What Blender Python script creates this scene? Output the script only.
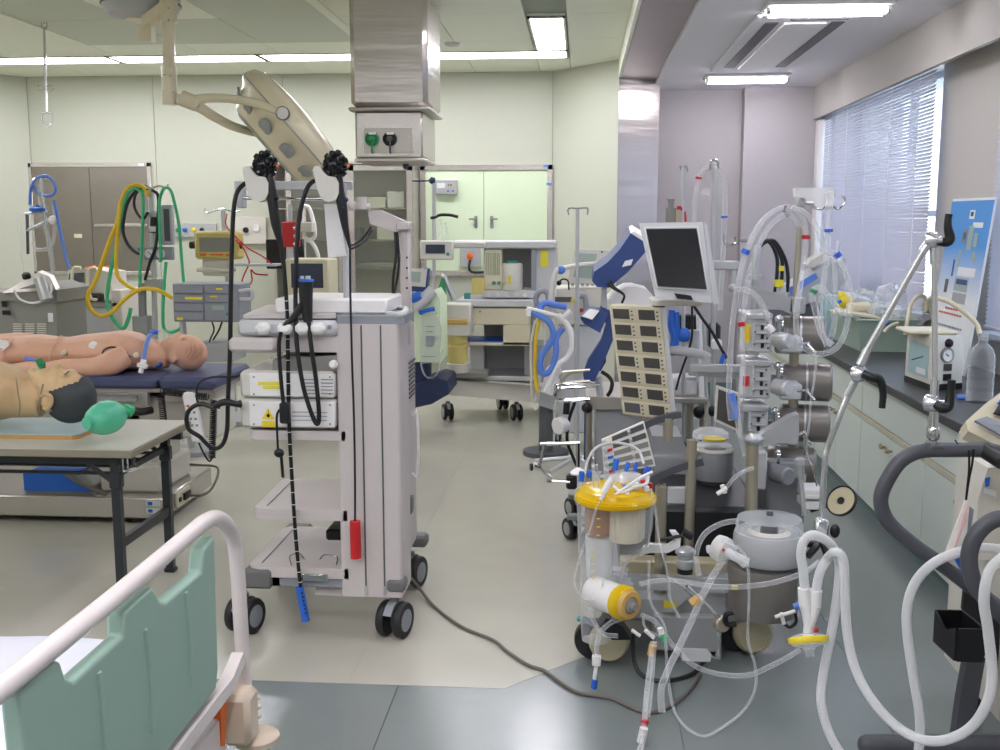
import bpy, bmesh, math, random
from mathutils import Vector, Matrix, Quaternion
random.seed(7)
S = bpy.context.scene
COL = S.collection
for o in list(bpy.data.objects): bpy.data.objects.remove(o)

# ---------------------------------------------------------------- camera
FPX, PITCH, YAW = 1050.0, math.radians(8.29), math.radians(4.42)
CAM = Vector((0, 0, 1.6))
RC = Matrix.Rotation(YAW, 3, 'Z') @ Matrix.Rotation(math.pi/2 - PITCH, 3, 'X')
cd = bpy.data.cameras.new('camera'); cam = bpy.data.objects.new('camera', cd); COL.objects.link(cam)
cd.sensor_width = 36; cd.lens = FPX/1000*36; cd.clip_start = .02; cd.clip_end = 200
cam.location = CAM; cam.rotation_euler = RC.to_euler()
S.camera = cam

# ---------------------------------------------------------------- world and exposure
S.view_settings.view_transform = 'Standard'; S.view_settings.look = 'None'
S.view_settings.gamma = 1; S.view_settings.use_curve_mapping = False
S.view_settings.exposure = 0.85
W = bpy.data.worlds.new('sky'); S.world = W; W.use_nodes = True
wn = W.node_tree.nodes; wl = W.node_tree.links; wn.clear()
bg = wn.new('ShaderNodeBackground'); wo = wn.new('ShaderNodeOutputWorld')
bg.inputs[0].default_value = (.68, .75, 1.0, 1); bg.inputs[1].default_value = 4.6
wl.new(bg.outputs[0], wo.inputs[0])
LAMP_L = 10.0          # radiance of the ceiling fluorescents, green room
LAMP_R = 28.0           # window side

# ---------------------------------------------------------------- geometry helpers
def P(x, y, Y=None, Z=None, X=None):
    """point of the room seen at photo pixel (x, y) on the plane Y=, Z= or X="""
    d = RC @ Vector(((x-500)/FPX, -(y-375)/FPX, -1))
    if Y is not None: t = Y/d.y
    elif Z is not None: t = (Z-CAM.z)/d.z
    else: t = X/d.x
    return CAM + d*t
def sx(x, Y, y=375): return P(x, y, Y=Y).x
def sz(y, Y, x=500): return P(x, y, Y=Y).z
def V(*a): return Vector(a)

def spline(pts, n=6, closed=False):
    pts = [Vector(p) for p in pts]
    if len(pts) < 3: return pts
    out = []; N = len(pts)
    for i in range(N if closed else N-1):
        if closed: a, b, c, d = pts[i-1], pts[i], pts[(i+1) % N], pts[(i+2) % N]
        else:
            b, c = pts[i], pts[i+1]
            a = pts[i-1] if i > 0 else b*2-c
            d = pts[i+2] if i+2 < N else c*2-b
        for k in range(n):
            t = k/n
            out.append(.5*((2*b)+(c-a)*t+(2*a-5*b+4*c-d)*t*t+(3*b-a-3*c+d)*t**3))
    if not closed: out.append(pts[-1])
    return out

class MB:
    def __init__(s, M=None): s.v = []; s.f = []; s.M = M; s.mi = []; s.cur = 0
    def add(s, vs, fs):
        b = len(s.v)
        s.v += [(s.M @ Vector(v)) if s.M is not None else Vector(v) for v in vs]
        s.f += [tuple(i+b for i in f) for f in fs]; s.mi += [s.cur]*len(fs)
        return s
    def box(s, c, d, bev=0, R=None):
        c = Vector(c); h = [max(abs(k)/2, 1e-5) for k in d]
        bev = min(bev, min(h)*.95)
        vs = []; fs = []
        sg = [(a, b, e) for a in (-1, 1) for b in (-1, 1) for e in (-1, 1)]
        if bev <= 0:
            vs = [Vector((a*h[0], b*h[1], e*h[2])) for a, b, e in sg]
            fs = [(0,1,3,2),(4,6,7,5),(0,4,5,1),(2,3,7,6),(0,2,6,4),(1,5,7,3)]
        else:
            idx = {}
            for g in sg:
                for ax in range(3):
                    p = [g[k]*(h[k] if k == ax else h[k]-bev) for k in range(3)]
                    idx[g, ax] = len(vs); vs.append(Vector(p))
            for ax in range(3):
                o1, o2 = [k for k in range(3) if k != ax]
                for q in (-1, 1):
                    cs = []
                    for a, b in ((-1,-1),(1,-1),(1,1),(-1,1)):
                        g = [0,0,0]; g[ax] = q; g[o1] = a; g[o2] = b; cs.append(idx[tuple(g), ax])
                    fs.append(tuple(cs))
                for a in (-1, 1):
                    for b in (-1, 1):
                        g0 = [0,0,0]; g0[o1] = a; g0[o2] = b; g0[ax] = -1; g1 = list(g0); g1[ax] = 1
                        fs.append((idx[tuple(g0),o1], idx[tuple(g1),o1], idx[tuple(g1),o2], idx[tuple(g0),o2]))
            for g in sg: fs.append((idx[g,0], idx[g,1], idx[g,2]))
        if R is not None: vs = [R @ v for v in vs]
        return s.add([v+c for v in vs], fs)
    def b2(s, a, b, bev=0):
        return s.box([(a[k]+b[k])/2 for k in range(3)], [b[k]-a[k] for k in range(3)], bev)
    def pbox(s, x0, y0, x1, y1, Y, d, bev=0):
        xm, ym = (x0+x1)/2, (y0+y1)/2
        return s.b2((sx(x0,Y,ym), Y, sz(y1,Y,xm)), (sx(x1,Y,ym), Y+d, sz(y0,Y,xm)), bev)
    def cyl(s, a, b, r, r2=None, n=12): return s.tube([a, b], [r, r if r2 is None else r2], n, 0)
    def tube(s, pts, r, n=8, k=6, closed=False, cap=True, sq=None):
        """sweep a circle (or sq=(w,h) rectangle) along a smoothed path"""
        if k: 
            m = len(pts)
            if isinstance(r, (list, tuple)) and len(r) == m and m > 2:
                rr = [Vector((q, 0, 0)) for q in r]; r = [q.x for q in spline(rr, k, closed)]
            pts = spline(pts, k, closed)
        pts = [Vector(p) for p in pts]; N = len(pts)
        if not isinstance(r, (list, tuple)): r = [r]*N
        if len(r) != N: r = [r[0]+(r[-1]-r[0])*i/(N-1) for i in range(N)]
        tan = []
        for i in range(N):
            if closed: t = pts[(i+1) % N]-pts[i-1]
            else: t = pts[min(i+1,N-1)]-pts[max(i-1,0)]
            if t.length < 1e-9: t = Vector((0,0,1))
            tan.append(t.normalized())
        up = Vector((0,0,1)) if abs(tan[0].z) < .95 else Vector((0,1,0))
        u = tan[0].cross(up).normalized(); vs = []; fs = []
        for i in range(N):
            if i:
                q = tan[i-1].rotation_difference(tan[i]); u = q @ u
                u = (u-tan[i]*u.dot(tan[i])).normalized()
            w = tan[i].cross(u)
            if sq:
                for a, b in ((-1,-1),(1,-1),(1,1),(-1,1)): vs.append(pts[i]+u*(a*sq[0]/2)+w*(b*sq[1]/2))
            else:
                for j in range(n):
                    th = 2*math.pi*j/n; vs.append(pts[i]+(u*math.cos(th)+w*math.sin(th))*r[i])
        if sq: n = 4
        for i in range(N if closed else N-1):
            a, b = i*n, ((i+1) % N)*n
            for j in range(n): fs.append((a+j, a+(j+1) % n, b+(j+1) % n, b+j))
        if cap and not closed:
            fs.append(tuple(range(n-1,-1,-1))); fs.append(tuple((N-1)*n+j for j in range(n)))
        return s.add(vs, fs)
    def lathe(s, prof, o, ax=(0,0,1), n=20, sc=(1,1), cap=True):
        o = Vector(o); ax = Vector(ax).normalized()
        q = Vector((0,0,1)).rotation_difference(ax).to_matrix()
        vs = []; fs = []; m = len(prof)
        for r, z in prof:
            for j in range(n):
                t = 2*math.pi*j/n; vs.append(o+q @ Vector((max(r,1e-5)*math.cos(t)*sc[0], max(r,1e-5)*math.sin(t)*sc[1], z)))
        for i in range(m-1):
            for j in range(n): fs.append((i*n+j, i*n+(j+1) % n, (i+1)*n+(j+1) % n, (i+1)*n+j))
        if cap and prof[0][0] > 1e-4: fs.append(tuple(range(n-1,-1,-1)))
        if cap and prof[-1][0] > 1e-4: fs.append(tuple((m-1)*n+j for j in range(n)))
        return s.add(vs, fs)
    def prism(s, pts, vec):
        pts = [Vector(p) for p in pts]; vec = Vector(vec); n = len(pts)
        return s.add(pts+[p+vec for p in pts],
            [tuple(range(n-1,-1,-1)), tuple(range(n, 2*n))]+[(i, (i+1) % n, (i+1) % n+n, i+n) for i in range(n)])
    def ball(s, c, r, n=14, m=9, R=None):
        if not isinstance(r, (list, tuple)): r = (r, r, r)
        c = Vector(c); vs = []; fs = []
        for i in range(m+1):
            ph = math.pi*i/m
            for j in range(n):
                th = 2*math.pi*j/n
                p = Vector((r[0]*max(math.sin(ph),1e-4)*math.cos(th), r[1]*max(math.sin(ph),1e-4)*math.sin(th), r[2]*math.cos(ph)))
                vs.append(c+(R @ p if R is not None else p))
        for i in range(m):
            for j in range(n): fs.append((i*n+j, (i+1)*n+j, (i+1)*n+(j+1) % n, i*n+(j+1) % n))
        return s.add(vs, fs)

def rr(w, h, r, n=4, cx=0, cy=0):
    """rounded rectangle outline, 2D"""
    out = []
    for qx, qy, a0 in ((1,1,0),(-1,1,90),(-1,-1,180),(1,-1,270)):
        for k in range(n+1):
            a = math.radians(a0+90*k/n)
            out.append((cx+qx*(w/2-r)+r*math.cos(a), cy+qy*(h/2-r)+r*math.sin(a)))
    return out

def link_mesh(name, mb, m, loc=(0,0,0), ang=38):
    loc = Vector(loc)
    me = bpy.data.meshes.new(name)
    me.from_pydata([v-loc for v in mb.v], [], mb.f)
    bm = bmesh.new(); bm.from_mesh(me)
    bmesh.ops.remove_doubles(bm, verts=bm.verts, dist=1e-6)
    bmesh.ops.recalc_face_normals(bm, faces=bm.faces); bm.to_mesh(me); bm.free()
    me.polygons.foreach_set('use_smooth', [True]*len(me.polygons))
    me.set_sharp_from_angle(angle=math.radians(ang))
    for q in (m if isinstance(m, (list, tuple)) else [m]): me.materials.append(M[q] if isinstance(q, str) else q)
    o = bpy.data.objects.new(name, me); o.location = loc; COL.objects.link(o)
    return o
def tag(o, label, cat=None, group=None, kind=None):
    if label: o['label'] = label
    if cat: o['category'] = cat
    if group: o['group'] = group
    if kind: o['kind'] = kind
    return o
class Thing:
    """an Empty at the thing's base that parents its parts"""
    def __init__(s, name, label, cat, loc, group=None):
        s.o = bpy.data.objects.new(name, None); COL.objects.link(s.o); s.loc = Vector(loc); s.o.location = s.loc
        s.o.empty_display_size = .1
        tag(s.o, label, cat, group)
    def part(s, name, mb, m, parent=None, label=None, ang=38):
        o = link_mesh(name, mb, m, s.loc, ang); o.location = (0,0,0); o.parent = parent or s.o
        if label: o['label'] = label
        return o
def _parts(s, name, mbs, m, parent=None, label=None):
    return [s.part(name, q, m, parent, label) for q in mbs]
Thing.parts = _parts
def one(name, mb, m, label, cat, loc, group=None, ang=38):
    return tag(link_mesh(name, mb, m, loc, ang), label, cat, group)
def struct(name, mb, m, parent=None, ang=38):
    o = link_mesh(name, mb, m, (0,0,0), ang)
    if parent is None: o['kind'] = 'structure'
    else: o.parent = parent
    return o
def dup(o, parent, loc):
    c = o.copy(); COL.objects.link(c); c.parent = parent; c.location = loc; return c
def copy_tree(root, loc, rotz=0, label=None):
    r = root.copy(); COL.objects.link(r); r.location = loc; r.rotation_euler = (0,0,rotz)
    if label: r['label'] = label
    for ch in list(root.children):
        c = ch.copy(); COL.objects.link(c); c.parent = r
        for g in list(ch.children):
            d = g.copy(); COL.objects.link(d); d.parent = c
    return r

# ---------------------------------------------------------------- materials
M = {}
def lin(h):
    h = h.lstrip('#'); out = []
    for i in (0,2,4):
        c = int(h[i:i+2], 16)/255; out.append(c/12.92 if c <= .04045 else ((c+.055)/1.055)**2.4)
    return out
def mat(name, hexc, rough=.5, metal=0, var=.06, scale=14, bump=0, bscale=60, coat=0, stretch=None, spec=.5, alpha=None, emit=0, sss=0, trans=0, ior=1.45):
    m = bpy.data.materials.new(name); m.use_nodes = True; M[name] = m
    nt = m.node_tree; N = nt.nodes; L = nt.links; b = N['Principled BSDF']
    c = lin(hexc)
    b.inputs['Roughness'].default_value = rough; b.inputs['Metallic'].default_value = metal
    b.inputs['Specular IOR Level'].default_value = spec; b.inputs['Coat Weight'].default_value = coat
    b.inputs['IOR'].default_value = ior
    if sss: b.inputs['Subsurface Weight'].default_value = sss; b.inputs['Subsurface Radius'].default_value = (.01,.005,.003)
    if trans: b.inputs['Transmission Weight'].default_value = trans
    tc = N.new('ShaderNodeTexCoord'); mp = N.new('ShaderNodeMapping'); L.new(tc.outputs['Object'], mp.inputs[0])
    if stretch: mp.inputs['Scale'].default_value = stretch
    nz = N.new('ShaderNodeTexNoise'); nz.inputs['Scale'].default_value = scale; nz.inputs['Detail'].default_value = 4
    L.new(mp.outputs[0], nz.inputs['Vector'])
    mx = N.new('ShaderNodeMix'); mx.data_type = 'RGBA'
    mx.inputs[6].default_value = (*[k*(1-var) for k in c], 1); mx.inputs[7].default_value = (*[min(1, k*(1+var)) for k in c], 1)
    L.new(nz.outputs['Fac'], mx.inputs[0]); L.new(mx.outputs[2], b.inputs['Base Color'])
    if bump:
        n2 = N.new('ShaderNodeTexNoise'); n2.inputs['Scale'].default_value = bscale; n2.inputs['Detail'].default_value = 3
        L.new(mp.outputs[0], n2.inputs['Vector'])
        bp = N.new('ShaderNodeBump'); bp.inputs['Strength'].default_value = bump; bp.inputs['Distance'].default_value = .01
        L.new(n2.outputs['Fac'], bp.inputs['Height']); L.new(bp.outputs[0], b.inputs['Normal'])
    if emit: b.inputs['Emission Color'].default_value = (*c, 1); b.inputs['Emission Strength'].default_value = emit
    if alpha is not None: b.inputs['Alpha'].default_value = alpha
    return m
def lamp_mat(name, col, strength):
    m = bpy.data.materials.new(name); m.use_nodes = True; M[name] = m
    N = m.node_tree.nodes; L = m.node_tree.links; N.clear()
    e = N.new('ShaderNodeEmission'); o = N.new('ShaderNodeOutputMaterial'); e.inputs[0].default_value = (*col, 1); e.inputs[1].default_value = strength
    L.new(e.outputs[0], o.inputs[0])
def clear_mat(name, hexc, fac, rough=.15, tint='ffffff'):
    """thin clear or milky plastic: part see-through, part glossy plastic, more gloss at grazing angles"""
    m = bpy.data.materials.new(name); m.use_nodes = True; M[name] = m
    N = m.node_tree.nodes; L = m.node_tree.links; b = N['Principled BSDF']; out = N['Material Output']
    b.inputs['Base Color'].default_value = (*lin(hexc), 1); b.inputs['Roughness'].default_value = rough
    t = N.new('ShaderNodeBsdfTransparent'); t.inputs[0].default_value = (*lin(tint), 1)
    lw = N.new('ShaderNodeLayerWeight'); lw.inputs[0].default_value = .35
    mr = N.new('ShaderNodeMapRange'); mr.inputs['To Min'].default_value = fac; mr.inputs['To Max'].default_value = min(1, fac+.55)
    L.new(lw.outputs['Facing'], mr.inputs['Value'])
    ms = N.new('ShaderNodeMixShader'); L.new(mr.outputs[0], ms.inputs[0]); L.new(t.outputs[0], ms.inputs[1]); L.new(b.outputs[0], ms.inputs[2])
    L.new(ms.outputs[0], out.inputs[0])

mat('wall_green', 'bfc2b0', .45, var=.02)
mat('wall_joint', '9aa392', .6, var=.05)
mat('ceil_green', 'ebeedb', .5, var=.02)
mat('ceil_perf', 'ccd2c1', .6, var=.04, scale=400)
mat('ceil_right', 'e8e6ea', .9, var=.10, scale=90, bump=.35, bscale=120)
mat('wall_lilac', 'b6b1b3', .75, var=.03, scale=30, bump=.05, bscale=200)
mat('wall_pier', 'bfbab5', .75, var=.02, scale=30, bump=.05, bscale=200)
mat('floor_beige', 'b9b6a8', .16, var=.05, scale=6, bump=.035, bscale=150, spec=.6)
mat('floor_grey', '7c8482', .17, var=.06, scale=8, bump=.05, bscale=150, spec=1.0)
mat('floor_joint', '5a6060', .7)
mat('base_teal', '6f8482', .5)
mat('stainless', 'cdc7c2', .27, .78, var=.05, scale=8, stretch=(1,1,60), bump=.02, bscale=6)
mat('stainless_wavy', 'cdc6c2', .27, .8, var=.05, scale=8, stretch=(.25,.25,2.2), bump=.9, bscale=3.2)
mat('stainless_dull', 'bfb9b2', .36, .72, var=.06, scale=8, stretch=(40,1,1))
mat('stainless_dark', '989088', .3, .85, var=.08, scale=3, stretch=(1,1,3), bump=.12, bscale=2)
mat('alu_bright', 'd6d7da', .24, .85, var=.03)
mat('chrome', 'cfcfd0', .12, 1, var=.03)
mat('alu', 'c4c6c8', .35, .65, var=.04)
mat('alu_paint', 'b9bbbd', .42, var=.03)
mat('alu_dark', '8f9195', .4, .4, var=.04)
mat('steel_tan', 'b3ac9b', .3, .75, var=.05)
mat('white', 'ebe9e7', .4, var=.02)
mat('white_warm', 'd3cfc7', .42, var=.02)
mat('offwhite', 'd3cfc4', .45, var=.03)
mat('cream', 'd8d0b4', .42, var=.03)
mat('cream_yellow', 'cfbf74', .5, var=.03)
mat('lamp_cream', 'e2d8ba', .3, var=.02, coat=.3)
mat('cart_white', 'c8c0bd', .4, var=.02)
mat('cart_grey', '8d9197', .45, var=.03)
mat('cart_dark', '6b6b69', .5, var=.04)
mat('black', '17181a', .4, var=.1)
mat('black_gloss', '101113', .2, var=.1)
mat('rubber', '232325', .55, var=.08)
mat('screen', '15171a', .25, var=.05)
mat('screen_grey', '4a4744', .3, var=.05)
mat('screen_blue', '363d50', .3, var=.05)
mat('screen_pale', '9fb0a6', .3, var=.05)
mat('navy', '344a80', .4, var=.05)
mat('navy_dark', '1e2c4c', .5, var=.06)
mat('pad_blue', '4a5170', .5, var=.05, bump=.05)
mat('skin_pink', 'dcab90', .45, var=.05, scale=8, sss=.05)
mat('skin_tan', 'd0b085', .5, var=.05, scale=8)
mat('hair_grey', '3e4144', .6, var=.12, scale=30)
mat('red', 'c3242a', .45)
mat('blue', '2d68c8', .45)
mat('blue_lid', '2c63c9', .4)
mat('blue_pale', '5f86d8', .45)
mat('blue_tape', '2a6bd0', .5)
mat('teal', '3d8c8a', .45)
mat('green', '2c8a55', .45)
mat('green_hose', '48b984', .4)
mat('yellow_hose', 'e2bd2a', .4)
mat('yellow', 'e6cf2e', .45)
mat('yellow_tag', 'e8dc3c', .5)
mat('orange', 'e26a22', .45)
mat('black_hose', '1c2226', .4)
mat('cable_grey', '6c6660', .5)
mat('grey_panel', '8e939b', .5, var=.03)
mat('grey_light', 'c6c7c8', .5, var=.03)
mat('grey_mid', 'a0a2a3', .45, var=.03)
mat('grey_dark', '55585a', .5, var=.04)
mat('pump_grey', '85807b', .3, .35, var=.05)
mat('vent_grey', '8b8a83', .5, var=.04)
mat('bed_green', '8fab9c', .5, var=.03, bump=.04, bscale=300)
mat('bed_cream', 'd8cfcb', .3, var=.02, coat=.2)
mat('bed_beige', 'd3c2ac', .4, var=.02)
mat('linen', 'd2d2da', .85, var=.03, bump=.2, bscale=25)
mat('table_top', 'bdbbae', .45, var=.03)
mat('table_edge', '8b8471', .5, var=.04)
mat('table_leg', '2b2d31', .4, var=.05)
mat('wood', 'b98f57', .55, var=.12, scale=5, stretch=(1,12,12))
mat('board_blue', 'a6c3c6', .4, var=.05)
mat('cardboard', 'b6935f', .7)
mat('caster_beige', 'b9b092', .4, var=.03)
mat('cab_green', 'd0d8cf', .45, var=.02)
mat('cab_rail', 'bdb9a3', .45, var=.03)
mat('counter_black', '3a3a3c', .35, var=.06)
mat('brass', '9c9070', .4, .6)
mat('cabinet_pale_green', 'd6e6c4', .4, var=.02)
mat('slat', 'bdbcc8', .45, var=.02)
mat('bin_green', 'a0b5a6', .5)
mat('paper', 'e6e3d8', .7, var=.03)
mat('paper_pink', 'e0b9bb', .7)
mat('post_blue', '3f8fd6', .4, var=.10, scale=4)
mat('post_white', 'e4e8ea', .4)
mat('print_red', 'c8684a', .6)
mat('print_grey', '8a8f96', .6)
mat('handle_grey', '4b4c52', .4, var=.04)
mat('window_frame', 'b9bcc4', .5)
mat('filter_tan', 'c9a15a', .5)
clear_mat('glass', 'c9d2cf', .10, .05, 'eef4f0')
clear_mat('glass_cab', 'b0b2aa', .06, .06, 'f2f4ee')
clear_mat('tube_clear', 'f2f4f7', .13, .08)
clear_mat('tube_clear2', 'eceef2', .10, .08)
clear_mat('hose_milky', 'f4f5f6', .46, .3)
clear_mat('plastic_clear', 'eef2f5', .06, .06)
clear_mat('plastic_yellow', 'f6d21a', .50, .12, 'ffe668')
clear_mat('bag_green', '6fd9b4', .62, .25, 'a8f0d0')
clear_mat('fluid_tan', 'b98a66', .5, .25, 'e8c9a8')
clear_mat('film', 'f2f4f6', .16, .12)
clear_mat('blind_film', 'ffffff', .5, .3)
lamp_mat('tube_light', (.93, .91, 1.0), LAMP_L)
lamp_mat('tube_light_r', (.95, .92, 1.0), LAMP_R)
lamp_mat('lcd_lit', (.55, .62, .75), .25)
# ================================================================= THE ROOM
ZL, ZR, ZB, YB = 2.98, 2.80, 2.83, 10.02
XV = 2.06                      # face of the blind pelmet
# ---- floor: a slab with vinyl sheets laid on it, welded joints between them
floor = struct('floor', MB().b2((-6.2,-3,-.2), (2.8,10.3,-.004)), 'floor_joint')
def sheet(poly, m):
    pts = [V(x,y,-.004) for x,y in poly]
    struct('vinyl_sheet', MB().prism(pts, (0,0,.004)), m, floor)
g = .0015

for x0, x1 in ((-6.2,-4.4),(-4.4,-2.6),(-2.6,-.8)):
    sheet([(x0+.0003,3.435),(x1-.0003,3.435),(x1-.0003,10.02),(x0+.0003,10.02)], 'floor_beige')
sheet([(-.8+.0003,3.435),(-.25,3.435),(.33,4.05),(.33,9.5),(-.28,10.02),(-.8+.0003,10.02)], 'floor_beige')
xs = [-6.2,-4.0,-2.2,-.62,.33,1.0,2.7]
for i in range(3):
    sheet([(xs[i]+g,-3),(xs[i+1]-g,-3),(xs[i+1]-g,3.432),(xs[i]+g,3.432)], 'floor_grey')
sheet([(-.62+g,-3),(.33-g,-3),(.33-g,4.047),(-.25,3.432),(-.62+g,3.432)], 'floor_grey')
sheet([(.33+g,-3),(1.0-g,-3),(1.0-g,10.02),(.33+g,10.02)], 'floor_grey')
sheet([(1.0+g,-3),(2.7,-3),(2.7,10.02),(1.0+g,10.02)], 'floor_grey')

# ---- walls
wb = struct('wall_back', MB().b2((-6.2,YB+.012,0), (2.7,YB+.3,3.2)), 'wall_joint')
def panel(a, b, z0, z1, th=.012, m='wall_green', parent=None):
    """a flat wall panel between two floor points"""
    a = V(*a, 0); b = V(*b, 0); d = (b-a).normalized(); n = V(d.y, -d.x, 0)
    a2, b2 = a+d*.003, b-d*.003
    return struct('wall_panel', MB().prism([a2+V(0,0,z0), b2+V(0,0,z0), b2+V(0,0,z1), a2+V(0,0,z1)], -n*th), m, parent)
px = [-5.18,-4.02,-2.58,-1.44,-.27]
px = [sx(26,YB,74), sx(152,YB,74), sx(282,YB,74), sx(415,YB,74), sx(553,YB,74)]
for a, b in zip(px, px[1:]): panel((a,YB), (b,YB), 0, ZL, parent=wb)
XC = px[-1]
wd = struct('wall_corner', MB().prism([(XC,YB+.012,0),(.305,9.362,0),(.305,9.6,0),(XC,YB+.3,0)], (0,0,3.2)), 'wall_joint')
panel((XC,YB), (.305,9.35), 0, ZL, parent=wd)
wl_ = struct('wall_left', MB().b2((-6.2,-3,0), (-5.912,YB+.3,3.2)), 'wall_joint')
panel((-5.9,9.36), (px[0],YB), 0, ZL, parent=wl_)
yy = [-3,-1,1,3,5,7,9.36]
for a, b in zip(yy, yy[1:]): panel((-5.9,a), (-5.9,b), 0, ZL, parent=wl_)
struct('wall_front', MB().b2((-6.2,-3.2,0), (2.9,-3,3.2)), 'wall_green')
# window-side back wall with its pier
wr = struct('wall_end', MB().b2((.5,YB-.001,0), (2.9,YB+.012,ZR+.1)), 'wall_lilac')
struct('pier', MB().b2((sx(745,9.85,100),9.85,0), (2.75,YB,ZR+.05)), 'wall_lilac', wr)
# stainless clad column and beam between the two halves
colm = struct('column', MB().prism([(.305,9.35,0),(.67,9.6,0),(.67,10.02,0),(.305,10.02,0)], (0,0,ZB)), 'stainless_wavy')
beam = struct('beam', MB().b2((.325,-3,ZB), (.635,9.62,ZB+.35)), 'stainless_dark')
struct('beam_side', MB().b2((.30,-3,ZB), (.323,9.37,ZL+.02)), 'ceil_green', beam)
# ---- ceilings
cl = struct('ceiling', MB().b2((-6.2,-3,ZL+.03), (.34,10.1,ZL+.2)), 'wall_joint')
cy = [10.02,9.24,8.83,8.3,7.3,6.0,4.9,3.8,2.7,1.6,.5,-.6,-1.7,-3]
cx = [-6.2,-5.33,-4.66,-3.9,-3.15,-2.5,-1.7,-1.0,-.40,-.12,.315]
for j in range(len(cy)-1):
    y1, y0 = cy[j], cy[j+1]
    for i in range(len(cx)-1):
        x0, x1 = cx[i], cx[i+1]
        if j == 1 and x0 > -5.4 and x1 < -.11: continue            # slot of the light line
        if x0 == -.40 and j >= 2: continue                          # slot of the side light line
        dark = -3.95 < x0 < -1.75 and ((j == 3) or (3 < j < 10 and not (-3.2 < x0 < -3.0)))
        struct('ceiling_panel', MB().b2((x0+.003,y0+.003,ZL), (x1-.003,y1-.003,ZL+.03)), 'ceil_perf' if dark else 'ceil_green', cl)
cr = struct('ceiling_window_side', MB().b2((.63,-3,ZR), (XV+.3,10.1,ZR+.3)), 'ceil_right')
for x in (-3.9,-1.7):
    struct('ceiling_rail', MB().b2((x-.035,-1,ZL-.012), (x+.035,8.05,ZL)), 'ceil_green', cl)

# ---- window wall, pelmet, blinds
wy = [(6.88,9.7),(2.6,5.80)]
SIL, WT = 1.02, 2.62
ww = MB()
for a, b in ((-3,2.6),(5.80,6.88),(9.7,10.1)): ww.b2((2.22,a,0), (2.75,b,ZR+.05))
for a, b in wy: ww.b2((2.22,a,0), (2.75,b,SIL)); ww.b2((2.22,a,WT), (2.75,b,ZR+.05))
wwo = struct('wall_window', ww, 'wall_pier')
struct('pelmet', MB().b2((XV,-3,2.51), (XV+.03,9.85,ZR)).b2((XV+.03,-3,2.72), (2.22,9.85,2.75)), 'wall_pier', wwo)
for i, (a, b) in enumerate(wy):
    fr = MB(); X0 = 2.45
    for y in (a+.02, (a+b)/2, b-.02): fr.b2((X0,y-.025,SIL), (X0+.05,y+.025,WT))
    for z in (SIL+.02, 1.66, WT-.02): fr.b2((X0,a,z-.02), (X0+.05,b,z+.02))
    w = struct('window_%d' % (i+1), fr, 'window_frame')
    for ya, yb in ((a,(a+b)/2),((a+b)/2,b)):
        struct('pane', MB().b2((X0+.02,ya,SIL), (X0+.026,yb,WT)), 'glass', w)
    struct('window_sill', MB().b2((2.14,a-.03,SIL-.03), (2.46,b+.03,SIL)), 'window_frame', w)
# venetian blinds: every slat its own piece
def blind(y0, y1, label, tilt=58):
    t = Thing('venetian_blind', label, 'blind', (2.13,(y0+y1)/2,SIL+.01))
    XB = 2.13; zt, zb = 2.60, SIL+.05
    t.part('head_rail', MB().b2((XB-.02,y0,zt), (XB+.02,y1,zt+.035)), 'slat')
    t.part('bottom_rail', MB().b2((XB-.013,y0,zb-.02), (XB+.013,y1,zb-.008)), 'slat')
    a = math.radians(tilt); w = .0125; L = (y1-y0)/2
    sm = MB(); pf = []
    for k in (-1,0,1): pf.append((k*w*math.cos(a)+.002*(1-k*k)*math.sin(a), k*w*math.sin(a)+.002*(1-k*k)*math.cos(a)))
    sm.add([(XB+p[0], y, zb+p[1]) for y in ((y0+y1)/2-L, (y0+y1)/2+L) for p in pf]+[(XB+p[0]-.0006, y, zb+p[1]-.0006) for y in ((y0+y1)/2-L, (y0+y1)/2+L) for p in pf],
           [(0,1,4,3),(1,2,5,4),(6,9,10,7),(7,10,11,8),(0,3,9,6),(2,8,11,5),(0,6,7,1),(1,7,8,2),(3,4,10,9),(4,5,11,10)])
    s0 = t.part('slat', sm, 'slat'); n = int((zt-zb)/.0225)
    for k in range(1, n):
        c = dup(s0, t.o, (0,0,k*.0225))
        bent = random.random() < .06
        c.rotation_euler = (random.uniform(-.0006,.0006)+(random.choice((-1,1))*.0022 if bent else 0), 0, 0)
    for k in range(5):
        y = y0+.25+(y1-y0-.5)*k/4
        t.part('ladder_cord', MB().cyl((XB-.017,y,zb), (XB-.017,y,zt), .0016, n=5), 'white')
blind(6.74, 9.69, 'grey venetian blind over the window behind the green plastic bin')
blind(2.56, 5.70, 'grey venetian blind on the window beside the leaning poster, beyond the wall pier')
# curtain-white side channel in the far corner
struct('blind_channel', MB().b2((2.08,9.70,SIL), (2.2,9.84,2.5), .01), 'white', wwo)
# baseboards
struct('baseboard_end', MB().b2((.68,YB-.012,0), (1.5,YB-.001,.09)), 'base_teal')

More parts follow.
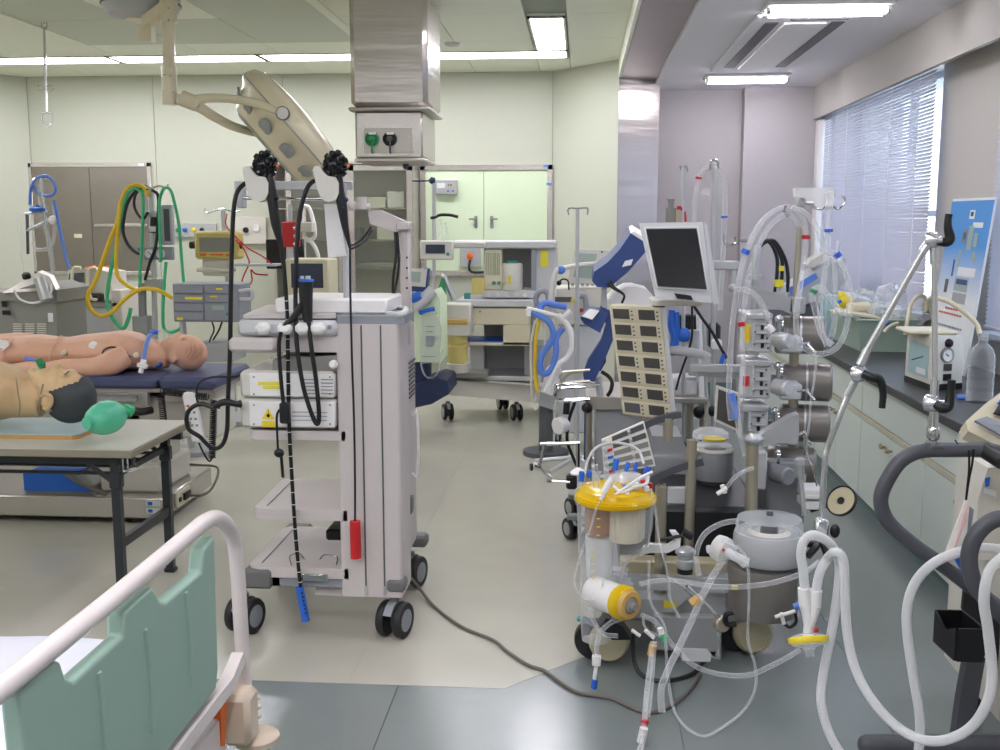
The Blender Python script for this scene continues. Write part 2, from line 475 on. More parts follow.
# ---- ceiling lights
def strip_light(x0, x1, y0, y1, z, label, group, m='tube_light', along='x'):
    t = Thing('ceiling_light', label, 'ceiling light', ((x0+x1)/2,(y0+y1)/2,z+.03), group)
    t.part('housing', MB().b2((x0,y0,z+.012), (x1,y1,z+.029)), 'ceil_green')
    fr = MB(); w = .018
    for a in ((x0,y0,x1,y0+w),(x0,y1-w,x1,y1),(x0,y0,x0+w,y1),(x1-w,y0,x1,y1)): fr.b2((a[0],a[1],z-.004), (a[2],a[3],z+.012))
    t.part('frame', fr, 'stainless')
    t.part('diffuser', MB().b2((x0+w,y0+w,z+.002), (x1-w,y1-w,z+.010)), m)
x = -.125
for k in range(4):
    strip_light(x-1.29, x-.005, 8.86, 9.22, ZL, 'long recessed fluorescent strip '+('above the pale green wall cupboard','above the glass-fronted cabinet','above the gas outlet rail','above the stainless wall cabinet')[k], 'back wall light line'); x -= 1.30
y = 8.80
for k in range(5):
    strip_light(-.39, -.13, y-1.36, y, ZL, ['first','second','third','fourth','fifth'][k]+' recessed fluorescent panel from the back wall, alongside the steel beam', 'side light line'); y -= 2.1
for k in range(6):  # out-of-view row added to brighten the foreground
    strip_light(-5.63, -5.37, 8.4-k*1.75-1.58, 8.4-k*1.75, ZL-.03, ['first','second','third','fourth','fifth','sixth'][k]+' fluorescent ceiling panel from the back wall, added as unseen fill along the left wall', 'left wall fill light line')
for k in range(4):
    for j, yy_ in enumerate((.85, -.9)):  # second row is unseen fill, added behind the camera to lift the front
        strip_light(-5.0+k*1.3, -3.8+k*1.3, yy_, yy_+.34, ZL-.03, ['first','second','third','fourth'][k]+' fluorescent ceiling strip from the left wall, '+['over the hospital bed','added as fill light behind the camera'][j], 'entrance light lines')
for k, y in enumerate((9.08,6.2,3.3,0.4)):
    t = Thing('ceiling_light', ['white twin-tube ceiling light nearest the far lilac wall','white twin-tube ceiling light beside the air conditioning cassette','third white twin-tube ceiling light from the far lilac wall','fourth white twin-tube ceiling light from the far lilac wall'][k], 'ceiling light', (1.345,y,ZR), 'window side ceiling lights')
    t.part('housing', MB().b2((1.00,y-.13,ZR-.025), (1.69,y+.13,ZR), .008), 'white')
    for q in (-.05,.05):
        t.part('tube', MB().cyl((1.03,y+q,ZR-.042), (1.66,y+q,ZR-.042), .017, n=10), 'tube_light_r')
        t.part('tube_cap', MB().cyl((1.01,y+q,ZR-.042), (1.03,y+q,ZR-.042), .019, n=10).cyl((1.66,y+q,ZR-.042), (1.68,y+q,ZR-.042), .019, n=10), 'alu')
# air conditioning cassette
t = Thing('air_conditioner', 'white ceiling cassette air conditioner with two long dark slots', 'air conditioner', (1.33,7.3,ZR))
t.part('panel', MB().b2((1.0,6.42,ZR-.03), (1.60,8.66,ZR), .008), 'ceil_right')
t.part('grille', MB().b2((1.18,6.56,ZR-.042), (1.43,8.46,ZR-.028), .006), 'white')
for q in (1.11,1.495):
    t.part('slot', MB().b2((q-.038,6.56,ZR-.034), (q+.038,8.4,ZR-.0285)), 'black')
t.part('end_slot', MB().b2((1.2,6.46,ZR-.034), (1.53,6.49,ZR-.0285)), 'grey_dark')
# smoke detector on green ceiling
o = P(452,43,Z=ZL); one('smoke_detector', MB().lathe([(.06,0),(.06,-.012),(.045,-.025),(.02,-.03),(0,-.03)], (o.x,o.y,ZL)), 'white_warm', 'small round smoke detector on the green ceiling', 'detector', (o.x,o.y,ZL))

# ---- cabinets along the window wall
YU = [3.66,4.755,5.84,6.94,8.04,9.14,9.84]
XF = 1.55
unit = None
cn = ['beneath the clear water bottle','below the suction pump','below the green plastic bin','between the bin and the analyser','below the far slanted analyser','narrowest, in the far corner']
for i in range(len(YU)-1):
    a, b = YU[i], YU[i+1]; mid = (a+b)/2
    t = Thing('base_cabinet', 'pale green base cabinet with drawer and double doors, '+cn[i], 'cabinet', (XF+.3,mid,0), 'pale green base cabinets')
    t.part('body', MB().b2((XF+.018,a+.002,.09), (2.2,b-.002,.755)).b2((XF+.06,a,0), (2.2,b,.09)), 'cab_green')
    t.part('toe_kick', MB().b2((XF+.05,a,0), (XF+.06,b,.09)), 'base_teal')
    t.part('rail', MB().b2((XF-.006,a+.001,.530), (XF+.018,b-.001,.558), .003), 'cab_rail')
    t.part('drawer', MB().b2((XF,a+.004,.562), (XF+.018,b-.004,.752), .002), 'cab_green')
    for s, (ya, yb) in enumerate(((a+.004,mid-.002),(mid+.002,b-.004))):
        d = t.part('door', MB().b2((XF,ya,.095), (XF+.018,yb,.526), .002), 'cab_green')
        y = mid+(-.05 if s == 0 else .05)
        h = MB().cyl((XF,y,.47), (XF-.022,y,.47), .006, n=8).tube([(XF-.022,y-.028,.476),(XF-.028,y,.468),(XF-.022,y+.028,.476)], .0085, 8, 4)
        t.part('handle', h, 'brass', d)
t = one('worktop', MB().b2((XF-.03,3.62,.757), (2.21,9.84,.80), .004), 'counter_black', 'long black worktop on the pale green base cabinets', 'worktop', (1.85,6,.757))
# ================================================================= FOREGROUND LEFT: BED, TABLE, MANNEQUINS
def rbox(w, h, d): pass
def caster(t, c, r=.05, w=.05, ang=0, body='cart_grey', wheel='rubber', fork='cart_dark', top=None):
    """twin wheel caster: two tyres, hub discs and a fork, standing on the floor at c"""
    x, y = c[0], c[1]; d = V(math.cos(ang), math.sin(ang), 0); o = V(x, y, r)
    f = t.part('caster', MB().lathe([(.018,0),(.018,.03)], (x,y,2*r-.012)).box((x,y,r*1.25), (.026,.026,r*1.5), .004), fork)
    for s in (-1, 1):
        q = o+d*(s*w*.36)
        t.part('wheel', MB().lathe([(r*.7,-w*.16),(r*.93,-w*.16),(r,-w*.09),(r,w*.09),(r*.93,w*.16),(r*.7,w*.16)], q, d, 24), wheel, f)
        t.part('hub', MB().lathe([(r*.72,-w*.14),(r*.72,w*.14),(r*.5,w*.19),(r*.2,w*.2),(0,w*.2)] if s > 0 else [(0,-w*.2),(r*.2,-w*.2),(r*.5,-w*.19),(r*.72,-w*.14),(r*.72,w*.14)], q, d, 20), body, f)
    t.part('wheel_guard', MB().tube([o+V(0,0,r*1.02)+d*k*0-d.cross(V(0,0,1))*r*math.sin(a)*1.03+V(0,0,r*math.cos(a)*1.03-r*1.02) for k, a in ((0,-1.1),(0,-.5),(0,0),(0,.5),(0,1.1))], .004, 6, 3, sq=(w*.34,.006)), body, f)

# ---------------- hospital bed with side rail
XR = -.85
q = lambda x, y, X=XR: P(x-6, y+4, X=X)
t = Thing('hospital_bed', 'hospital bed with a cream tube side rail, green plastic rail panel and white bedding', 'bed', (-1.3,1.2,0))
ra = [q(0,690)+V(0,-.75,0), q(0,690)+V(0,-.3,0), q(0,690), q(110,602), q(190,535), q(212,517), q(226,515), q(238,530), q(243,560), q(248,640), q(252,700)]
rail = t.part('side_rail', MB().tube(ra, .0185, 14, 5), 'bed_cream')
out = [(19,690),(40,670),(60,656),(66,674),(74,677),(124,632),(124,608),(153,582),(161,597),(167,598),(203,568),(205,545),(216,531),(220,664)]
pts = [q(*k) for k in out]; zb = pts[-1].z
lo = q(19,690); pts += [V(XR, pts[-1].y-.02, .52), V(XR, lo.y+.02, .52)]
pan = t.part('rail_panel', MB().prism([p+V(.011,0,0) for p in pts], (-.034,0,0)), 'bed_green')
bv = pan.modifiers.new('round', 'BEVEL'); bv.width = .007; bv.segments = 3; bv.limit_method = 'ANGLE'
for x0, y0, x1, y1 in ((98,668,107,760),(145,625,156,730),(186,588,194,687)):
    a, b = q(x0,y0), q(x1,y1); rb = MB().tube([V(XR+.011,a.y,a.z), V(XR+.011,(a.y+b.y)/2,(a.z+max(b.z,.6))/2), V(XR+.011,a.y+.01,max(b.z,.6))], .007, 8, 4); t.part('rib', rb, 'bed_green', pan)

lr = [V(XR,.3,.485), V(XR,2.37,.485), V(XR,2.455,.515)]
t.part('lower_rail', MB().tube(lr, .012, 8, 0, sq=(.03,.034)), 'bed_cream', rail)
pb = q(252,705)
blk = t.part('rail_bracket', MB().box((XR+.005,2.435,.372), (.075,.085,.135), .014), 'bed_beige')
t.part('bracket_rib', MB().box((XR+.03,2.48,.397),(.03,.012,.01),.003).box((XR+.03,2.48,.372),(.03,.012,.01),.003).box((XR+.03,2.48,.347),(.03,.012,.01),.003), 'bed_beige', blk)
t.part('bumper_wheel', MB().lathe([(.05,0),(.058,.006),(.058,.02),(.05,.026)], (XR+.03,2.485,.272), (0,0,1), 20), 'bed_beige')
t.part('release_lever', MB().prism([(XR-.03,2.335,.435),(XR-.03,2.375,.445),(XR-.03,2.38,.415),(XR-.03,2.355,.33),(XR-.03,2.335,.34)], (.022,0,0)), 'orange', None, 'orange release lever')
fr = MB().b2((XR-.05,.2,.30), (XR-.012,2.38,.41), .006).b2((-1.78,.2,.30), (-1.74,2.38,.41), .006).b2((-1.76,2.33,.30), (XR-.03,2.37,.41), .006)
fr.b2((XR-.07,2.38,.38), (XR-.02,2.47,.415), .006)
t.part('frame', fr, 'bed_cream')
t.part('under_frame', MB().b2((XR-.14,.3,.22), (XR-.06,2.2,.29)).b2((-1.7,.3,.22), (-1.62,2.2,.29)).b2((-1.7,.5,.2),(XR-.06,.58,.26)).b2((-1.7,1.9,.2),(XR-.06,1.98,.26)), 'alu_dark')
for x, y in ((-.96,.45),(-.96,2.05),(-1.66,.45),(-1.66,2.05)):
    t.part('leg', MB().cyl((x,y,.10),(x,y,.25),.02), 'alu_dark'); caster(t, (x,y), .05, .04)
mm = MB(); n1, n2 = 22, 12; vs = []; fs = []
for i in range(n1+1):
    for j in range(n2+1):
        u, w = i/n1, j/n2; e = min(u, 1-u, 1)*18; e2 = min(w, 1-w)*9
        z = .655-.05*math.exp(-e*2.4)-.05*math.exp(-e2*2.2)+.008*math.sin(u*23+w*5)*math.sin(w*9+u*4)
        vs.append((-1.74+w*.85, .35+u*1.98, z))
for i in range(n1):
    for j in range(n2): a = i*(n2+1)+j; fs.append((a, a+1, a+n2+2, a+n2+1))
mm.add(vs, fs)
t.part('bedding', mm, 'linen', None, None, 80)
t.part('mattress', MB().b2((-1.73,.36,.415), (-.90,2.32,.60), .03), 'linen')

# ---------------- folding table with the airway trainer
X1, Y0, Y1, ZT = -1.78, 3.97, 4.62, .70
t = Thing('folding_table', 'grey-topped folding table with black steel legs', 'table', (X1-.9,4.27,0))
t.part('tabletop', MB().b2((X1-1.8,Y0+.004,ZT-.005), (X1-.004,Y1-.004,ZT), .002), 'table_top')
t.part('edge_band', MB().b2((X1-1.8,Y0,ZT-.034), (X1,Y1,ZT-.005), .003), 'table_edge')
for yy_ in (Y0+.07, Y1-.07):
    t.part('leg', MB().tube([(X1-.10,yy_,ZT-.035),(X1-.10,yy_,.02)], .02, 4, 0, sq=(.036,.03)), 'table_leg')
    t.part('leg', MB().tube([(X1-1.7,yy_,ZT-.035),(X1-1.7,yy_,.02)], .02, 4, 0, sq=(.036,.03)), 'table_leg')
    t.part('foot', MB().b2((X1-.125,yy_-.022,0),(X1-.075,yy_+.022,.02),.004), 'rubber')
    t.part('foot', MB().b2((X1-1.725,yy_-.022,0),(X1-1.675,yy_+.022,.02),.004), 'rubber')
    t.part('apron', MB().b2((X1-1.78,yy_-.012,ZT-.075),(X1-.02,yy_+.012,ZT-.035)), 'table_leg')
    t.part('hinge', MB().tube([(X1-.10,yy_,ZT-.16),(X1-.22,yy_,ZT-.07)], .01, 6, 0, sq=(.006,.02)).box((X1-.10,yy_,ZT-.14),(.05,.04,.07),.006), 'table_leg')
for x in (X1-.10, X1-1.7):
    t.part('stretcher', MB().b2((x-.012,Y0+.07,.27),(x+.012,Y1-.07,.31)), 'table_leg')
    t.part('stretcher', MB().b2((x-.01,Y0+.07,ZT-.13),(x+.01,Y1-.07,ZT-.105)), 'table_leg')
for k in range(4):
    t.part('shelf_bar', MB().cyl((X1-1.68,Y0+.14+k*.13,ZT-.13),(X1-.12,Y0+.14+k*.13,ZT-.13),.008,n=6), 'table_leg')
t.part('shelf_hook', MB().tube([(X1-.06,Y0+.05,ZT-.035),(X1-.06,Y0+.05,ZT-.1),(X1-.06,Y0+.16,ZT-.11),(X1-.06,Y0+.16,ZT-.035)], .004, 6, 0).tube([(X1-.04,Y0+.05,ZT-.035),(X1-.04,Y0+.05,ZT-.1),(X1-.04,Y0+.16,ZT-.11)], .004, 6, 0), 'chrome')
t = Thing('base_board', 'thin wooden board with a pale blue top, under the tan mannequin', 'board', (-2.3,4.2,ZT))
bd = [P(-260,430,Z=ZT), P(78,436,Z=ZT+.0), P(92,425,Z=ZT), P(90,418,Z=ZT), P(-260,412,Z=ZT)]
bx1 = P(86,436,Z=ZT).x
poly = [(bx1-1.2,4.15),(bx1-.02,4.15),(bx1,4.17),(bx1,4.50),(bx1-.02,4.52),(bx1-1.2,4.52)]
t.part('plank', MB().prism([(x,y,ZT) for x,y in poly], (0,0,.018)), 'wood')
t.part('top_sheet', MB().prism([(x,y,ZT+.018) for x,y in poly], (0,0,.003)), 'board_blue')

# ---------------- body helper: lofts that overlap, fused into one skin
def loft(mb, secs, n=16):
    """secs: (centre, half-width vector, half-height vector) rings joined into a closed skin"""
    vs = []; fs = []; m = len(secs)
    for c, a, b in secs:
        c, a, b = Vector(c), Vector(a), Vector(b)
        for j in range(n): th = 2*math.pi*j/n; vs.append(c+a*math.cos(th)+b*math.sin(th))
    for i in range(m-1):
        for j in range(n): fs.append((i*n+j, i*n+(j+1) % n, (i+1)*n+(j+1) % n, (i+1)*n+j))
    fs.append(tuple(range(n-1,-1,-1))); fs.append(tuple((m-1)*n+j for j in range(n)))
    mb.add(vs, fs)
def fuse(o, vox=.008, it=4, fac=.5):
    r = o.modifiers.new('fuse', 'REMESH'); r.mode = 'VOXEL'; r.voxel_size = vox; r.use_smooth_shade = True
    s = o.modifiers.new('soften', 'SMOOTH'); s.factor = fac; s.iterations = it
# ---- pink full-size mannequin lying on the operating table
YM = 5.58; zp = .795                       # pad surface
def c1(x, ytop, ybot, hw, Y=YM):
    """ring of the body at photo column x, between two heights, half-width hw across the table"""
    a, b = P(x, ytop, Y=Y), P(x, ybot, Y=Y); b.z = max(b.z, zp); cz = (a.z+b.z)/2
    return ((a.x, Y, cz), (0, hw, 0), (0, 0, abs(a.z-b.z)/2))
b = MB()
loft(b, [c1(-60,348,374,.10),c1(-25,342,374,.15),c1(10,337,375,.175),c1(38,334,375,.18),c1(52,336,375,.165),c1(68,337,375,.155),c1(85,334,375,.165),c1(105,332,375,.185),c1(122,330,375,.20),c1(136,333,374,.195),c1(146,338,373,.15),c1(153,343,371,.085),c1(160,346,369,.06),c1(168,346,368,.055)])
hd = lambda x, y, r, Y=YM: b.ball(P(x,y,Y=Y), r, 16, 10)
hd(190,353,(.098,.078,.098)); hd(180,351,(.075,.07,.088)); hd(171,347,(.042,.055,.055))
hd(179,335,(.017,.013,.022)); hd(176,338,(.014,.012,.016)); hd(164,343,(.02,.032,.022)); hd(170,337.5,(.012,.022,.012)); hd(187,337,(.03,.06,.014))
b.ball(P(172,359,Y=YM-.075), (.017,.012,.03), 10, 7, Matrix.Rotation(-.3,3,'Y'))
for s in (-1, 1):
    Y = YM+s*.235
    f = lambda x, y: P(x, y, Y=YM) + V(0, Y-YM, 0)
    b.tube([f(139,352)-V(0,s*.05,0), f(131,357), f(118,361), f(102,362)], [.062,.066,.056,.05], 14, 4)
    b.tube([f(104,362), f(85,362), f(68,364)], [.051,.048,.043], 14, 4)
    b.tube([f(70,364), f(52,364)+V(0,-s*.01,0), f(32,365)+V(0,-s*.02,.0), f(16,363)+V(0,-s*.02,0)], [.044,.047,.038,.027], 12, 4)
    hnd = f(4,361)+V(0,-s*.02,0)
    b.ball(hnd+V(.02,0,0), (.05,.04,.022), 10, 7)
    for k in range(4):
        y = hnd.y+(k-1.5)*.02; L = [.062,.075,.072,.058][k]
        b.tube([(hnd.x,y,hnd.z+.004),(hnd.x-L*.6,y,hnd.z+.012),(hnd.x-L,y,hnd.z-.002),(hnd.x-L-.012,y,hnd.z-.018)], .0105, 7, 3)
    b.tube([(hnd.x+.03,hnd.y-s*.03,hnd.z),(hnd.x+.0,hnd.y-s*.055,hnd.z+.012),(hnd.x-.025,hnd.y-s*.06,hnd.z+.008)], .012, 7, 3)
    # thigh and lower leg, on past the picture edge
    b.tube([f(22,352)-V(0,s*.13,0), f(0,352)-V(0,s*.12,0), f(-35,353)-V(0,s*.10,0), f(-75,357)-V(0,s*.08,0), f(-110,361)-V(0,s*.07,0), f(-145,364)-V(0,s*.07,0)], [.098,.095,.082,.06,.056,.042], 14, 4)
    b.tube([f(-145,366)-V(0,s*.07,0), f(-152,360)-V(0,s*.07,0), f(-154,348)-V(0,s*.08,0)], [.04,.042,.03], 10, 3)
t = Thing('mannequin', 'pink bare training mannequin lying face up on the blue operating table', 'mannequin', (P(90,370,Y=YM).x,YM,zp))
bod = t.part('body', b, 'skin_pink', None, None, 80); fuse(bod, .009, 5)
# seams, electrode pads, hair ridges
sm = MB()
def ringseam(x, yt, yb, hw, r=.0025):
    c, a, h = c1(x, yt, yb, hw); c = V(*c)
    sm.tube([c+V(*a)*math.cos(k)*1.0+V(*h)*math.sin(k)*1.0 for k in [math.pi*(.02+.96*j/14) for j in range(15)]], r, 6, 2)
sm.tube([P(47+k*16,372-k*0,Y=YM)+V(0,0,0) for k in (0,)]+[P(48,365,Y=YM-.18), P(52,348,Y=YM-.165), P(58,338,Y=YM-.08), P(62,335.5,Y=YM)], .004, 6, 4)
t.part('waist_seam', sm, 'skin_tan', bod)
sh = MB().tube([P(102,356,Y=5.36), P(104,350,Y=5.37), P(112,347,Y=5.385), P(122,350,Y=5.385), P(130,357,Y=5.37)], .005, 7, 4)
t.part('shoulder_seam', sh, 'hair_grey', bod)
for x, y, Y, r, m in ((93.5,345.5,5.425,.024,'white'),(64,353,5.42,.017,'cream'),(136.5,355.5,5.37,.017,'cream')):
    o = P(x,y,Y=Y-.004); t.part('electrode_pad', MB().lathe([(r,0),(r,.006),(r*.8,.009),(r*.3,.009),(r*.3,.014),(0,.015)], o, (.1,-.8,.6), 16), m, bod)
hr = MB()
for k in range(7):
    a = [P(181+k*3.2, 341+abs(k-3)*1.0, Y=YM-.075+.006*abs(k-4)), P(184+k*3.2, 350, Y=YM-.082+.004*abs(k-3)), P(178+k*3.4, 360, Y=YM-.076+.006*abs(k-3))]
    hr.tube(a, [.002,.005,.002], 6, 4)
t.part('hair_ridge', hr, 'skin_pink', bod)
one('loin_cloth', MB().prism([P(-8,338,Y=5.42),P(8,341,Y=5.40),P(10,345,Y=5.40),P(2,352,Y=5.39),P(-8,354,Y=5.39)], (0,-.006,.002)), 'white', 'small folded white cloth on the pink mannequin\'s thigh', 'cloth', P(0,346,Y=5.40))
# breathing tube of the pink mannequin
t = Thing('breathing_circuit', 'pale blue breathing tube with an airway connector on the pink mannequin', 'breathing tube', P(141,370,Y=5.30))
t.part('hose', MB().tube([P(141,367,Y=5.28), P(143.5,358,Y=5.32), P(146,346,Y=5.38), P(149,337,Y=5.46), P(153,333,Y=5.53)], .011, 10, 6), 'blue_pale')
t.part('elbow', MB().tube([P(151,334,Y=5.5), P(153,332,Y=5.53), P(157,332,Y=5.55)], .014, 10, 4), 'blue')
t.part('airway_tube', MB().tube([P(156,332,Y=5.55), P(163,330,Y=5.57), P(168,333,Y=5.58), P(170,337,Y=5.58)], .006, 8, 5), 'tube_clear')
t.part('connector', MB().lathe([(.013,0),(.013,.025),(.027,.028),(.029,.04),(.029,.048),(.016,.052),(.014,.07),(.011,.072)], P(140.5,373,Y=5.27), (.25,.2,1), 16), 'white')
t.part('tie', MB().tube([P(157,367,Y=5.5), P(160,365,Y=5.495), P(161.5,363,Y=5.5)], .009, 8, 3, sq=(.03,.01)), 'blue')

# ---- tan half-body mannequin on the folding table
YT = 4.30
b = MB()
def c2(x, ytop, ybot, hw, tilt=0):
    a, d = P(x, ytop, Y=YT), P(x, ybot, Y=YT); k = abs(a.z-d.z)/2
    return ((a.x, YT, (a.z+d.z)/2), (0, hw, 0), (k*math.sin(tilt), 0, k*math.cos(tilt)))
loft(b, [c2(-170,372,420,.13),c2(-120,366,421,.17),c2(-60,361,421,.185),c2(-15,360,420,.195),c2(2,364,419,.185),c2(14,372,418,.14,.2),c2(22,379,418,.085,.25),c2(32,381,418,.065,.25),c2(42,384,417,.06,.1)], 20)
h2 = lambda x, y, r, dY=0, R=None: b.ball(P(x,y,Y=YT+dY), r, 16, 10, R)
h2(70,397,(.106,.083,.107)); h2(57,391,(.085,.075,.092)); h2(45,381,(.045,.058,.058)); h2(36,377,(.03,.036,.034))
h2(57,364.5,(.016,.014,.022)); h2(54,369,(.018,.014,.016)); h2(60,371,(.02,.012,.012)); h2(47,371,(.018,.026,.014)); h2(41,373,(.014,.024,.012)); h2(69,374,(.03,.055,.02))
h2(24,398,(.03,.06,.07)); h2(33,372,(.022,.03,.02))
b.ball(P(47,402,Y=YT-.082), (.026,.012,.036), 12, 8, Matrix.Rotation(.35,3,'Y'))
t = Thing('mannequin', 'tan head-and-torso airway mannequin with painted dark hair, lying on the board', 'mannequin', (P(10,420,Y=YT).x,YT,ZT+.021))
bod = t.part('body', b, 'skin_tan', None, None, 80); fuse(bod, .006, 5)
hb = MB(); hb.ball(P(70,397,Y=YT), (.111,.088,.112), 64, 44)
vs = [v for v in hb.v]
keep = MB()
def hairline(v):
    c = P(70,397,Y=YT); k = YT/1050; x, y = 70+(v.x-c.x)/k, 397-(v.z-c.z)/k
    tb_ = [(350,92),(378,84),(384,66),(389,50),(393,57),(409,57),(414,46),(440,46)]
    for (ya, xa), (yb, xb) in zip(tb_, tb_[1:]):
        if ya <= y < yb: return x > xa+(xb-xa)*(y-ya)/(yb-ya)
    return False
ok = [hairline(v) for v in vs]
keep.add(vs, [f for f in hb.f if all(ok[i] for i in f)])
ho = t.part('hair', keep, 'hair_grey', bod, 'dark grey painted hair', 80)
sol = ho.modifiers.new('thick', 'SOLIDIFY'); sol.thickness = .004; sol.offset = 0
sub = ho.modifiers.new('sub', 'SUBSURF'); sub.levels = 1; sub.render_levels = 1
t.part('ear', MB().tube([P(41,396,Y=YT-.092), P(46,394,Y=YT-.098), P(51,397,Y=YT-.1), P(51,404,Y=YT-.098), P(47,409,Y=YT-.094), P(43,408,Y=YT-.092)], [.005,.008,.009,.009,.008,.005], 8, 4), 'skin_tan', bod)
t.part('eyelid', MB().tube([P(64,375,Y=YT-.062), P(67,373,Y=YT-.058), P(69,371,Y=YT-.05)], .0025, 6, 4), 'hair_grey', bod)
t.part('neck_seam', MB().tube([P(16,378,Y=YT-.13), P(18,392,Y=YT-.128), P(20,405,Y=YT-.118), P(19,417,Y=YT-.10)], .003, 6, 4).tube([P(43,384,Y=YT-.066), P(40,397,Y=YT-.072), P(38,408,Y=YT-.072), P(39,416,Y=YT-.06)], .003, 6, 4), 'table_edge', bod)
t = Thing('airway_device', 'small dark green airway plug with a pale blue tip in the tan mannequin\'s mouth', 'airway device', P(44,370,Y=YT))
t.part('plug', MB().tube([P(44,370,Y=YT), P(41,365,Y=YT), P(38.5,359,Y=YT)], [.012,.014,.016], 10, 3).ball(P(43,364,Y=YT-.01),(.012,.01,.014),8,6), 'green', None)
t.part('tip', MB().tube([P(38,360,Y=YT), P(33,360,Y=YT), P(25,358,Y=YT)], [.005,.007,.009], 8, 3), 'blue_pale')
# green squeeze bag
t = Thing('resuscitation_bag', 'translucent green resuscitation bag lying on the folding table', 'resuscitation bag', P(108,437,Y=4.06))
A0, A1 = P(89,423,Y=4.02), P(127,411,Y=4.20); ax = (A1-A0); L = ax.length; ax.normalize()
A0.z = max(A0.z, ZT+.06)
t.part('bag', MB().lathe([(.028,0),(.035,.004),(.05,.02),(.064,.05),(.07,.08),(.068,.11),(.058,.14),(.042,.16),(.026,.172)], A0, ax, 24), 'bag_green')
t.part('end_cap', MB().lathe([(.012,-.014),(.026,-.014),(.028,-.008),(.028,.006),(.022,.008)], A0, ax, 20), 'bag_green')
t.part('valve_neck', MB().lathe([(.024,.168),(.024,.19),(.03,.192),(.03,.204),(.018,.206),(.018,.225)], A0, ax, 18), 'green_hose')

# ---------------- operating table
t = Thing('operating_table', 'operating table with dark blue pads on a wide stainless base', 'operating table', (-2.9,5.6,0))
px1 = -1.90
def pad(x0, x1):
    return MB().b2((x0,5.28,zp-.065), (x1,5.88,zp), .02)
xsplit = P(157,372,Y=5.3).x
t.part('pad', pad(xsplit+.01, px1), 'pad_blue'); t.part('pad', pad(xsplit-1.15, xsplit-.01), 'pad_blue'); t.part('pad', pad(xsplit-2.1, xsplit-1.17), 'pad_blue')
t.part('top_frame', MB().b2((xsplit-2.1,5.32,zp-.085),(px1-.02,5.84,zp-.065)).b2((xsplit-2.0,5.30,zp-.165),(xsplit-.06,5.34,zp-.085),.006).b2((xsplit-2.0,5.80,zp-.165),(xsplit-.06,5.84,zp-.085),.006), 'stainless_dull')
t.parts('head_frame', [MB().b2((xsplit+.02,5.33,zp-.14),(px1-.1,5.36,zp-.085),.005), MB().b2((xsplit+.02,5.78,zp-.14),(px1-.1,5.81,zp-.085),.005)], 'stainless_dull')
t.part('side_rail', MB().b2((xsplit-1.1,5.262,zp-.125),(xsplit-.1,5.275,zp-.095)).box((xsplit-.25,5.285,zp-.11),(.03,.03,.03)).box((xsplit-.8,5.285,zp-.11),(.03,.03,.03)), 'chrome')
t.part('rail_clamp', MB().tube([P(132,411,Y=5.24),P(141,412,Y=5.2),P(152,410,Y=5.24)], .02, 10, 3).tube([P(128,406,Y=5.27),P(120,409,Y=5.26)],.008,6,0), 'black')
t.part('tilt_mechanism', MB().b2((xsplit-.9,5.42,zp-.30),(xsplit-.05,5.76,zp-.15),.01).b2((xsplit-.15,5.38,zp-.27),(xsplit+.12,5.44,zp-.12),.008), 'stainless_dull')
t.part('side_housing', MB().b2((xsplit-.02,5.45,zp-.36),(px1-.06,5.78,zp-.09),.015), 'offwhite')
t.part('column', MB().b2((-2.56,5.42,.27),(-2.30,5.80,zp-.16),.02), 'offwhite')
t.part('column_skirt', MB().b2((-2.60,5.38,.145),(-2.26,5.84,.30),.015), 'offwhite')
t.part('base', MB().b2((-3.9,5.28,.03),(-2.20,6.00,.145),.008), 'stainless')
t.part('base_foot', MB().b2((-3.8,5.32,0),(-3.7,5.96,.03)).b2((-2.4,5.32,0),(-2.3,5.96,.03)), 'black')
t.part('socket_panel', MB().b2((-2.20,5.42,.05),(-2.185,5.62,.135),.004), 'cream', None)
t.part('socket', MB().b2((-2.185,5.50,.075),(-2.17,5.59,.115),.003).b2((-2.185,5.44,.08),(-2.178,5.47,.105),.002), 'black')
t.part('power_cord', MB().tube([(-2.17,5.55,.095),(-2.10,5.56,.09),(-2.06,5.62,.12),(-2.07,5.75,.2),(-2.2,5.8,.205),(-2.4,5.85,.2)], .007, 7, 6), 'cable_grey')
for z in (.115,.075): t.part('label_plate', MB().b2((-2.30,5.276,z-.014),(-2.225,5.2795,z+.014)), 'post_white')
t.part('tape', MB().b2((-2.29,5.274,.107),(-2.265,5.276,.125)).b2((-2.29,5.274,.067),(-2.265,5.276,.085)), 'blue_tape')
t = Thing('blue_tape_box', 'low box covered in blue sheets on the operating table base', 'box', (-2.77,5.35,.145))
t.part('box', MB().prism([(-2.98,5.31,.146),(-2.61,5.31,.146),(-2.61,5.31,.19),(-2.72,5.31,.255),(-2.98,5.31,.255)], (0,.22,0)), 'vent_grey')
t.part('sheet', MB().prism([(-2.985,5.308,.165),(-2.605,5.308,.165),(-2.63,5.308,.20),(-2.72,5.308,.262),(-2.985,5.308,.262)], (0,-.006,0)), 'blue_tape')
t.part('sheet', MB().prism([(-2.985,5.31,.2555),(-2.72,5.31,.2555),(-2.70,5.53,.2555),(-2.985,5.53,.2555)], (0,0,.005)), 'blue_tape')
t.part('tube_end', MB().tube([(-2.75,5.29,.27),(-2.62,5.28,.20),(-2.52,5.29,.16)], .012, 8, 4), 'cable_grey')
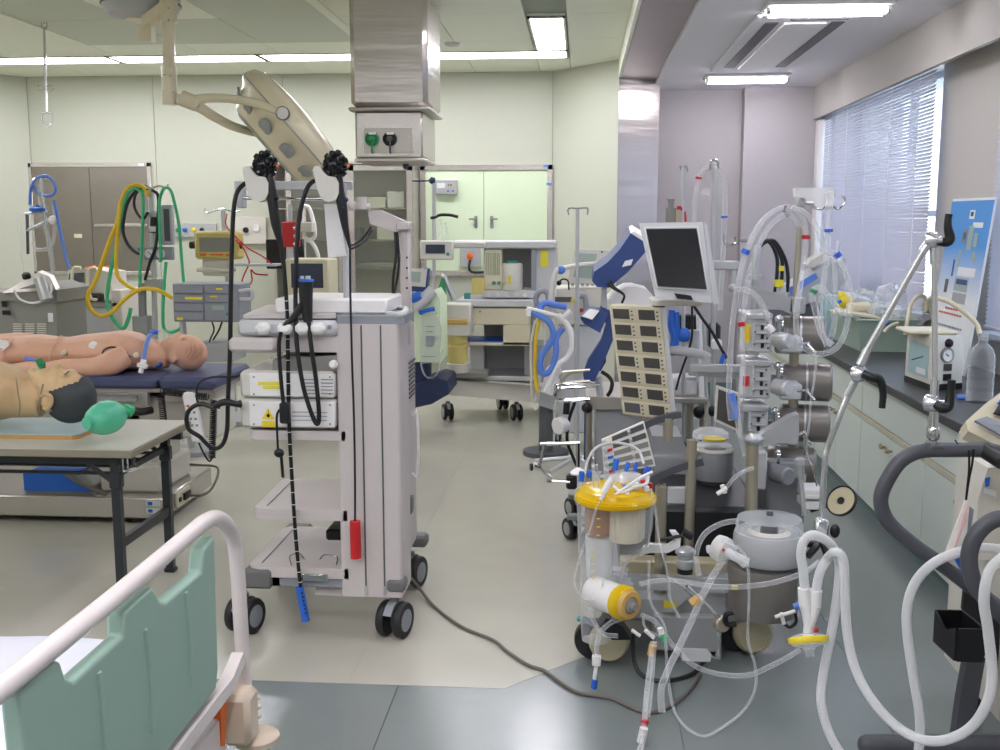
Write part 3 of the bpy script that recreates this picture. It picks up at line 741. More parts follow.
# hand control and spiral cord
def coil(a, b, r=.012, turns=24, th=.003):
    a, b = V(*a), V(*b); d = b-a; u = d.normalized().orthogonal(); w = d.normalized().cross(u)
    return [a+d*(i/(turns*8))+(u*math.cos(i*math.pi/4)+w*math.sin(i*math.pi/4))*r for i in range(turns*8+1)]
t = Thing('hand_control', 'white hand control hanging from the operating table on a black spiral cord', 'remote control', P(194,440,Y=5.15))
a, b_ = P(189,394,Y=5.2), P(199,440,Y=5.16)
t.part('body', MB().tube([a, (a+b_)/2, b_], [.03,.034,.036], 4, 0, sq=(.062,.028)).ball(a,(.031,.014,.012)).ball(b_,(.031,.014,.014)), 'white')
bt = MB(); bo = MB()
for k in range(4):
    for s in (-1,1):
        pz = a.lerp(b_, .25+k*.14)+V(s*.013,-.016,0)
        (bo if k == 0 and s < 0 else bt).box(pz, (.014,.006,.012), .002)
t.part('button', bt, 'grey_panel'); t.part('button', bo, 'orange')
cc = MB().tube(coil(P(161,397,Y=5.2), P(164,424,Y=5.2), .012, 14), .0035, 5, 0)
cc.tube(coil(P(161,391,Y=5.22), P(208,397,Y=5.22), .012, 22), .0035, 5, 0)
cc.tube(coil(P(214,400,Y=5.2), P(212,458,Y=5.15), .012, 28), .0035, 5, 0)
cc.tube([P(198,441,Y=5.16), P(203,452,Y=5.15), P(209,461,Y=5.15), P(212,458,Y=5.15)], .005, 6, 5)
t.part('spiral_cord', cc, 'black')
# ================================================================= ENDOSCOPY CART
YC = 3.84                                 # front plane of the cart
c = lambda x, y, Y=YC: P(x, y, Y=Y)
t = Thing('endoscopy_cart', 'tall cream endoscopy cart with a column, three shelves and twin-wheel casters', 'cart', (c(325,600).x,4.15,0))
def xz(x, y, Y=YC): p = P(x, y, Y=Y); return p.x, p.z
xl, xr_ = c(338,450).x, c(400.5,450).x
zt_, zb_ = c(370,324).z, c(370,597).z
# column: rounded post with two grooves
w = xr_-xl; prof = []
def colprof(w, d, r):
    return [(xl+w/2+x, YC+d/2+y) for x, y in rr(w, d, r, 5)]
colm_ = t.part('column', MB().prism([V(x,y,zb_) for x,y in colprof(w,.22,.014)], (0,0,zt_-zb_)), 'cart_white')
for x in (363.5,382.5):
    gx = c(x,450).x; t.part('groove', MB().b2((gx-.003,YC-.002,zb_+.03),(gx+.003,YC+.004,zt_-.005)), 'grey_dark', colm_)
    t.part('groove_stop', MB().b2((gx-.006,YC-.004,zb_+.006),(gx+.006,YC+.004,zb_+.045),.002), 'alu', colm_)
t.part('column_cap', MB().prism([V(x,y,zt_) for x,y in colprof(w+.02,.26,.02)], (0,0,.03)), 'cart_grey')
xR = P(415.5,450,Y=YC+.58).x
# rear service panel with vents seen beside the column
rp = t.part('rear_panel', MB().b2((xr_-.2,YC+.24,zb_+.05),(xR,YC+.60,c(405,335).z),.012), 'cart_white')
for k in range(9):
    z = 1.02-k*.018; t.part('vent', MB().b2((xR+.004,YC+.40,z),(xR+.008,YC+.56,z+.007)), 'grey_dark', rp)
t.part('cable_hook', MB().tube([(xR+.005,YC+.45,.80),(xR+.03,YC+.45,.80),(xR+.03,YC+.45,.55),(xR+.005,YC+.45,.55)], .006, 8, 3), 'white', rp)
t.part('latch', MB().b2((xR+.003,YC+.34,.40),(xR+.02,YC+.40,.47),.005), 'cart_dark', rp)
# shelves
def shelf(x0, y, xb, yb, th, lip=True, name='shelf'):
    z = c(300,y).z; yk = min(P(xb, yb, Z=z).y, YC+.62); xa = c(x0,y).x
    xk = P(xb,yb,Z=z).x; ra_ = .045
    pts = [(xa+ra_*(1-math.sin(q_)),YC+ra_*(1-math.cos(q_))) for q_ in [math.pi/2*k/5 for k in range(5,-1,-1)]]+[(xl+.03,YC),(xl+.03,yk)]+[(xk+ra_*(1-math.sin(q_)),yk-ra_*(1-math.cos(q_))) for q_ in [math.pi/2*k/5 for k in range(6)]]
    s = t.part(name, MB().prism([V(x,y_,z-th) for x,y_ in pts], (0,0,th)), 'cart_white')
    g = MB().tube([V(xa+.045,YC+.05,z+.001), V(P(xb,yb,Z=z).x+.05,yk-.06,z+.001)], .003, 6, 0)
    t.part('groove', g, 'cart_grey', s)
    return z, yk
shelf(252,510,284,478,.04); zs, yk = shelf(247,568,285,526,.04); shelf(247,431,252,420,.035)
t.part('shelf_clip', MB().b2((c(302,575).x,YC-.012,c(302,580).z),(c(328,575).x,YC,c(302,573).z),.003).tube([c(292,568,YC+.02)+V(0,0,.004), c(290,556,YC+.08), c(300,554,YC+.14), c(307,561,YC+.10), c(318,561,YC+.1), c(324,555,YC+.14), c(337,557,YC+.1), c(335,570,YC+.02)], .0025, 6, 4), 'chrome')
# base
zz = c(300,573).z; zy = c(300,588).z
t.part('base_beam', MB().b2((c(262,580).x,YC+.01,zy),(xl+.03,YC+.06,zz),.004).b2((c(262,580).x,YC+.56,zy),(xl+.03,YC+.61,zz),.004).b2((c(262,580).x,YC+.01,zy),(c(280,580).x,YC+.6,zz),.004), 'cart_grey')
for x0, x1 in ((243,272),(386,405)):
    for ya in (YC-.01, YC+.56):
        t.part('base_corner', MB().b2((c(x0,580).x,ya,c(300,590).z),(c(x1,580).x,ya+.08,c(300,570 if x0 < 300 else 577).z),.012), 'cart_dark')
t.part('base_plate', MB().b2((c(312,595).x,YC+.05,c(330,600).z),(c(372,595).x,YC+.5,c(330,592).z)), 'cart_white')
for x, y in ((.5*(c(232,600).x+c(252,600).x),YC+.03),(c(393,600).x,YC+.03),(c(243,600).x+.02,YC+.66),(xR-.03,YC+.60)):
    caster(t, (x,y), .070, .10, -.30, 'cart_grey', 'rubber', 'cart_dark')
# top deck
zd0, zd1 = c(300,336).z, c(300,320).z
deck = t.part('top_deck', MB().b2((c(238,330).x,YC-.02,zd0),(xl+.01,YC+.5,zd1),.015), 'grey_light')
t.part('deck_knob', MB().lathe([(.008,0),(.008,.006),(.004,.008)], c(330,327,YC-.02), (0,-1,0), 12), 'grey_panel', deck)
t.part('deck_panel', MB().prism([c(243,319,YC)+V(0,0,.002),c(336,319,YC)+V(0,0,.002),c(336,308,YC+.35),c(268,308,YC+.35)], (0,0,.014)), 'cart_white', deck)
for x in (262,284,302,317):
    t.part('bumper', MB().pbox(x-8,323,x+7,335,YC-.06,.045,.014), 'white', deck)
t.part('drawer_unit', MB().b2((c(270,345).x,YC,c(300,352).z),(xl+.01,YC+.45,zd0)), 'cart_white')
t.part('upper_tray', MB().b2((c(232,345).x,YC-.05,c(300,352).z),(c(280,345).x,YC+.3,c(300,337).z),.014), 'cart_white')
# hanger frame on top of the cart
YH = YC+.12
pole = t.part('pole', MB().cyl(c(346.5,316,YH), c(346.5,238,YH), .0125, n=14).cyl(c(346,240,YH), c(344,183,YH), .010, n=12), 'alu_paint')
t.part('hanger_bar', MB().pbox(234,181,352,190,YH,.02,.003), 'alu_paint')
t.part('hanger_tube', MB().cyl(c(243,198,YH), c(330,199,YH), .007, n=10), 'chrome')
t.part('hanger_block', MB().pbox(236,190,243,208,YH-.01,.05,.004), 'alu_paint')
for x0 in (243,313.5):
    pl = [(x0-1,170),(x0+1,166),(x0+6,166),(x0+9,171),(x0+14,176),(x0+22,177),(x0+25,183),(x0+25,193),(x0+22,200),(x0+15,202),(x0+8,199),(x0+4,190)]
    t.part('scope_holder', MB().prism([c(x,y,YC-.045) for x,y in pl], (0,.06,0)), 'white_warm')
t.parts('chute', [MB().prism([c(324,204,YH-.02),c(337,204,YH-.02),c(346,256,YH-.02),c(328,258,YH-.02)], (0,.05,0)), MB().prism([c(331,153,YH),c(337,154,YH),c(345,166,YH),c(331,170,YH)],(0,.03,0))], 'white')
# monitor arm and its post
YA = YC+.42
post = t.part('monitor_post', MB().pbox(399.5,226,410,345,YA,.05,.008), 'cart_white')
for y in (257.5,268,278,288): t.part('post_hole', MB().lathe([(.0045,0),(.0045,.004)], c(407,y,YA-.001), (0,-1,0), 10), 'black', post)
arm = t.part('monitor_arm', MB().prism([c(367.5,211,YA-.02),c(379,210,YA-.02),c(404,221,YA-.02),c(408,222,YA-.02),c(408,228,YA-.02),c(399,231,YA-.02),c(395,232,YA-.02),c(370,224,YA-.02)], (0,.07,0)), 'cart_white')
t.part('arm_joint', MB().cyl(c(362,209,YA-.03), c(362,197,YA-.03), .019, n=16).cyl(c(352,206,YA-.02), c(370,207,YA-.02), .014, n=14).ball(c(352,206,YA-.02), .022), 'cart_white', arm)
t.part('arm_knuckle', MB().pbox(396,222,409,230,YA-.03,.085,.004), 'cart_white', arm)
t.part('arm_cable', MB().tube([c(372,230,YA-.03),c(366,240,YA-.06),c(358,246,YA-.1),c(350,249,YA-.15),c(349,246,YA-.16),c(355,244,YA-.12),c(363,238,YA-.07),c(371,227,YA-.04)], .004, 7, 6).tube([c(395,232,YA-.03),c(396,255,YA-.04),c(393,280,YA-.04),c(393,302,YA-.05),c(393,310,YA-.1)], .0055, 7, 6).tube([c(397,232,YA-.03),c(399,262,YA-.04),c(396,285,YA-.04),c(393,300,YA-.06)], .005, 7, 6), 'black')
t.part('side_handle', MB().tube([c(388,314,YC+.05),c(398,315,YC),c(405,312,YC+.06),c(405,309,YC+.25),c(398,308,YC+.34)], .012, 10, 5), 'grey_light')
# white paper-covered box on the deck
one('white_box', MB().b2((c(278,305,YC+.1).x,YC+.06,zt_+.031),(c(389,305,YC+.1).x,YC+.40,c(355,298,YC+.1).z),.008), 'white', 'plain white box lying on top of the endoscopy cart', 'box', (c(357,305,YC+.1).x,YC+.25,zt_+.03))
one('grey_cloth', MB().prism([c(272,372,YC+.01),c(338,371,YC+.01),c(338,355,YC+.01),c(310,357,YC+.01),c(290,356,YC+.01),c(273,360,YC+.01)], (0,.34,0)), 'vent_grey', 'folded grey instrument cover between the deck and the video processor', 'cover', c(300,372,YC+.1))
# processors
def processor(y0, y1, label, group):
    p = Thing('video_processor', label, 'processor', c(290,y1,YC+.2), group)
    a, z0, b_, z1 = c(241,y1).x, c(290,y1).z, c(339,y1).x, c(290,y0).z
    body = p.part('case', MB().b2((a,YC-.01,z0+.004),(xl-.004,YC+.36,z1),.012), 'white_warm')
    p.part('front_frame', MB().b2((c(251,y1).x,YC-.016,z0+.012),(xl-.006,YC-.009,z1-.008),.002), 'white', body)
    for x in (254,330):
        for y in (y0+6,y1-5): p.part('screw', MB().lathe([(.003,0),(.003,.003),(0,.004)], c(x,y,YC-.016), (0,-1,0), 8), 'grey_dark', body)
    return p, body
p1, b1 = processor(371,399, 'cream video processor with a yellow sticker and vent slots, upper of two on the cart', 'video processors on the endoscopy cart')
for i in range(2): p1.part('sticker', MB().pbox(258+5*i,382+4*i,281,385+4*i,YC-.0185,.002), 'yellow_tag', b1)
for k in range(5):
    for x0 in (303,321): p1.part('vent_slot', MB().pbox(x0,379+k*3.5,x0+12,380.2+k*3.5,YC-.0185,.002), 'grey_mid', b1)
p2, b2_ = processor(399,429, 'cream light source with a yellow warning triangle, lower of two on the cart', 'video processors on the endoscopy cart')
p2.part('warning_sign', MB().prism([c(268,408,YC-.0175),c(274.5,419,YC-.0175),c(262,419,YC-.0175)], (0,-.002,0)), 'yellow', b2_, 'yellow warning triangle')
p2.part('warning_mark', MB().lathe([(.007,0),(.007,.001)], c(268.3,415.5,YC-.0195), (0,-1,0), 8).tube([c(268.3,410.5,YC-.02),c(268.3,418,YC-.02)],.0012,4,0), 'black', b2_)
p2.part('warning_label', MB().pbox(262,421,275,427,YC-.0185,.002), 'yellow', b2_)
for k in range(3): p2.part('print_line', MB().pbox(292,412+k*4,327,412.6+k*4,YC-.0185,.002), 'print_grey', b2_)
p1.part('side_socket', MB().lathe([(.016,0),(.016,.02),(.01,.03)], c(334,364,YC-.016), (0,-1,0), 14), 'white')
one('power_supply', MB().pbox(325.5,530,352,541,YC+.16,.16,.008), 'black', 'black power adaptor box on the lowest cart shelf', 'adaptor', c(338,541,YC+.2))
# ---------------- endoscopes
def scope_head(t, x0, Y):
    h = t.part('control_head', MB().ball(c(x0+22,166,Y), (.036,.03,.042), 12, 8), 'black_gloss')
    kn = MB()
    random.seed(int(x0))
    for k in range(26):
        a = k*2.39996; zz_ = 1-2*(k+.5)/26; r_ = math.sqrt(1-zz_*zz_)
        d = V(r_*math.cos(a), r_*math.sin(a)*.8, zz_)
        p = c(x0+22,165,Y)+V(d.x*.037, d.y*.03, d.z*.044)
        kn.lathe([(.011,-.006),(.012,.004),(.009,.011),(0,.012)], p, d, 8)
    t.part('dial_knob', kn, 'black_gloss', h)
    t.part('red_button', MB().lathe([(.006,0),(.006,.006),(0,.007)], c(x0+34,166,Y-.02), (1,-.4,0), 8), 'orange', h)
    return h
Y = YC-.02
e = Thing('endoscope', 'black endoscope with a long marked tube and a blue tip cap, hung on the cart', 'endoscope', c(262,200,Y))
scope_head(e, 243, Y)
e.part('grip', MB().tube([c(268,172,Y),c(270,185,Y),c(273,205,Y),c(276,225,Y),c(281,245,Y)], [.016,.02,.019,.0175,.009], 12, 5), 'black')
e.part('port', MB().tube([c(272,202,Y),c(276,199,Y-.01)], [.012,.008], 10, 0).ball(c(277,198,Y-.01),.008,8,6), 'black_gloss')
ins = [c(281,244,Y),c(284,268,Y),c(287,310,Y),c(288,360,Y),c(289,420,Y),c(292,480,Y),c(296,540,Y),c(301,592,Y)]
tb = e.part('insertion_tube', MB().tube(ins, [.0095,.0085,.0075,.0075,.0075,.0075,.0075,.0075], 10, 8), 'black')
sp = spline(ins, 20); rgs = MB()
for k in range(36, len(sp)-2, 4): rgs.lathe([(.0079,-.0012),(.0079,.0012)], sp[k], sp[k+1]-sp[k], 10)
e.part('depth_mark', rgs, 'white', tb)
cap = e.part('tip_cap', MB().cyl(c(299.5,587,Y), c(306,621,Y), .0155, n=16), 'blue', None, 'blue tip cap')
cp = MB()
for k in range(6): cp.box(c(302+k*.75,593+k*4,Y-.0155), (.007,.002,.008))
e.part('cap_print', cp, 'navy_dark', cap)
e.part('light_cable', MB().tube([c(250,180,Y+.03),c(240,188,Y+.01),c(235,200,Y),c(232.5,230,Y),c(231,290,Y),c(230,350,Y),c(228,400,Y),c(227,430,Y),c(222,445,Y),c(212,448,Y),c(200,437,Y-.01),c(188,428,Y-.02),c(188,412,Y-.02),c(200,404,Y-.02),c(214,408,Y-.02)], .0085, 9, 7), 'black')
e.part('cable_loop', MB().tube([c(214,406,Y-.03),c(225,402,Y-.03),c(236,404,Y-.03),c(240,404,Y-.02)], [.012,.014,.011,.016], 10, 4).tube([c(196,397,Y),c(199,383,Y),c(213,377,Y),c(234,377,Y+.04),c(241,374,Y+.1)], .004, 7, 5).tube([c(196,395,Y),c(200,404,Y),c(220,408,Y)],.004,7,4), 'black')
e2 = Thing('endoscope', 'black endoscope with a thin tube and a red tip cap, hung beside the cart column', 'endoscope', c(332,200,Y))
scope_head(e2, 313.5, Y)
e2.part('grip', MB().tube([c(338,172,Y),c(339,190,Y),c(342,205,Y),c(345,225,Y),c(350,248,Y)], [.016,.019,.019,.014,.005], 12, 5), 'black')
e2.part('port', MB().tube([c(342,203,Y),c(347,199,Y-.01)], [.012,.008], 10, 0).box(c(343,207,Y-.02),(.006,.004,.006)), 'navy_dark')
e2.part('insertion_tube', MB().tube([c(350,246,Y),c(350.5,300,Y),c(352,360,Y-.01),c(354,420,Y-.01),c(355,480,Y-.012),c(355,524,Y-.012)], .0042, 8, 7), 'black')
e2.part('tip_cap', MB().cyl(c(355,521,Y-.012), c(356,558,Y-.012), .0205, n=18), 'red', None, 'red tip cap')
e2.part('light_cable', MB().tube([c(322,178,Y+.03),c(310,184,Y+.01),c(303,200,Y),c(298.5,225,Y),c(296.5,260,Y),c(295.5,300,Y),c(297,345,Y-.02),c(303,385,Y-.03),c(311,412,Y-.03),c(317,424,Y-.03),c(319,414,Y-.03),c(316,380,Y-.03),c(311,345,Y-.03),c(308,315,Y-.02)], .0085, 9, 7), 'black')
hd_ = e2.part('plug', MB().tube([c(306,279,Y-.01),c(306,300,Y-.01),c(308,322,Y-.02)], [.027,.025,.017], 14, 4), 'black')
e2.part('plug_ring', MB().cyl(c(306,281.5,Y-.01), c(306,279,Y-.01), .029, n=16), 'blue', hd_)
e2.part('pins', MB().cyl(c(302,279,Y-.01), c(302,276,Y-.01), .008, n=8).cyl(c(308,279,Y-.01), c(308,276,Y-.01), .01, n=8), 'grey_light', hd_)
e2.part('branch', MB().tube([c(303,305,Y-.02),c(293,318,Y-.02),c(283,328,Y-.03),c(279,345,Y-.03),c(281,380,Y-.03),c(284,408,Y-.03)], [.017,.012,.008,.0075,.0075,.0075], 10, 6).pbox(279,403,289,424,Y-.04,.03,.006).tube([c(281,408,Y-.03),c(277,415,Y-.03),c(277,430,Y-.03),c(278,450,Y-.03)], .0045, 7, 5).ball(c(279,453,Y-.03), (.02,.012,.018), 8, 6).tube([c(281,453,Y-.03),c(283,477,Y)], .006, 7, 0), 'black')
# cable lying across the floor
fc = [P(411,578,Z=.09), P(421,590,Z=.03), P(435,607,Z=.008), P(462,627,Z=.007), P(493,640,Z=.007), P(508,652,Z=.007), P(528,665,Z=.007), P(545,671,Z=.007), P(563,684,Z=.007), P(580,693,Z=.007), P(610,698,Z=.007), P(628,706,Z=.007), P(645,712,Z=.007), P(662,710,Z=.007), P(684,696,Z=.007), P(700,675,Z=.01)]
one('power_cable', MB().tube(fc, .0068, 8, 6), 'cable_grey', 'grey power cable snaking over the floor from the endoscopy cart', 'cable', fc[5])
# ================================================================= CEILING EQUIPMENT
# surgical lamp
YL = 6.35
l = lambda x, y, Y=YL: P(x, y, Y=Y)
lc = P(144,10,Z=ZL-.08)
t = Thing('surgical_lamp', 'cream surgical lamp on a jointed arm, its round head tilted down', 'surgical lamp', (lc.x,lc.y,ZL))
lc = V(l(170,0).x-.27, YL+.22, ZL)
t.part('ceiling_cover', MB().lathe([(.235,0),(.235,-.05),(.225,-.085),(.20,-.115),(.10,-.135),(0,-.135)], lc, (0,0,1), 32), 'alu_paint')
t.part('cover_ring', MB().lathe([(.24,-.045),(.243,-.05),(.24,-.056)], lc, (0,0,1), 32), 'grey_dark')
t.part('hub', MB().lathe([(.075,-.12),(.075,-.14),(.04,-.15)], lc+V(-.03,0,0), (0,0,1), 20), 'lamp_cream')
t.part('stub_arm', MB().tube([l(147,42,YL+.1), l(147,25,YL+.1)], .05, 4, 0, sq=(.08,.07)).tube([l(147,22,YL+.1), l(166,8,YL)], .04, 4, 0, sq=(.07,.06)), 'lamp_cream')
tu = t.part('drop_tube', MB().cyl(l(168.5,-14), l(168.5,22), .052, n=18).cyl(l(168.5,20), l(169,68), .037, n=18).cyl(l(169,66), l(169.5,84), .046, n=18).cyl(l(169.5,84),l(170,105),.045, n=18), 'lamp_cream')
for x, y in ((168.5,8),(168.5,20),(164,75),(170,76),(170,68),(163,90),(173,90)): t.part('screw', MB().lathe([(.007,0),(.007,.004),(0,.005)], l(x,y,YL-.047), (0,-1,0), 8), 'chrome', tu)
t.part('joint', MB().cyl(l(178,99), l(184,100), .03, n=14), 'white')
t.part('yoke_joint', MB().tube([l(182,98), l(196,104), l(200,106)], [.048,.046,.036], 12, 3), 'lamp_cream')
# yoke: two arms round the head
nrm = V(-.74,-.16,-.65).normalized()
t.part('yoke', MB().tube([l(196,100),l(210,98),l(232,99),l(255,103),l(275,110),l(284,113)], [.03,.028,.026,.025,.024,.024], 10, 5).tube([l(198,106,YL),l(215,117,YL+.08),l(235,127,YL+.25),l(262,134,YL+.5),l(282,134,YL+.8)], [.032,.03,.028,.026,.024], 10, 5), 'lamp_cream')
R3 = .44
prof = [(0,.185),(R3*.62,.185),(R3*.74,.17),(R3*.90,.05),(R3*.97,.02),(R3,.0),(R3,-.03),(R3*.96,-.075),(R3*.82,-.115),(R3*.4,-.14),(0,-.145)]
hcen = l(291,130,YL+.42)
head = t.part('lamp_head', MB().lathe([(r, z) for r, z in prof], hcen, nrm, 40), 'lamp_cream')
t.part('rim', MB().lathe([(R3*1.0,.004),(R3*1.008,.0),(R3*1.0,-.006)], hcen, nrm, 40, cap=False), 'grey_mid', head)
t.part('cover_glass', MB().lathe([(R3*.66,.182),(R3*.62,.192),(R3*.3,.196),(0,.196)], hcen, nrm, 32), 'screen_pale', head)
q0_ = nrm.orthogonal().normalized(); q1_ = nrm.cross(q0_)
for k in range(12):
    a_ = math.tau*k/12; d_ = q0_*math.cos(a_)+q1_*math.sin(a_); n_ = (d_*.6+nrm*.8).normalized()
    t.part('lens', MB().lathe([(.062,-.01),(.062,.004),(.05,.008),(0,.008)], hcen+d_*R3*.825+nrm*.112, n_, 18, (1,.8)), 'grey_mid', head)
t.part('pivot', MB().lathe([(.0,-.03),(.036,-.03),(.036,.01),(.03,.014),(0,.014)], hcen+V(.075,-R3-.0,.06), (0,-1,0), 20), 'white', head)
t.part('pivot_ring', MB().lathe([(.037,-.01),(.041,-.01),(.041,.012),(.037,.012)], hcen+V(.075,-R3-.0,.06), (0,-1,0), 20, cap=False), 'grey_dark', head)
# drip hook hanging from the ceiling
o = P(44,22,Z=ZL); Yk = o.y; k_ = lambda x, y: P(x, y, Y=Yk)
t = Thing('ceiling_drip_hook', 'thin steel drip rod with wire hooks hanging from the ceiling', 'drip hook', o)
t.part('ceiling_ring', MB().tube([k_(44,20)+V(0.02*math.cos(a),0,-.03+.03*math.sin(a)) for a in [i*math.pi/5 for i in range(10)]], .005, 6, 3, closed=True).cyl(o, k_(44,24), .006, n=8), 'chrome')
t.part('rod', MB().cyl(k_(44,27), k_(46.5,112), .009, n=8), 'chrome')
lp = MB()
for s in (-1, 1): lp.tube([k_(45.5,88), k_(45.5+s*4,85.5), k_(45.5+s*8,86.5), k_(45.5+s*7.5,90), k_(45.5+s*3,90), k_(45.5,88)], .003, 6, 4)
t.part('wire_loop', lp, 'chrome')
t.part('hook', MB().tube([k_(42,113),k_(42,122),k_(52,123),k_(52.5,113),k_(42,113)], .006, 6, 0).tube([k_(47,123),k_(46,126),k_(49,127),k_(51,124)],.004,6,3), 'chrome')
# stainless ceiling pendant
YP = 6.55
p = lambda x, y, Y=YP: P(x, y, Y=Y)
a0, a1 = p(349,40).x, p(427,40).x; zc = p(390,107).z; d0 = .62
t = Thing('ceiling_pendant', 'stainless ceiling pendant column with a green and a black power socket', 'pendant', ((a0+a1)/2,YP+.3,ZL))
t.part('column', MB().b2((a0,YP,zc),(a1,YP+d0,ZL-.002),.03), 'stainless_wavy')
t.part('collar', MB().b2((a0-.012,YP-.012,zc-.022),(a1+.012,YP+d0+.012,zc),.008), 'stainless_dull')
b0, b1_ = p(354,135).x, p(422,135).x; ze = p(388,158).z
bx_ = t.part('service_head', MB().b2((b0,YP+.03,ze),(b1_,YP+d0-.03,zc-.022),.012), 'stainless')
t.part('bottom_tray', MB().b2((b0-.006,YP+.024,ze-.02),(b1_+.006,YP+d0-.024,ze),.004), 'stainless_dull')
pl = t.part('socket_plate', MB().pbox(364,128,413,153,YP+.025,.006,.002), 'stainless_dull')
for x, m, lb in ((372,'green','green socket'),(390,'black','black socket')):
    q_ = p(x,139,YP+.02); s_ = t.part('socket', MB().lathe([(.044,0),(.044,.012),(.036,.02),(.03,.012),(0,.012)], q_, (0,-1,0), 22), m, None, lb)
    t.part('socket_tab', MB().pbox(x-3.5,132,x+3.5,134.5,YP-.002,.006), 'white', s_)
    t.part('plug', MB().lathe([(.018,0),(.018,.02),(.012,.026)], q_-V(0,.012,0), (0,-1,0), 14).tube([p(x,141,YP-.02),p(x,148,YP-.02),p(x,153,YP+.02)], .006, 6, 4), m if m == 'green' else 'grey_dark', s_)
t.part('lock', MB().lathe([(.01,0),(.01,.008),(.004,.01)], p(408,137,YP+.025), (0,-1,0), 10).lathe([(.007,0),(.007,.006),(0,.007)], p(408,150,YP+.025), (0,-1,0), 8), 'alu')
t.part('drip_nozzle', MB().lathe([(.02,0),(.02,-.02),(.012,-.035)], ((a0+a1)/2+.05,YP+.3,ze-.02)), 'grey_dark')
random.seed(11)
# ================================================================= BACK WALL
Yw = YB
w_ = lambda x, y, Y=Yw: P(x, y, Y=Y)
def built_in(x0, y0, x1, y1, th=.03):
    fr = MB(); a, b = w_(x0,(y0+y1)/2).x, w_(x1,(y0+y1)/2).x; z1, z0 = w_((x0+x1)/2,y0).z, w_((x0+x1)/2,y1).z
    return a, b, z0, z1
def framed(t, a, b, z0, z1, fw, Y, d, m):
    for q0, q1 in (((a,z1-fw),(b,z1)),((a,z0),(b,z0+fw)),((a,z0),(a+fw,z1)),((b-fw,z0),(b,z1))):
        t.part('frame', MB().b2((q0[0],Y,q0[1]),(q1[0],Y+d,q1[1]),.003), m)
a, b, z0, z1 = built_in(31.5,163,154,275)
t = Thing('stainless_wall_cabinet', 'stainless double-door cabinet built into the green back wall', 'cabinet', ((a+b)/2,Yw,z0))
framed(t, a, b, z0, z1, .04, Yw-.03, .028, 'stainless')
mid = (a+b)/2
for x0, x1 in ((a+.04,mid-.003),(mid+.003,b-.04)):
    d = t.part('door', MB().b2((x0,Yw-.018,z0+.04),(x1,Yw-.004,z1-.04)), 'stainless_dark')
    hx = x1-.12 if x0 < mid-.1 else x0+.10
    t.part('handle', MB().b2((hx-.06,Yw-.03,z0+.36),(hx+.02,Yw-.018,z0+.40),.004) if x0 < mid-.1 else MB().b2((x0+.02,Yw-.028,z0+.47),(x1-.02,Yw-.018,z0+.50),.003), 'cream' if x0 < mid-.1 else 'stainless', d)
t.part('tape_label', MB().b2((b-.12,Yw-.033,z1-.035),(b-.06,Yw-.0305,z1-.008)), 'post_white')
# glass fronted instrument cabinet
a, b, z0, z1 = built_in(285,164,420,345)
t = Thing('glass_cabinet', 'stainless instrument cabinet with glass doors and stocked shelves', 'cabinet', ((a+b)/2,Yw,z0))
Dg = .36; Yg = Yw-Dg
t.part('back', MB().b2((a+.02,Yw-.02,z0+.02),(b-.02,Yw-.002,z1-.02)), 'white')
t.part('case', MB().b2((a,Yg,z0),(a+.02,Yw,z1)).b2((b-.02,Yg,z0),(b,Yw,z1)).b2((a,Yg,z1-.02),(b,Yw,z1)).b2((a,Yg,z0),(b,Yw,z0+.02)), 'stainless_dull')
for x0, x1, y0, y1 in ((288,344,170,345),(350,413,170,345)):
    xa, xb = P(x0,250,Y=Yg).x, P(x1,250,Y=Yg).x; za, zb2 = z0+.02, z1-.03
    fw = .05
    d = t.part('door', MB().b2((xa,Yg-.02,za),(xa+fw,Yg,zb2)).b2((xb-fw,Yg-.02,za),(xb,Yg,zb2)).b2((xa,Yg-.02,zb2-fw),(xb,Yg,zb2)).b2((xa,Yg-.02,za),(xb,Yg,za+fw)).b2((xa,Yg-.02,za+.27),(xb,Yg,za+.29)), 'stainless')
    t.part('pane', MB().b2((xa+fw,Yg-.012,za+fw),(xb-fw,Yg-.008,zb2-fw)), 'glass_cab', d)
t.part('centre_post', MB().b2((P(344,250,Y=Yg).x,Yg-.018,z0),(P(350,250,Y=Yg).x,Yg,z1)), 'stainless')
for y in (208,240,268):
    z = P(380,y,Y=Yg).z; t.part('shelf', MB().b2((a+.02,Yg+.01,z-.012),(b-.02,Yw-.02,z)), 'stainless_dull')
gt = t
zS = [P(380,y,Y=Yg).z for y in (208,240,268)]
cab_in = []
def inside(name, x0, x1, z, h, m, label, cat, y0=.08, d=.2):
    xa, xb = P(x0,220,Y=Yg+.1).x, P(x1,220,Y=Yg+.1).x
    one(name, MB().b2((xa,Yg+y0,z+.001),(xb,Yg+y0+d,z+h),.006), m, label, cat, ((xa+xb)/2,Yg+.1,z), 'goods in the glass cabinet')
inside('carton', 388, 405, zS[0], .15, 'white', 'white carton with blue print on the top cabinet shelf', 'box')
inside('carton', 352, 386, zS[0], .10, 'paper', 'low pale carton beside the white carton on the top cabinet shelf', 'box')
inside('carton', 377, 399, zS[1], .13, 'paper', 'pale carton with a yellow strip on the middle cabinet shelf', 'box')
inside('tin', 354, 360, zS[1], .11, 'grey_panel', 'blue-grey canister on the middle cabinet shelf', 'canister')
inside('carton', 371, 396, z0+.02, .10, 'cardboard', 'brown cardboard box on the cabinet floor', 'box')
inside('carton', 354, 369, z0+.02, .08, 'paper', 'small pale box beside the brown cardboard box', 'box')
inside('tray', 355, 410, zS[2], .05, 'alu', 'steel instrument tray on the lowest cabinet shelf', 'tray')
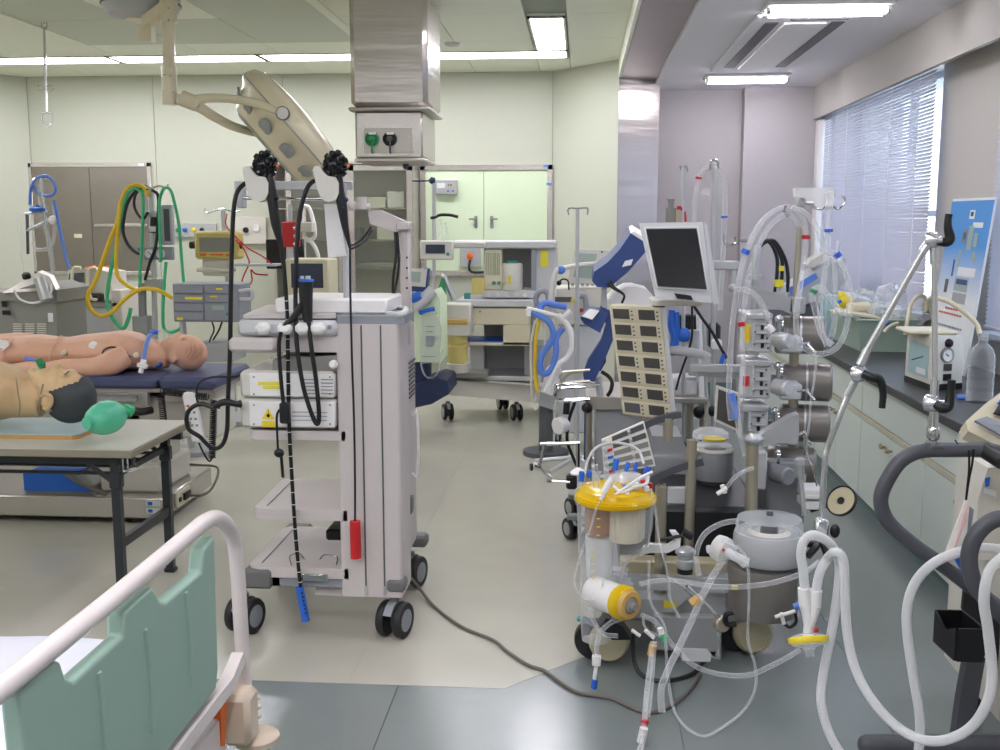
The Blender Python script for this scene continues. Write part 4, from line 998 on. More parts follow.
# wall mounted pale green cupboard
a, b, z0, z1 = built_in(421,165,552.5,276)
t = Thing('wall_cupboard', 'pale green double-door cupboard in a steel frame on the back wall', 'cupboard', ((a+b)/2,Yw,z0))
framed(t, a, b, z0, z1, .05, Yw-.035, .033, 'stainless')
mid = w_(484,220).x
for x0, x1, s in ((a+.05,mid-.002,1),(mid+.002,b-.05,-1)):
    d = t.part('door', MB().b2((x0,Yw-.02,z0+.05),(x1,Yw-.004,z1-.05),.003), 'cabinet_pale_green')
    hx = mid-s*.075
    t.part('lock_plate', MB().b2((hx-.015,Yw-.028,w_(480,228).z),(hx+.015,Yw-.02,w_(480,216).z),.002), 'alu_dark', d)
    t.part('handle', MB().tube([(hx,Yw-.028,w_(480,219).z),(hx,Yw-.06,w_(480,219).z),(hx-s*.06,Yw-.065,w_(480,219).z)], .008, 8, 0), 'chrome', d)
for x, y in ((546,166),(549,184)):
    t.part('corner_tape', MB().box(w_(x,y,Yw-.04), (.05,.006,.02)), 'blue_pale')
# lower built-in counter with steel worktop behind the equipment
a, b = w_(283,350).x, w_(440,350).x
t = Thing('wall_bench', 'low steel-topped bench under the glass cabinet', 'bench', ((a+b)/2,Yw-.25,0))
t.part('top', MB().b2((a,Yw-.45,w_(350,352).z-.03),(b,Yw-.002,w_(350,352).z),.004), 'stainless')
t.part('front', MB().b2((a+.02,Yw-.42,.08),(b-.02,Yw-.002,w_(350,352).z-.03)), 'wall_green')
# wall plates
t = Thing('gas_outlet_rail', 'wall rail with coloured gas outlets on the green back wall', 'gas outlet', w_(196,230))
t.part('rail', MB().pbox(172,223,216,237,Yw-.03,.028,.003), 'alu')
for x, m in ((178,'green'),(185,'blue'),(194,'yellow'),(202,'black')):
    t.part('outlet', MB().lathe([(.022,0),(.022,.012),(.012,.016),(.012,.03)], w_(x,230,Yw-.03), (0,-1,0), 14), m)
t = Thing('gauge_panel', 'cream wall panel with a black knob and a round gauge', 'gauge panel', w_(250,230))
pn = t.part('plate', MB().pbox(235,217,266,244,Yw-.04,.038,.004), 'offwhite')
t.part('knob', MB().lathe([(.028,0),(.026,.02),(0,.022)], w_(246,230,Yw-.04), (0,-1,0), 14), 'black', pn)
t.part('gauge', MB().lathe([(.034,0),(.034,.012),(.028,.014),(.028,.008),(0,.008)], w_(256.5,228,Yw-.04), (0,-1,0), 16), 'white', pn)
t = Thing('wall_control_box', 'grey wall control box with coloured lamps above the anaesthesia machine', 'control box', w_(445,187))
pn = t.part('case', MB().pbox(435,180,457,194.5,Yw-.085,.083,.006), 'alu')
t.part('display', MB().pbox(437,183,445,188,Yw-.088,.003), 'post_white', pn)
for x, y, m in ((448.5,185,'green'),(451,185,'red'),(453,185,'yellow'),(448,191,'blue'),(453,191,'blue')):
    t.part('lamp', MB().lathe([(.009,0),(.008,.006),(0,.008)], w_(x,y,Yw-.085), (0,-1,0), 8), m, pn)
t = Thing('wall_regulator', 'steel wall regulator with an orange dial beside the anaesthesia machine', 'regulator', w_(470,258))
pn = t.part('plate', MB().pbox(460,248,481,267,Yw-.05,.048,.004), 'alu')
t.part('dial', MB().lathe([(.032,0),(.03,.02),(.016,.026),(0,.026)], w_(470,256,Yw-.05), (0,-1,0), 14), 'orange', pn)
t.part('outlet_hose', MB().tube([w_(470,260,Yw-.07),w_(469,267,Yw-.09),w_(472,272,Yw-.09),w_(486,272,Yw-.07)], .012, 8, 4), 'black', pn)
# ================================================================= EQUIPMENT ALONG THE BACK WALL, LEFT
def at(Y): return lambda x, y, Z=Y: P(x, y, Y=Z)
# ---- big grey ventilator with drip pole and blue tubes
Y = 7.3; v = at(Y)
t = Thing('ventilator', 'grey floor-standing ventilator with a sloping steel top and vent slits', 'ventilator', (v(20,300).x,Y+.25,0))
bd = t.part('body', MB().prism([v(-45,300),v(57,302),v(57,290),v(38,283),v(8,292),v(-45,292)], (0,.5,0)).b2((v(-45,330).x,Y+.02,.12),(v(56,330).x,Y+.48,v(20,300).z)), 'vent_grey')
t.part('sloping_top', MB().prism([v(2,293,Y-.02),v(38,272,Y+.1),v(50,277,Y+.1),v(56,290,Y-.02)], (0,.06,.01)), 'stainless_dull', bd)
for gx in (13,25,37):
    for k in range(5): t.part('vent_slit', MB().pbox(gx,323.5+k*2.2,gx+9,324.6+k*2.2,Y-.004+.02,.006), 'offwhite', bd)
t.part('switch', MB().pbox(1.5,301,6,307,Y-.008,.01,.002).pbox(2,310.5,10,315,Y-.008,.01,.002), 'black', bd)
t.part('knob', MB().lathe([(.03,0),(.03,.03),(.02,.04),(0,.04)], v(27,278,Y-.02), (0,-.4,1), 14), 'black')
t.part('cylinder', MB().cyl(v(40,278,Y-.06), v(47,300,Y-.08), .045, n=18), 'alu')
t.part('lead', MB().tube([v(14,290,Y-.06),v(20,299,Y-.08),v(32,303,Y-.09),v(44,300,Y-.09),v(51,292,Y-.08),v(51,284,Y-.06)], .008, 8, 5), 'white')
t.part('sticker', MB().pbox(48,313,53,322,Y+.012,.004), 'post_white', bd)
t.part('base', MB().b2((v(-48,330).x,Y,0.05),(v(60,330).x,Y+.5,.12)), 'grey_dark')
for x in (-40,52): caster(t, (v(x,330).x,Y+.08), .025, .03); caster(t, (v(x,330).x,Y+.42), .025, .03)
t = Thing('infusion_pole', 'steel drip pole hung with blue tubing, clear hoses and a suction canister', 'pole', (v(50,300,7.9).x,7.9,0))
v = at(7.9)
t.part('pole', MB().cyl(V(v(55,300).x,7.9,.05), v(51,290), .012).cyl(v(55,295), v(42,190), .014, n=10), 'chrome')
t.part('base', MB().lathe([(.25,0),(.25,.03),(.05,.05),(.02,.06)], (v(55,300).x,7.9,0), n=20), 'grey_mid')
t.part('top_hook', MB().tube([v(33,180),v(37,178),v(42,180),v(48,178),v(54,181)], .008, 6, 4).cyl(v(42,178),v(42,192),.02,n=10), 'chrome')
t.part('blue_coil', MB().tube([v(30,205),v(31,188),v(36,179),v(46,176),v(54,183),v(55,192),v(48,196),v(38,193),v(33,184)], .012, 8, 6).tube([v(54,200),v(57,215),v(62,240),v(67,262),v(70,268)], .013, 8, 6), 'blue_pale')
t.part('clear_hose', MB().tube([v(40,185),v(40,200),v(43,215),v(46,230),v(50,245),v(53,270)], .016, 8, 5).tube([v(33,242),v(36,249),v(46,249),v(53,242),v(55,220),v(53,205)], .013, 8, 6).tube([v(20,213),v(20,240),v(22,262),v(25,278)], .008, 6, 5), 'tube_clear')
t.part('canister', MB().lathe([(.05,0),(.058,.1),(.06,.11)], v(38,228)), 'plastic_clear')
t.part('canister_lid', MB().lathe([(.063,0),(.063,.02),(.03,.03),(.02,.045)], v(38,211)), 'blue')
t.part('crossbar', MB().cyl(v(26,231), v(55,217), .012, n=8).cyl(v(25,214), v(47,211), .012, n=8), 'alu')
t.part('flow_tube', MB().cyl(v(27,213), v(28,254), .012, n=8), 'grey_dark')
t.part('clamp', MB().ball(v(53,220), (.04,.03,.035), 8, 6), 'white')
# ---- trolley with a recorder
Y = 8.3; v = at(Y)
t = Thing('equipment_trolley', 'pale green steel trolley carrying a cream recorder', 'trolley', (v(92,320).x,Y+.2,0))
t.part('body', MB().b2((v(62,320).x,Y,.25),(v(116,320).x,Y+.4,v(90,306).z),.006), 'grey_light')
t.part('top', MB().pbox(59,302,120,307,Y-.02,.45,.006), 'stainless_dull')
t.part('side', MB().pbox(112,290,122,336,Y-.02,.42,.008), 'offwhite')
t.part('leg_frame', MB().b2((v(62,320).x,Y,.1),(v(66,320).x,Y+.4,.25)).b2((v(112,320).x,Y,.1),(v(116,320).x,Y+.4,.25)).b2((v(62,320).x,Y,.09),(v(116,320).x,Y+.4,.12)), 'stainless_dull')
for x in (64,114):
    for dy in (.05,.35): caster(t, (v(x,320).x,Y+dy), .045, .03)
t = Thing('recorder', 'cream patient recorder with a dark screen and carrying loops, on the trolley', 'recorder', v(90,302,Y+.1))
t.part('case', MB().prism([v(66,293),v(112,293),v(110,272),v(88,268),v(68,270)], (0,.3,0)), 'offwhite')
t.part('screen', MB().prism([v(68,283,Y-.01),v(84,282,Y-.01),v(85,270,Y+.01),v(70,271,Y+.01)], (0,-.006,0)), 'grey_dark')
t.part('tray', MB().pbox(55,291,88,297,Y-.06,.3,.008), 'grey_panel')
t.part('handle', MB().tube([v(73,289,Y-.05),v(72,278,Y-.05),v(74,268,Y-.03),v(81,268,Y-.03)], .014, 8, 5), 'cream')
t.part('handle', MB().tube([v(97,300,Y-.05),v(91,298,Y-.05),v(88,285,Y-.04),v(89,270,Y-.02),v(96,268,Y)], .014, 8, 5), 'cream')
t.part('lower_case', MB().pbox(62,296,88,302,Y-.01,.3,.004), 'black')
for x0 in (84,101): one('orange_pouch', MB().prism([v(x0,272,Y+.25),v(x0+10,271,Y+.25),v(x0+9,265,Y+.27),v(x0+1,267,Y+.27)], (0,.06,0)), 'orange', ['orange pouch behind the recorder handle','larger orange pouch at the end of the recorder'][x0 > 90], 'pouch', v(x0+5,272,Y+.28))
# ---- gas pole with gauges and coloured hoses
Y = 7.7; v = at(Y)
t = Thing('gas_supply_pole', 'steel gas pole with twin gauges, a flow meter and draped coloured hoses', 'gas pole', (v(152,330).x,Y,0))
t.part('pole', MB().cyl(V(v(154,330).x,Y,.06), v(151,188), .02, n=12), 'alu')
t.part('base', MB().b2((v(140,330).x-.1,Y-.22,.03),(v(168,330).x+.1,Y+.22,.07),.01), 'grey_mid')
for sx_ in (-.15,.15):
    for sy in (-.17,.17): caster(t, (v(154,330).x+sx_,Y+sy), .018, .02)
t.part('top_hook', MB().tube([v(142,184),v(147,186),v(151,188),v(160,186),v(166,188),v(168,184)], .007, 6, 4), 'chrome')
gp = t.part('gauge_panel', MB().pbox(144,247,172,260,Y-.06,.05,.004), 'grey_panel')
for x in (149.5,161):
    t.part('gauge', MB().lathe([(.034,0),(.034,.012),(.029,.014),(.029,.006),(0,.006)], v(x,253.5,Y-.06), (0,-1,0), 18), 'white', gp)
    t.part('needle', MB().tube([v(x-2,252,Y-.068),v(x+2,255,Y-.068)], .002, 4, 0), 'black', gp)
t.part('blue_knob', MB().lathe([(.015,0),(.015,.025)], v(142,249,Y-.05), (-1,0,0), 10), 'blue', gp)
fm = t.part('flow_meter', MB().pbox(160,205,172.5,245,Y-.03,.04,.004), 'alu_paint')
t.part('flow_glass', MB().pbox(164,209,169.5,241,Y-.036,.008), 'grey_dark', fm)
t.part('mid_clamp', MB().pbox(146,211,158,217,Y-.04,.08,.006).pbox(149,226,157,232,Y-.04,.08,.006), 'alu')
t.part('black_valve', MB().cyl(v(155,217), v(154,233), .035, n=12), 'black')
t.parts('lower_block', [MB().pbox(144,279,161,290,Y-.05,.1,.006), MB().pbox(132,316,147,334,Y-.05,.1,.006)], 'grey_mid')
t.part('mast', MB().cyl(V(v(142,330).x,Y-.02,.07), v(142,283,Y-.02), .03, n=12), 'alu_dark')
def hose(name, pts, r, m, dy=0): t.part(name, MB().tube([v(x,y,Y-.07-dy-.004*i) for i,(x,y) in enumerate(pts)], r, 9, 6), m)
hose('yellow_hose', [(149,196),(143,187),(134,185),(126,190),(121,202),(118,220),(110,240),(103,260),(95,282),(88,294),(90,308),(100,316),(112,312),(124,300),(138,290),(152,289),(164,293),(172,298)], .016, 'yellow_hose')
hose('yellow_hose', [(121,205),(117,240),(116,265),(119,278),(130,287),(140,291)], .015, 'yellow_hose', .02)
hose('green_hose', [(144,192),(134,188),(126,196),(122,215),(116,245),(110,275),(107,300),(111,315),(118,325),(124,328),(128,320),(131,308)], .015, 'green_hose')
hose('green_hose', [(136,188),(142,194),(143,212),(142,240),(140,270),(140,285)], .013, 'green_hose', .01)
hose('green_hose', [(160,262),(161,255),(159,220),(160,198),(165,188),(171,191),(175,205),(179,225),(181,250),(183,275),(185,290)], .012, 'green_hose')
hose('green_hose', [(166,262),(164,285),(163,310),(164,328),(172,332),(182,326),(184,310)], .013, 'green_hose', .02)
hose('black_hose', [(148,190),(139,189),(130,198),(125,212),(123,230),(127,243),(134,251),(139,254)], .012, 'black_hose')
hose('black_hose', [(146,190),(137,192),(134,203),(137,213),(143,219),(148,212)], .010, 'black_hose')
hose('black_hose', [(152,190),(158,196),(158,215),(156,245),(150,262),(145,280)], .012, 'black_hose')
# ---- grey stacked modules on a stand
Y = 6.9; v = at(Y)
t = Thing('module_rack', 'grey rack of four flat modules with small display and yellow stickers', 'module rack', (v(205,330).x,Y+.1,0))
rk = t.part('case', MB().pbox(173,284,239,322,Y,.26,.006), 'grey_panel')
for i, (xa, xb) in enumerate(((174,203),(205,228))):
    for k in range(4 if i == 0 else 2):
        t.part('module', MB().pbox(xa,286+k*8.8,xb,293.5+k*8.8,Y-.012,.014,.003), 'grey_panel', rk)
big = t.part('module', MB().pbox(205,303,229,320.5,Y-.012,.014,.003), 'grey_panel', rk)
t.part('display', MB().pbox(212,305.5,224,310,Y-.016,.005), 'screen_pale', rk)
t.part('knob', MB().lathe([(.012,0),(.012,.012)], v(228,314,Y-.012), (0,-1,0), 12), 'teal', rk)
for xa, y0, xb, y1 in ((185,297,202,299.5),(177,317.5,183,320),(216,288,222,290),(210,296,217,297.5)): t.part('sticker', MB().pbox(xa,y0,xb,y1,Y-.016,.005), 'yellow_tag', rk)
t.part('grip', MB().tube([v(239,291,Y),v(250,290,Y),v(253,294,Y),v(251,299,Y),v(240,299,Y)], .012, 8, 4), 'grey_light')
t.part('stand', MB().cyl(V(v(180,330).x,Y+.12,.04), v(180,286,Y+.12), .022, n=12), 'alu')
t.part('foot', MB().lathe([(.16,0),(.16,.03),(.03,.04)], (v(180,330).x,Y+.12,0), n=18), 'grey_mid')
t.part('shelf', MB().pbox(197,343,232,362,Y-.0,.3,.006), 'grey_mid')
t.part('cable', MB().tube([v(212,322,Y+.05),v(214,330,Y+.05),v(210,340,Y+.03),v(208,350,Y+.02)], .006, 6, 5).tube([v(222,322,Y+.05),v(219,330,Y),v(213,340,Y)], .007, 6, 4), 'black')
# ---- yellow monitor on a drip stand
Y = 8.0; v = at(Y)
t = Thing('yellow_monitor', 'yellow-framed patient monitor with a dark screen on a drip stand', 'monitor', (v(225,330).x,Y+.12,0))
cs = t.part('case', MB().pbox(194,231,238,259.5,Y,.16,.02), 'cream_yellow')
t.part('screen', MB().pbox(199,237.5,231,252,Y-.006,.01,.004), 'vent_grey', cs)
t.part('screen_frame', MB().pbox(197,235.5,233,254,Y-.003,.005,.003), 'cream_yellow', cs)
t.part('button_row', MB().pbox(200,253.5,206,256,Y-.006,.006).pbox(210,254,223,255.5,Y-.006,.006).pbox(226,253.5,231,256,Y-.006,.006), 'orange', cs)
t.part('side_knob', MB().lathe([(.03,0),(.03,.03)], v(194,245,Y+.06), (-1,0,0), 12).lathe([(.03,0),(.03,.03)], v(238,245,Y+.06), (1,0,0), 12), 'black')
t.part('printer_base', MB().pbox(202,260,228,276,Y+.02,.12,.01).pbox(196,268,232,272,Y-.02,.1,.006), 'offwhite')
t.part('stand', MB().cyl(V(v(224,330).x,Y+.2,.08), v(223,209,Y+.2), .018, n=12), 'alu')
t.part('hook', MB().tube([v(205,208,Y+.2),v(206,213,Y+.2),v(211,212,Y+.2),v(223,209,Y+.2),v(234,212,Y+.2),v(240,211,Y+.2)], .007, 6, 4), 'chrome')
t.part('base', MB().lathe([(.26,0),(.26,.04),(.05,.08)], (v(224,330).x,Y+.2,0), n=20), 'grey_mid')
t.part('wire', MB().tube([v(227,214,Y+.02),v(226,225,Y-.02),v(235,236,Y-.03),v(248,248,Y-.03),v(262,256,Y-.03),v(272,264,Y-.02)], .006, 6, 5).tube([v(236,240,Y-.02),v(243,248,Y-.03),v(248,258,Y-.03),v(249,264,Y-.03),v(244,275,Y-.04),v(242,283,Y-.04),v(247,286,Y-.04),v(252,281,Y-.04),v(251,270,Y-.03),v(256,274,Y-.02),v(268,275,Y)], .006, 6, 5), 'red')
t.part('arm_table', MB().pbox(234,264,275,266.5,Y-.05,.2,.004), 'alu_paint')
# ---- devices behind the endoscopy cart
Y = 8.4; v = at(Y)
t = Thing('black_monitor', 'slim black flat monitor behind the hanging endoscope', 'monitor', (v(275,330).x,Y+.05,0))
t.part('panel', MB().pbox(266,239,303,269,Y,.05,.006), 'screen')
t.part('stand', MB().cyl(V(v(284,330).x,Y+.08,.05), v(284,260,Y+.08), .02, n=10), 'grey_dark')
t.part('foot', MB().b2((v(262,330).x,Y-.1,0),(v(302,330).x,Y+.3,.05),.01), 'grey_dark')
t = Thing('red_gas_mixer', 'bright red valve block with steel knobs on a pole, behind the endoscopes', 'valve block', (v(290,330,8.13).x,8.13,0)); Y = 8.13; v = at(Y)
bk = t.part('block', MB().pbox(282,222,297,247,Y-.06,.1,.006), 'red')
for y in (228,236,244): t.part('knob', MB().lathe([(.018,0),(.02,.03),(.01,.04)], v(295,y,Y-.06), (.5,-1,0), 12), 'chrome', bk)
t.part('pole', MB().cyl(V(v(290,330).x,Y,.05), v(290,205), .018, n=10).cyl(v(290,260), v(290,247), .03, n=12), 'alu')
t.part('foot', MB().lathe([(.12,0),(.12,.03),(.03,.05)], (v(290,330).x,Y,0), n=16), 'grey_mid')
t = Thing('cream_monitor', 'cream monitor with a dark blue screen behind the endoscopy cart', 'monitor', (v(307,330,7.6).x,7.6,0)); Y = 7.6; v = at(Y)
t.part('case', MB().pbox(285,259,329,311,Y,.3,.012), 'cream')
t.part('screen', MB().pbox(291,263.5,323,288,Y-.004,.008,.003), 'screen_blue')
t.part('trolley_body', MB().b2((v(283,330).x,Y-.02,.12),(v(331,330).x,Y+.35,v(300,311).z),.01), 'offwhite')
for x in (286,328):
    for dy in (.05,.3): caster(t, (v(x,330).x,Y+dy), .05, .03)
t = Thing('white_hose_stand', 'pale pole with looped white hoses beside the glass cabinet', 'pole', (v(309,330,8.9).x,8.9,0)); Y = 8.9; v = at(Y)
t.part('pole', MB().cyl(V(v(304,330).x,Y,.04), v(304,205), .015, n=10), 'white')
t.part('base', MB().lathe([(.2,0),(.2,.03),(.03,.04)], (v(304,330).x,Y,0), n=16), 'grey_light')
t.part('hose', MB().tube([v(304,206),v(309,208),v(313,220),v(315,235),v(310,240),v(305,238)], .018, 8, 5).tube([v(304,240),v(311,242),v(317,252),v(320,268)], .018, 8, 5), 'white')
t.part('tray', MB().pbox(297,222,312,232,Y-.1,.15,.004), 'offwhite')

# ================================================================= ANAESTHESIA MACHINES
Y = 8.40; v = at(Y)
t = Thing('anaesthesia_machine', 'cream anaesthesia machine on casters with a blue-floored open drawer', 'anaesthesia machine', (v(500,405).x,Y+.3,0))
t.part('top_shelf', MB().pbox(452,241,556,248.5,Y-.03,.5,.01), 'grey_light')
sd = t.part('side_panel', MB().pbox(532,248,556,315,Y+.02,.45,.006), 'grey_light')
t.part('note', MB().pbox(540.5,250.5,548,267,Y+.012,.01), 'yellow_tag', sd)
t.part('edge_strip', MB().pbox(531,249,536,380,Y-.015,.03,.003), 'grey_panel', sd)
t.part('back_panel', MB().pbox(484,248,532,380,Y+.42,.03), 'grey_mid')
t.part('lower_side', MB().pbox(524,345,552,392,Y+.05,.4,.006), 'grey_mid')
t.part('left_side', MB().pbox(470,340,484,395,Y+.1,.3,.006), 'grey_light')
fmt = t.part('flow_meter_bank', MB().pbox(484,249.5,502,290,Y,.12,.006), 'cream')
for k in range(4): t.part('flow_tube', MB().cyl(v(487.5+k*3.6,253,Y-.008), v(487.5+k*3.6,275,Y-.008), .011, n=8), 'glass', fmt)
for k in range(3): t.part('flow_knob', MB().lathe([(.016,0),(.016,.02)], v(489+k*5,283,Y), (0,-1,0), 12), ['cream','teal','teal'][k], fmt)
vp = t.part('vaporiser', MB().lathe([(.085,0),(.088,.01),(.088,.20),(.08,.215)], v(512,290,Y+.05), n=24), 'white_warm')
t.part('vaporiser_dial', MB().lathe([(.05,.21),(.05,.235),(.03,.24)], v(512,290,Y+.05), n=18), 'teal', vp)
t.part('vaporiser_label', MB().pbox(508.5,275,511,284,Y-.042,.006).pbox(503,281,506,283,Y-.04,.006), 'yellow', vp)
t.part('mid_shelf', MB().pbox(482,290.5,536,298,Y-.02,.46,.006), 'grey_light')
for k in range(5): t.part('port_knob', MB().lathe([(.016,0),(.014,.018)], v(489+k*9,295,Y-.02), (0,-1,0), 10), 'white_warm' if k < 4 else 'white')
t.part('worktop', MB().pbox(456,300,540,307,Y-.12,.55,.006), 'grey_light')
dr = t.part('drawer', MB().pbox(458,308,530,325,Y-.1,.45,.008), 'cream')
t.part('drawer_lock', MB().lathe([(.009,0),(.009,.005)], v(480,311.5,Y-.1), (0,-1,0), 8), 'alu_dark', dr)
t.part('open_bay', MB().pbox(458,325,461.5,345.5,Y-.1,.45).pbox(503,325,530,345.5,Y-.1,.45,.004).pbox(458,342.5,530,345.5,Y-.1,.45), 'cream')
t.part('bay_floor', MB().pbox(461.5,341.5,503,342.5,Y-.095,.43), 'blue_lid')
t.part('base', MB().prism([v(447,380,Y-.15),v(540,386,Y-.15),v(553,386,Y),v(553,400,Y),v(540,403,Y-.15),v(447,395,Y-.15)], (0,.6,0)), 'offwhite')
t.part('base_top', MB().pbox(452,376,540,381,Y-.05,.5,.006), 'alu')
for x, y in ((448,Y-.02),(516.5,Y+.0),(498,Y+.5),(545,Y+.42)): caster(t, (v(x,405).x,y), .068, .075, .35, 'grey_mid')
ab = t.part('absorber', MB().lathe([(.085,0),(.09,.012),(.09,.07),(.082,.075)], V(v(458,372,8.2).x,8.2,v(458,372,8.2).z), n=22), 'offwhite')
t.part('absorber_can', MB().lathe([(.078,.075),(.078,.21),(.07,.215),(.07,.23),(.078,.235),(.078,.31)], V(v(458,372,8.2).x,8.2,v(458,372,8.2).z), n=22), 'cream_yellow', ab)
t.part('absorber_head', MB().b2((v(444,318,8.2).x,8.1,v(450,335,8.2).z),(v(472,318,8.2).x,8.32,v(450,303,8.2).z),.012), 'offwhite')
t.part('absorber_band', MB().pbox(430,319,468,324.5,8.08,.06,.01), 'filter_tan')
t.part('base_arm', MB().pbox(436,372,488,378,8.2,.2,.006), 'vent_grey')
t.part('bellows_can', MB().pbox(472,278,484,294,Y-.04,.08,.006), 'cream_yellow')
t.part('green_bottle', MB().lathe([(.03,0),(.034,.03),(.034,.26),(.02,.30),(.012,.34)], v(440.5,322,8.05), (.06,0,1), 14), 'green')
t.part('support_arm', MB().tube([v(454,300,8.1),v(449,288,8.1),v(444,277,8.1),v(441,275,8.1)], .022, 8, 3), 'alu')
t.part('small_monitor', MB().pbox(464,293,470,299,Y-.05,.06,.004), 'teal')
sc = t.part('display_head', MB().pbox(419.5,240.5,453,260,8.15,.07,.012), 'white_warm')
t.part('screen', MB().pbox(425.5,244.5,445,253.5,8.144,.008,.002), 'screen_blue', sc)
t.part('dial', MB().lathe([(.014,0),(.012,.014),(0,.016)], v(448,254,8.15), (0,-1,0), 12), 'teal', sc)
t.part('display_arm', MB().pbox(453,242,485,246,8.2,.05,.006), 'white_warm')
t.part('mast', MB().cyl(v(434,330,8.3), v(434,180,8.3), .014, n=10), 'alu')
t.part('mast_hook', MB().tube([v(434,180,8.3),v(425,181,8.3),v(412,181,8.3)], .006, 6, 3).lathe([(.012,0),(.03,.02),(.02,.05)], v(429,181,8.3), (1,0,.1), 10), 'navy_dark')
t.part('hose_bracket', MB().tube([v(431,218,8.28),v(436,217,8.26),v(440,215,8.2),v(450,215,8.2),v(458,217,8.2)], .012, 8, 4), 'black')
t.part('clear_bag', MB().tube([v(440,218,8.2),v(441,228,8.2),v(439,240,8.2),v(447,236,8.2),v(445,222,8.2)], .012, 8, 4), 'film')
# second, partly hidden machine with a blue-rimmed monitor
Y = 7.6; v = at(Y)
t = Thing('blue_monitor_cart', 'white cart with a tilted blue-rimmed monitor and a navy base, behind the endoscopy cart', 'cart', (v(420,400).x,Y+.2,0))
hd_ = t.part('monitor', MB().prism([v(405,269,Y-.05),v(427,269,Y-.05),v(425,287,Y-.05),v(405,285,Y-.05)], (0,.06,0)), 'white_warm')
t.part('monitor_rim', MB().prism([v(424,268,Y-.03),v(429,269,Y-.03),v(427,292,Y-.03),v(405,291,Y-.03),v(405,286,Y-.03),v(424,287,Y-.03)], (0,.09,0)), 'navy', hd_)
t.part('screen', MB().prism([v(408,271.5,Y-.056),v(421,272,Y-.056),v(420,282.5,Y-.056),v(408,281,Y-.056)], (0,.004,0)), 'screen_pale', hd_)
t.part('body', MB().prism([v(414,308),v(434,290),v(440,300),v(441,362),v(414,362)], (0,.4,0)), 'cabinet_pale_green')
t.part('arm', MB().tube([v(415,307,Y-.05),v(425,298,Y-.05),v(433,290,Y-.04)], .045, 10, 3), 'grey_light')
t.part('blue_grip', MB().tube([v(411,300,Y-.08),v(416,297,Y-.08),v(421,295,Y-.08)], [.03,.036,.03], 10, 3).tube([v(420,313,Y-.04),v(428,310,Y-.06),v(434,309,Y-.04)], .016, 8, 3), 'blue')
t.part('black_grip', MB().tube([v(398,301,Y-.1),v(404,298,Y-.1),v(411,299,Y-.1)], [.02,.03,.024], 10, 3), 'black')
bg_ = t.part('drain_bag', MB().prism([v(421,316,Y-.04),v(437,313,Y-.04),v(441,330,Y-.03),v(439,362,Y-.03),v(420,364,Y-.03)], (0,.03,0)), 'film')
t.part('bag_print', MB().pbox(426,326,434,327,Y-.045,.004).pbox(426,331,433,332,Y-.045,.004).pbox(426,336,434,345,Y-.045,.004).pbox(422,356,435,357,Y-.045,.004), 'grey_panel', bg_)
t.part('bag_tube', MB().tube([v(421,364,Y-.04),v(424,374,Y-.05),v(430,378,Y-.05),v(438,372,Y-.04),v(442,350,Y-.02)], .006, 6, 5), 'tube_clear')
t.part('base', MB().prism([v(414,386,Y-.1),v(438,378,Y-.1),v(447,381,Y-.1),v(449,394,Y-.1),v(432,404,Y-.1),v(414,408,Y-.1)], (0,.5,0)), 'navy_dark')
t.part('column', MB().pbox(414,360,428,390,Y+.05,.2,.01), 'navy_dark')
# ================================================================= VENTILATORS BETWEEN THE MACHINES AND THE COLUMN
Y = 7.3; v = at(Y)
t = Thing('ventilator', 'white ventilator on a trolley with a pale screen and blue breathing hoses', 'ventilator', (v(565,400).x,Y+.2,0))
cs = t.part('screen_case', MB().prism([v(575,249),v(608,250),v(603,284),v(567,283)], (0,.08,.0)), 'white_warm')
t.part('screen', MB().prism([v(579.5,253,Y-.004),v(597,254,Y-.004),v(593,279,Y-.004),v(573,277,Y-.004)], (0,.006,0)), 'screen_pale', cs)
for k in range(5): t.part('key', MB().pbox(571+k*5,283,574+k*5,286,Y-.02,.03,.003), 'grey_mid', cs)
t.part('key', MB().pbox(601,251,603,253,Y-.008,.006), 'teal', cs)
bd = t.part('body', MB().pbox(555,288,605,325,Y,.4,.01), 'offwhite')
t.part('label_strip', MB().pbox(555,297,572,302,Y-.005,.006), 'grey_dark', bd)
t.part('sticker', MB().pbox(571,298.5,575,302.5,Y-.008,.006), 'yellow', bd)
t.part('red_port', MB().pbox(579,308.5,584,312,Y-.02,.03,.003), 'red', bd)
t.part('trolley', MB().b2((v(556,400).x,Y+.02,.12),(v(602,400).x,Y+.38,v(580,326).z),.01), 'grey_light')
for x in (558,600):
    for dy in (.05,.35): caster(t, (v(x,400).x,Y+dy), .05, .04)
t.part('support_arm', MB().tube([v(604,263,Y-.1),v(580,265,Y-.15),v(560,269,Y-.2),v(556,272,Y-.22),v(552,285,Y-.24),v(550,305,Y-.25),v(551,318,Y-.26)], .016, 8, 4), 'white_warm')
t.part('arm_joint', MB().ball(v(561,270,Y-.2), .03, 10, 8), 'blue_pale')
t.part('lead', MB().tube([v(559,282,Y-.2),v(563,279,Y-.2),v(568,281,Y-.2),v(569,290,Y-.2)], .006, 6, 4).ball(v(559,283,Y-.2), .018, 8, 6), 'black')
def corr(t, name, pts, r, m, n=9, k=10):
    """ribbed hose: radius swings along the path"""
    sp = spline(pts, k); L = [0]
    for a, b in zip(sp, sp[1:]): L.append(L[-1]+(b-a).length)
    tot = L[-1]; st = max(r*.32, .004); cnt = int(tot/st); out = []; rad = []; j = 0
    for i in range(cnt+1):
        d = tot*i/cnt
        while j < len(L)-2 and L[j+1] < d: j += 1
        f = (d-L[j])/max(L[j+1]-L[j], 1e-9); out.append(sp[j].lerp(sp[j+1], min(1,f))); rad.append(r*(1 if i % 2 else .93))
    return t.part(name, MB().tube(out, rad, n, 0), m)
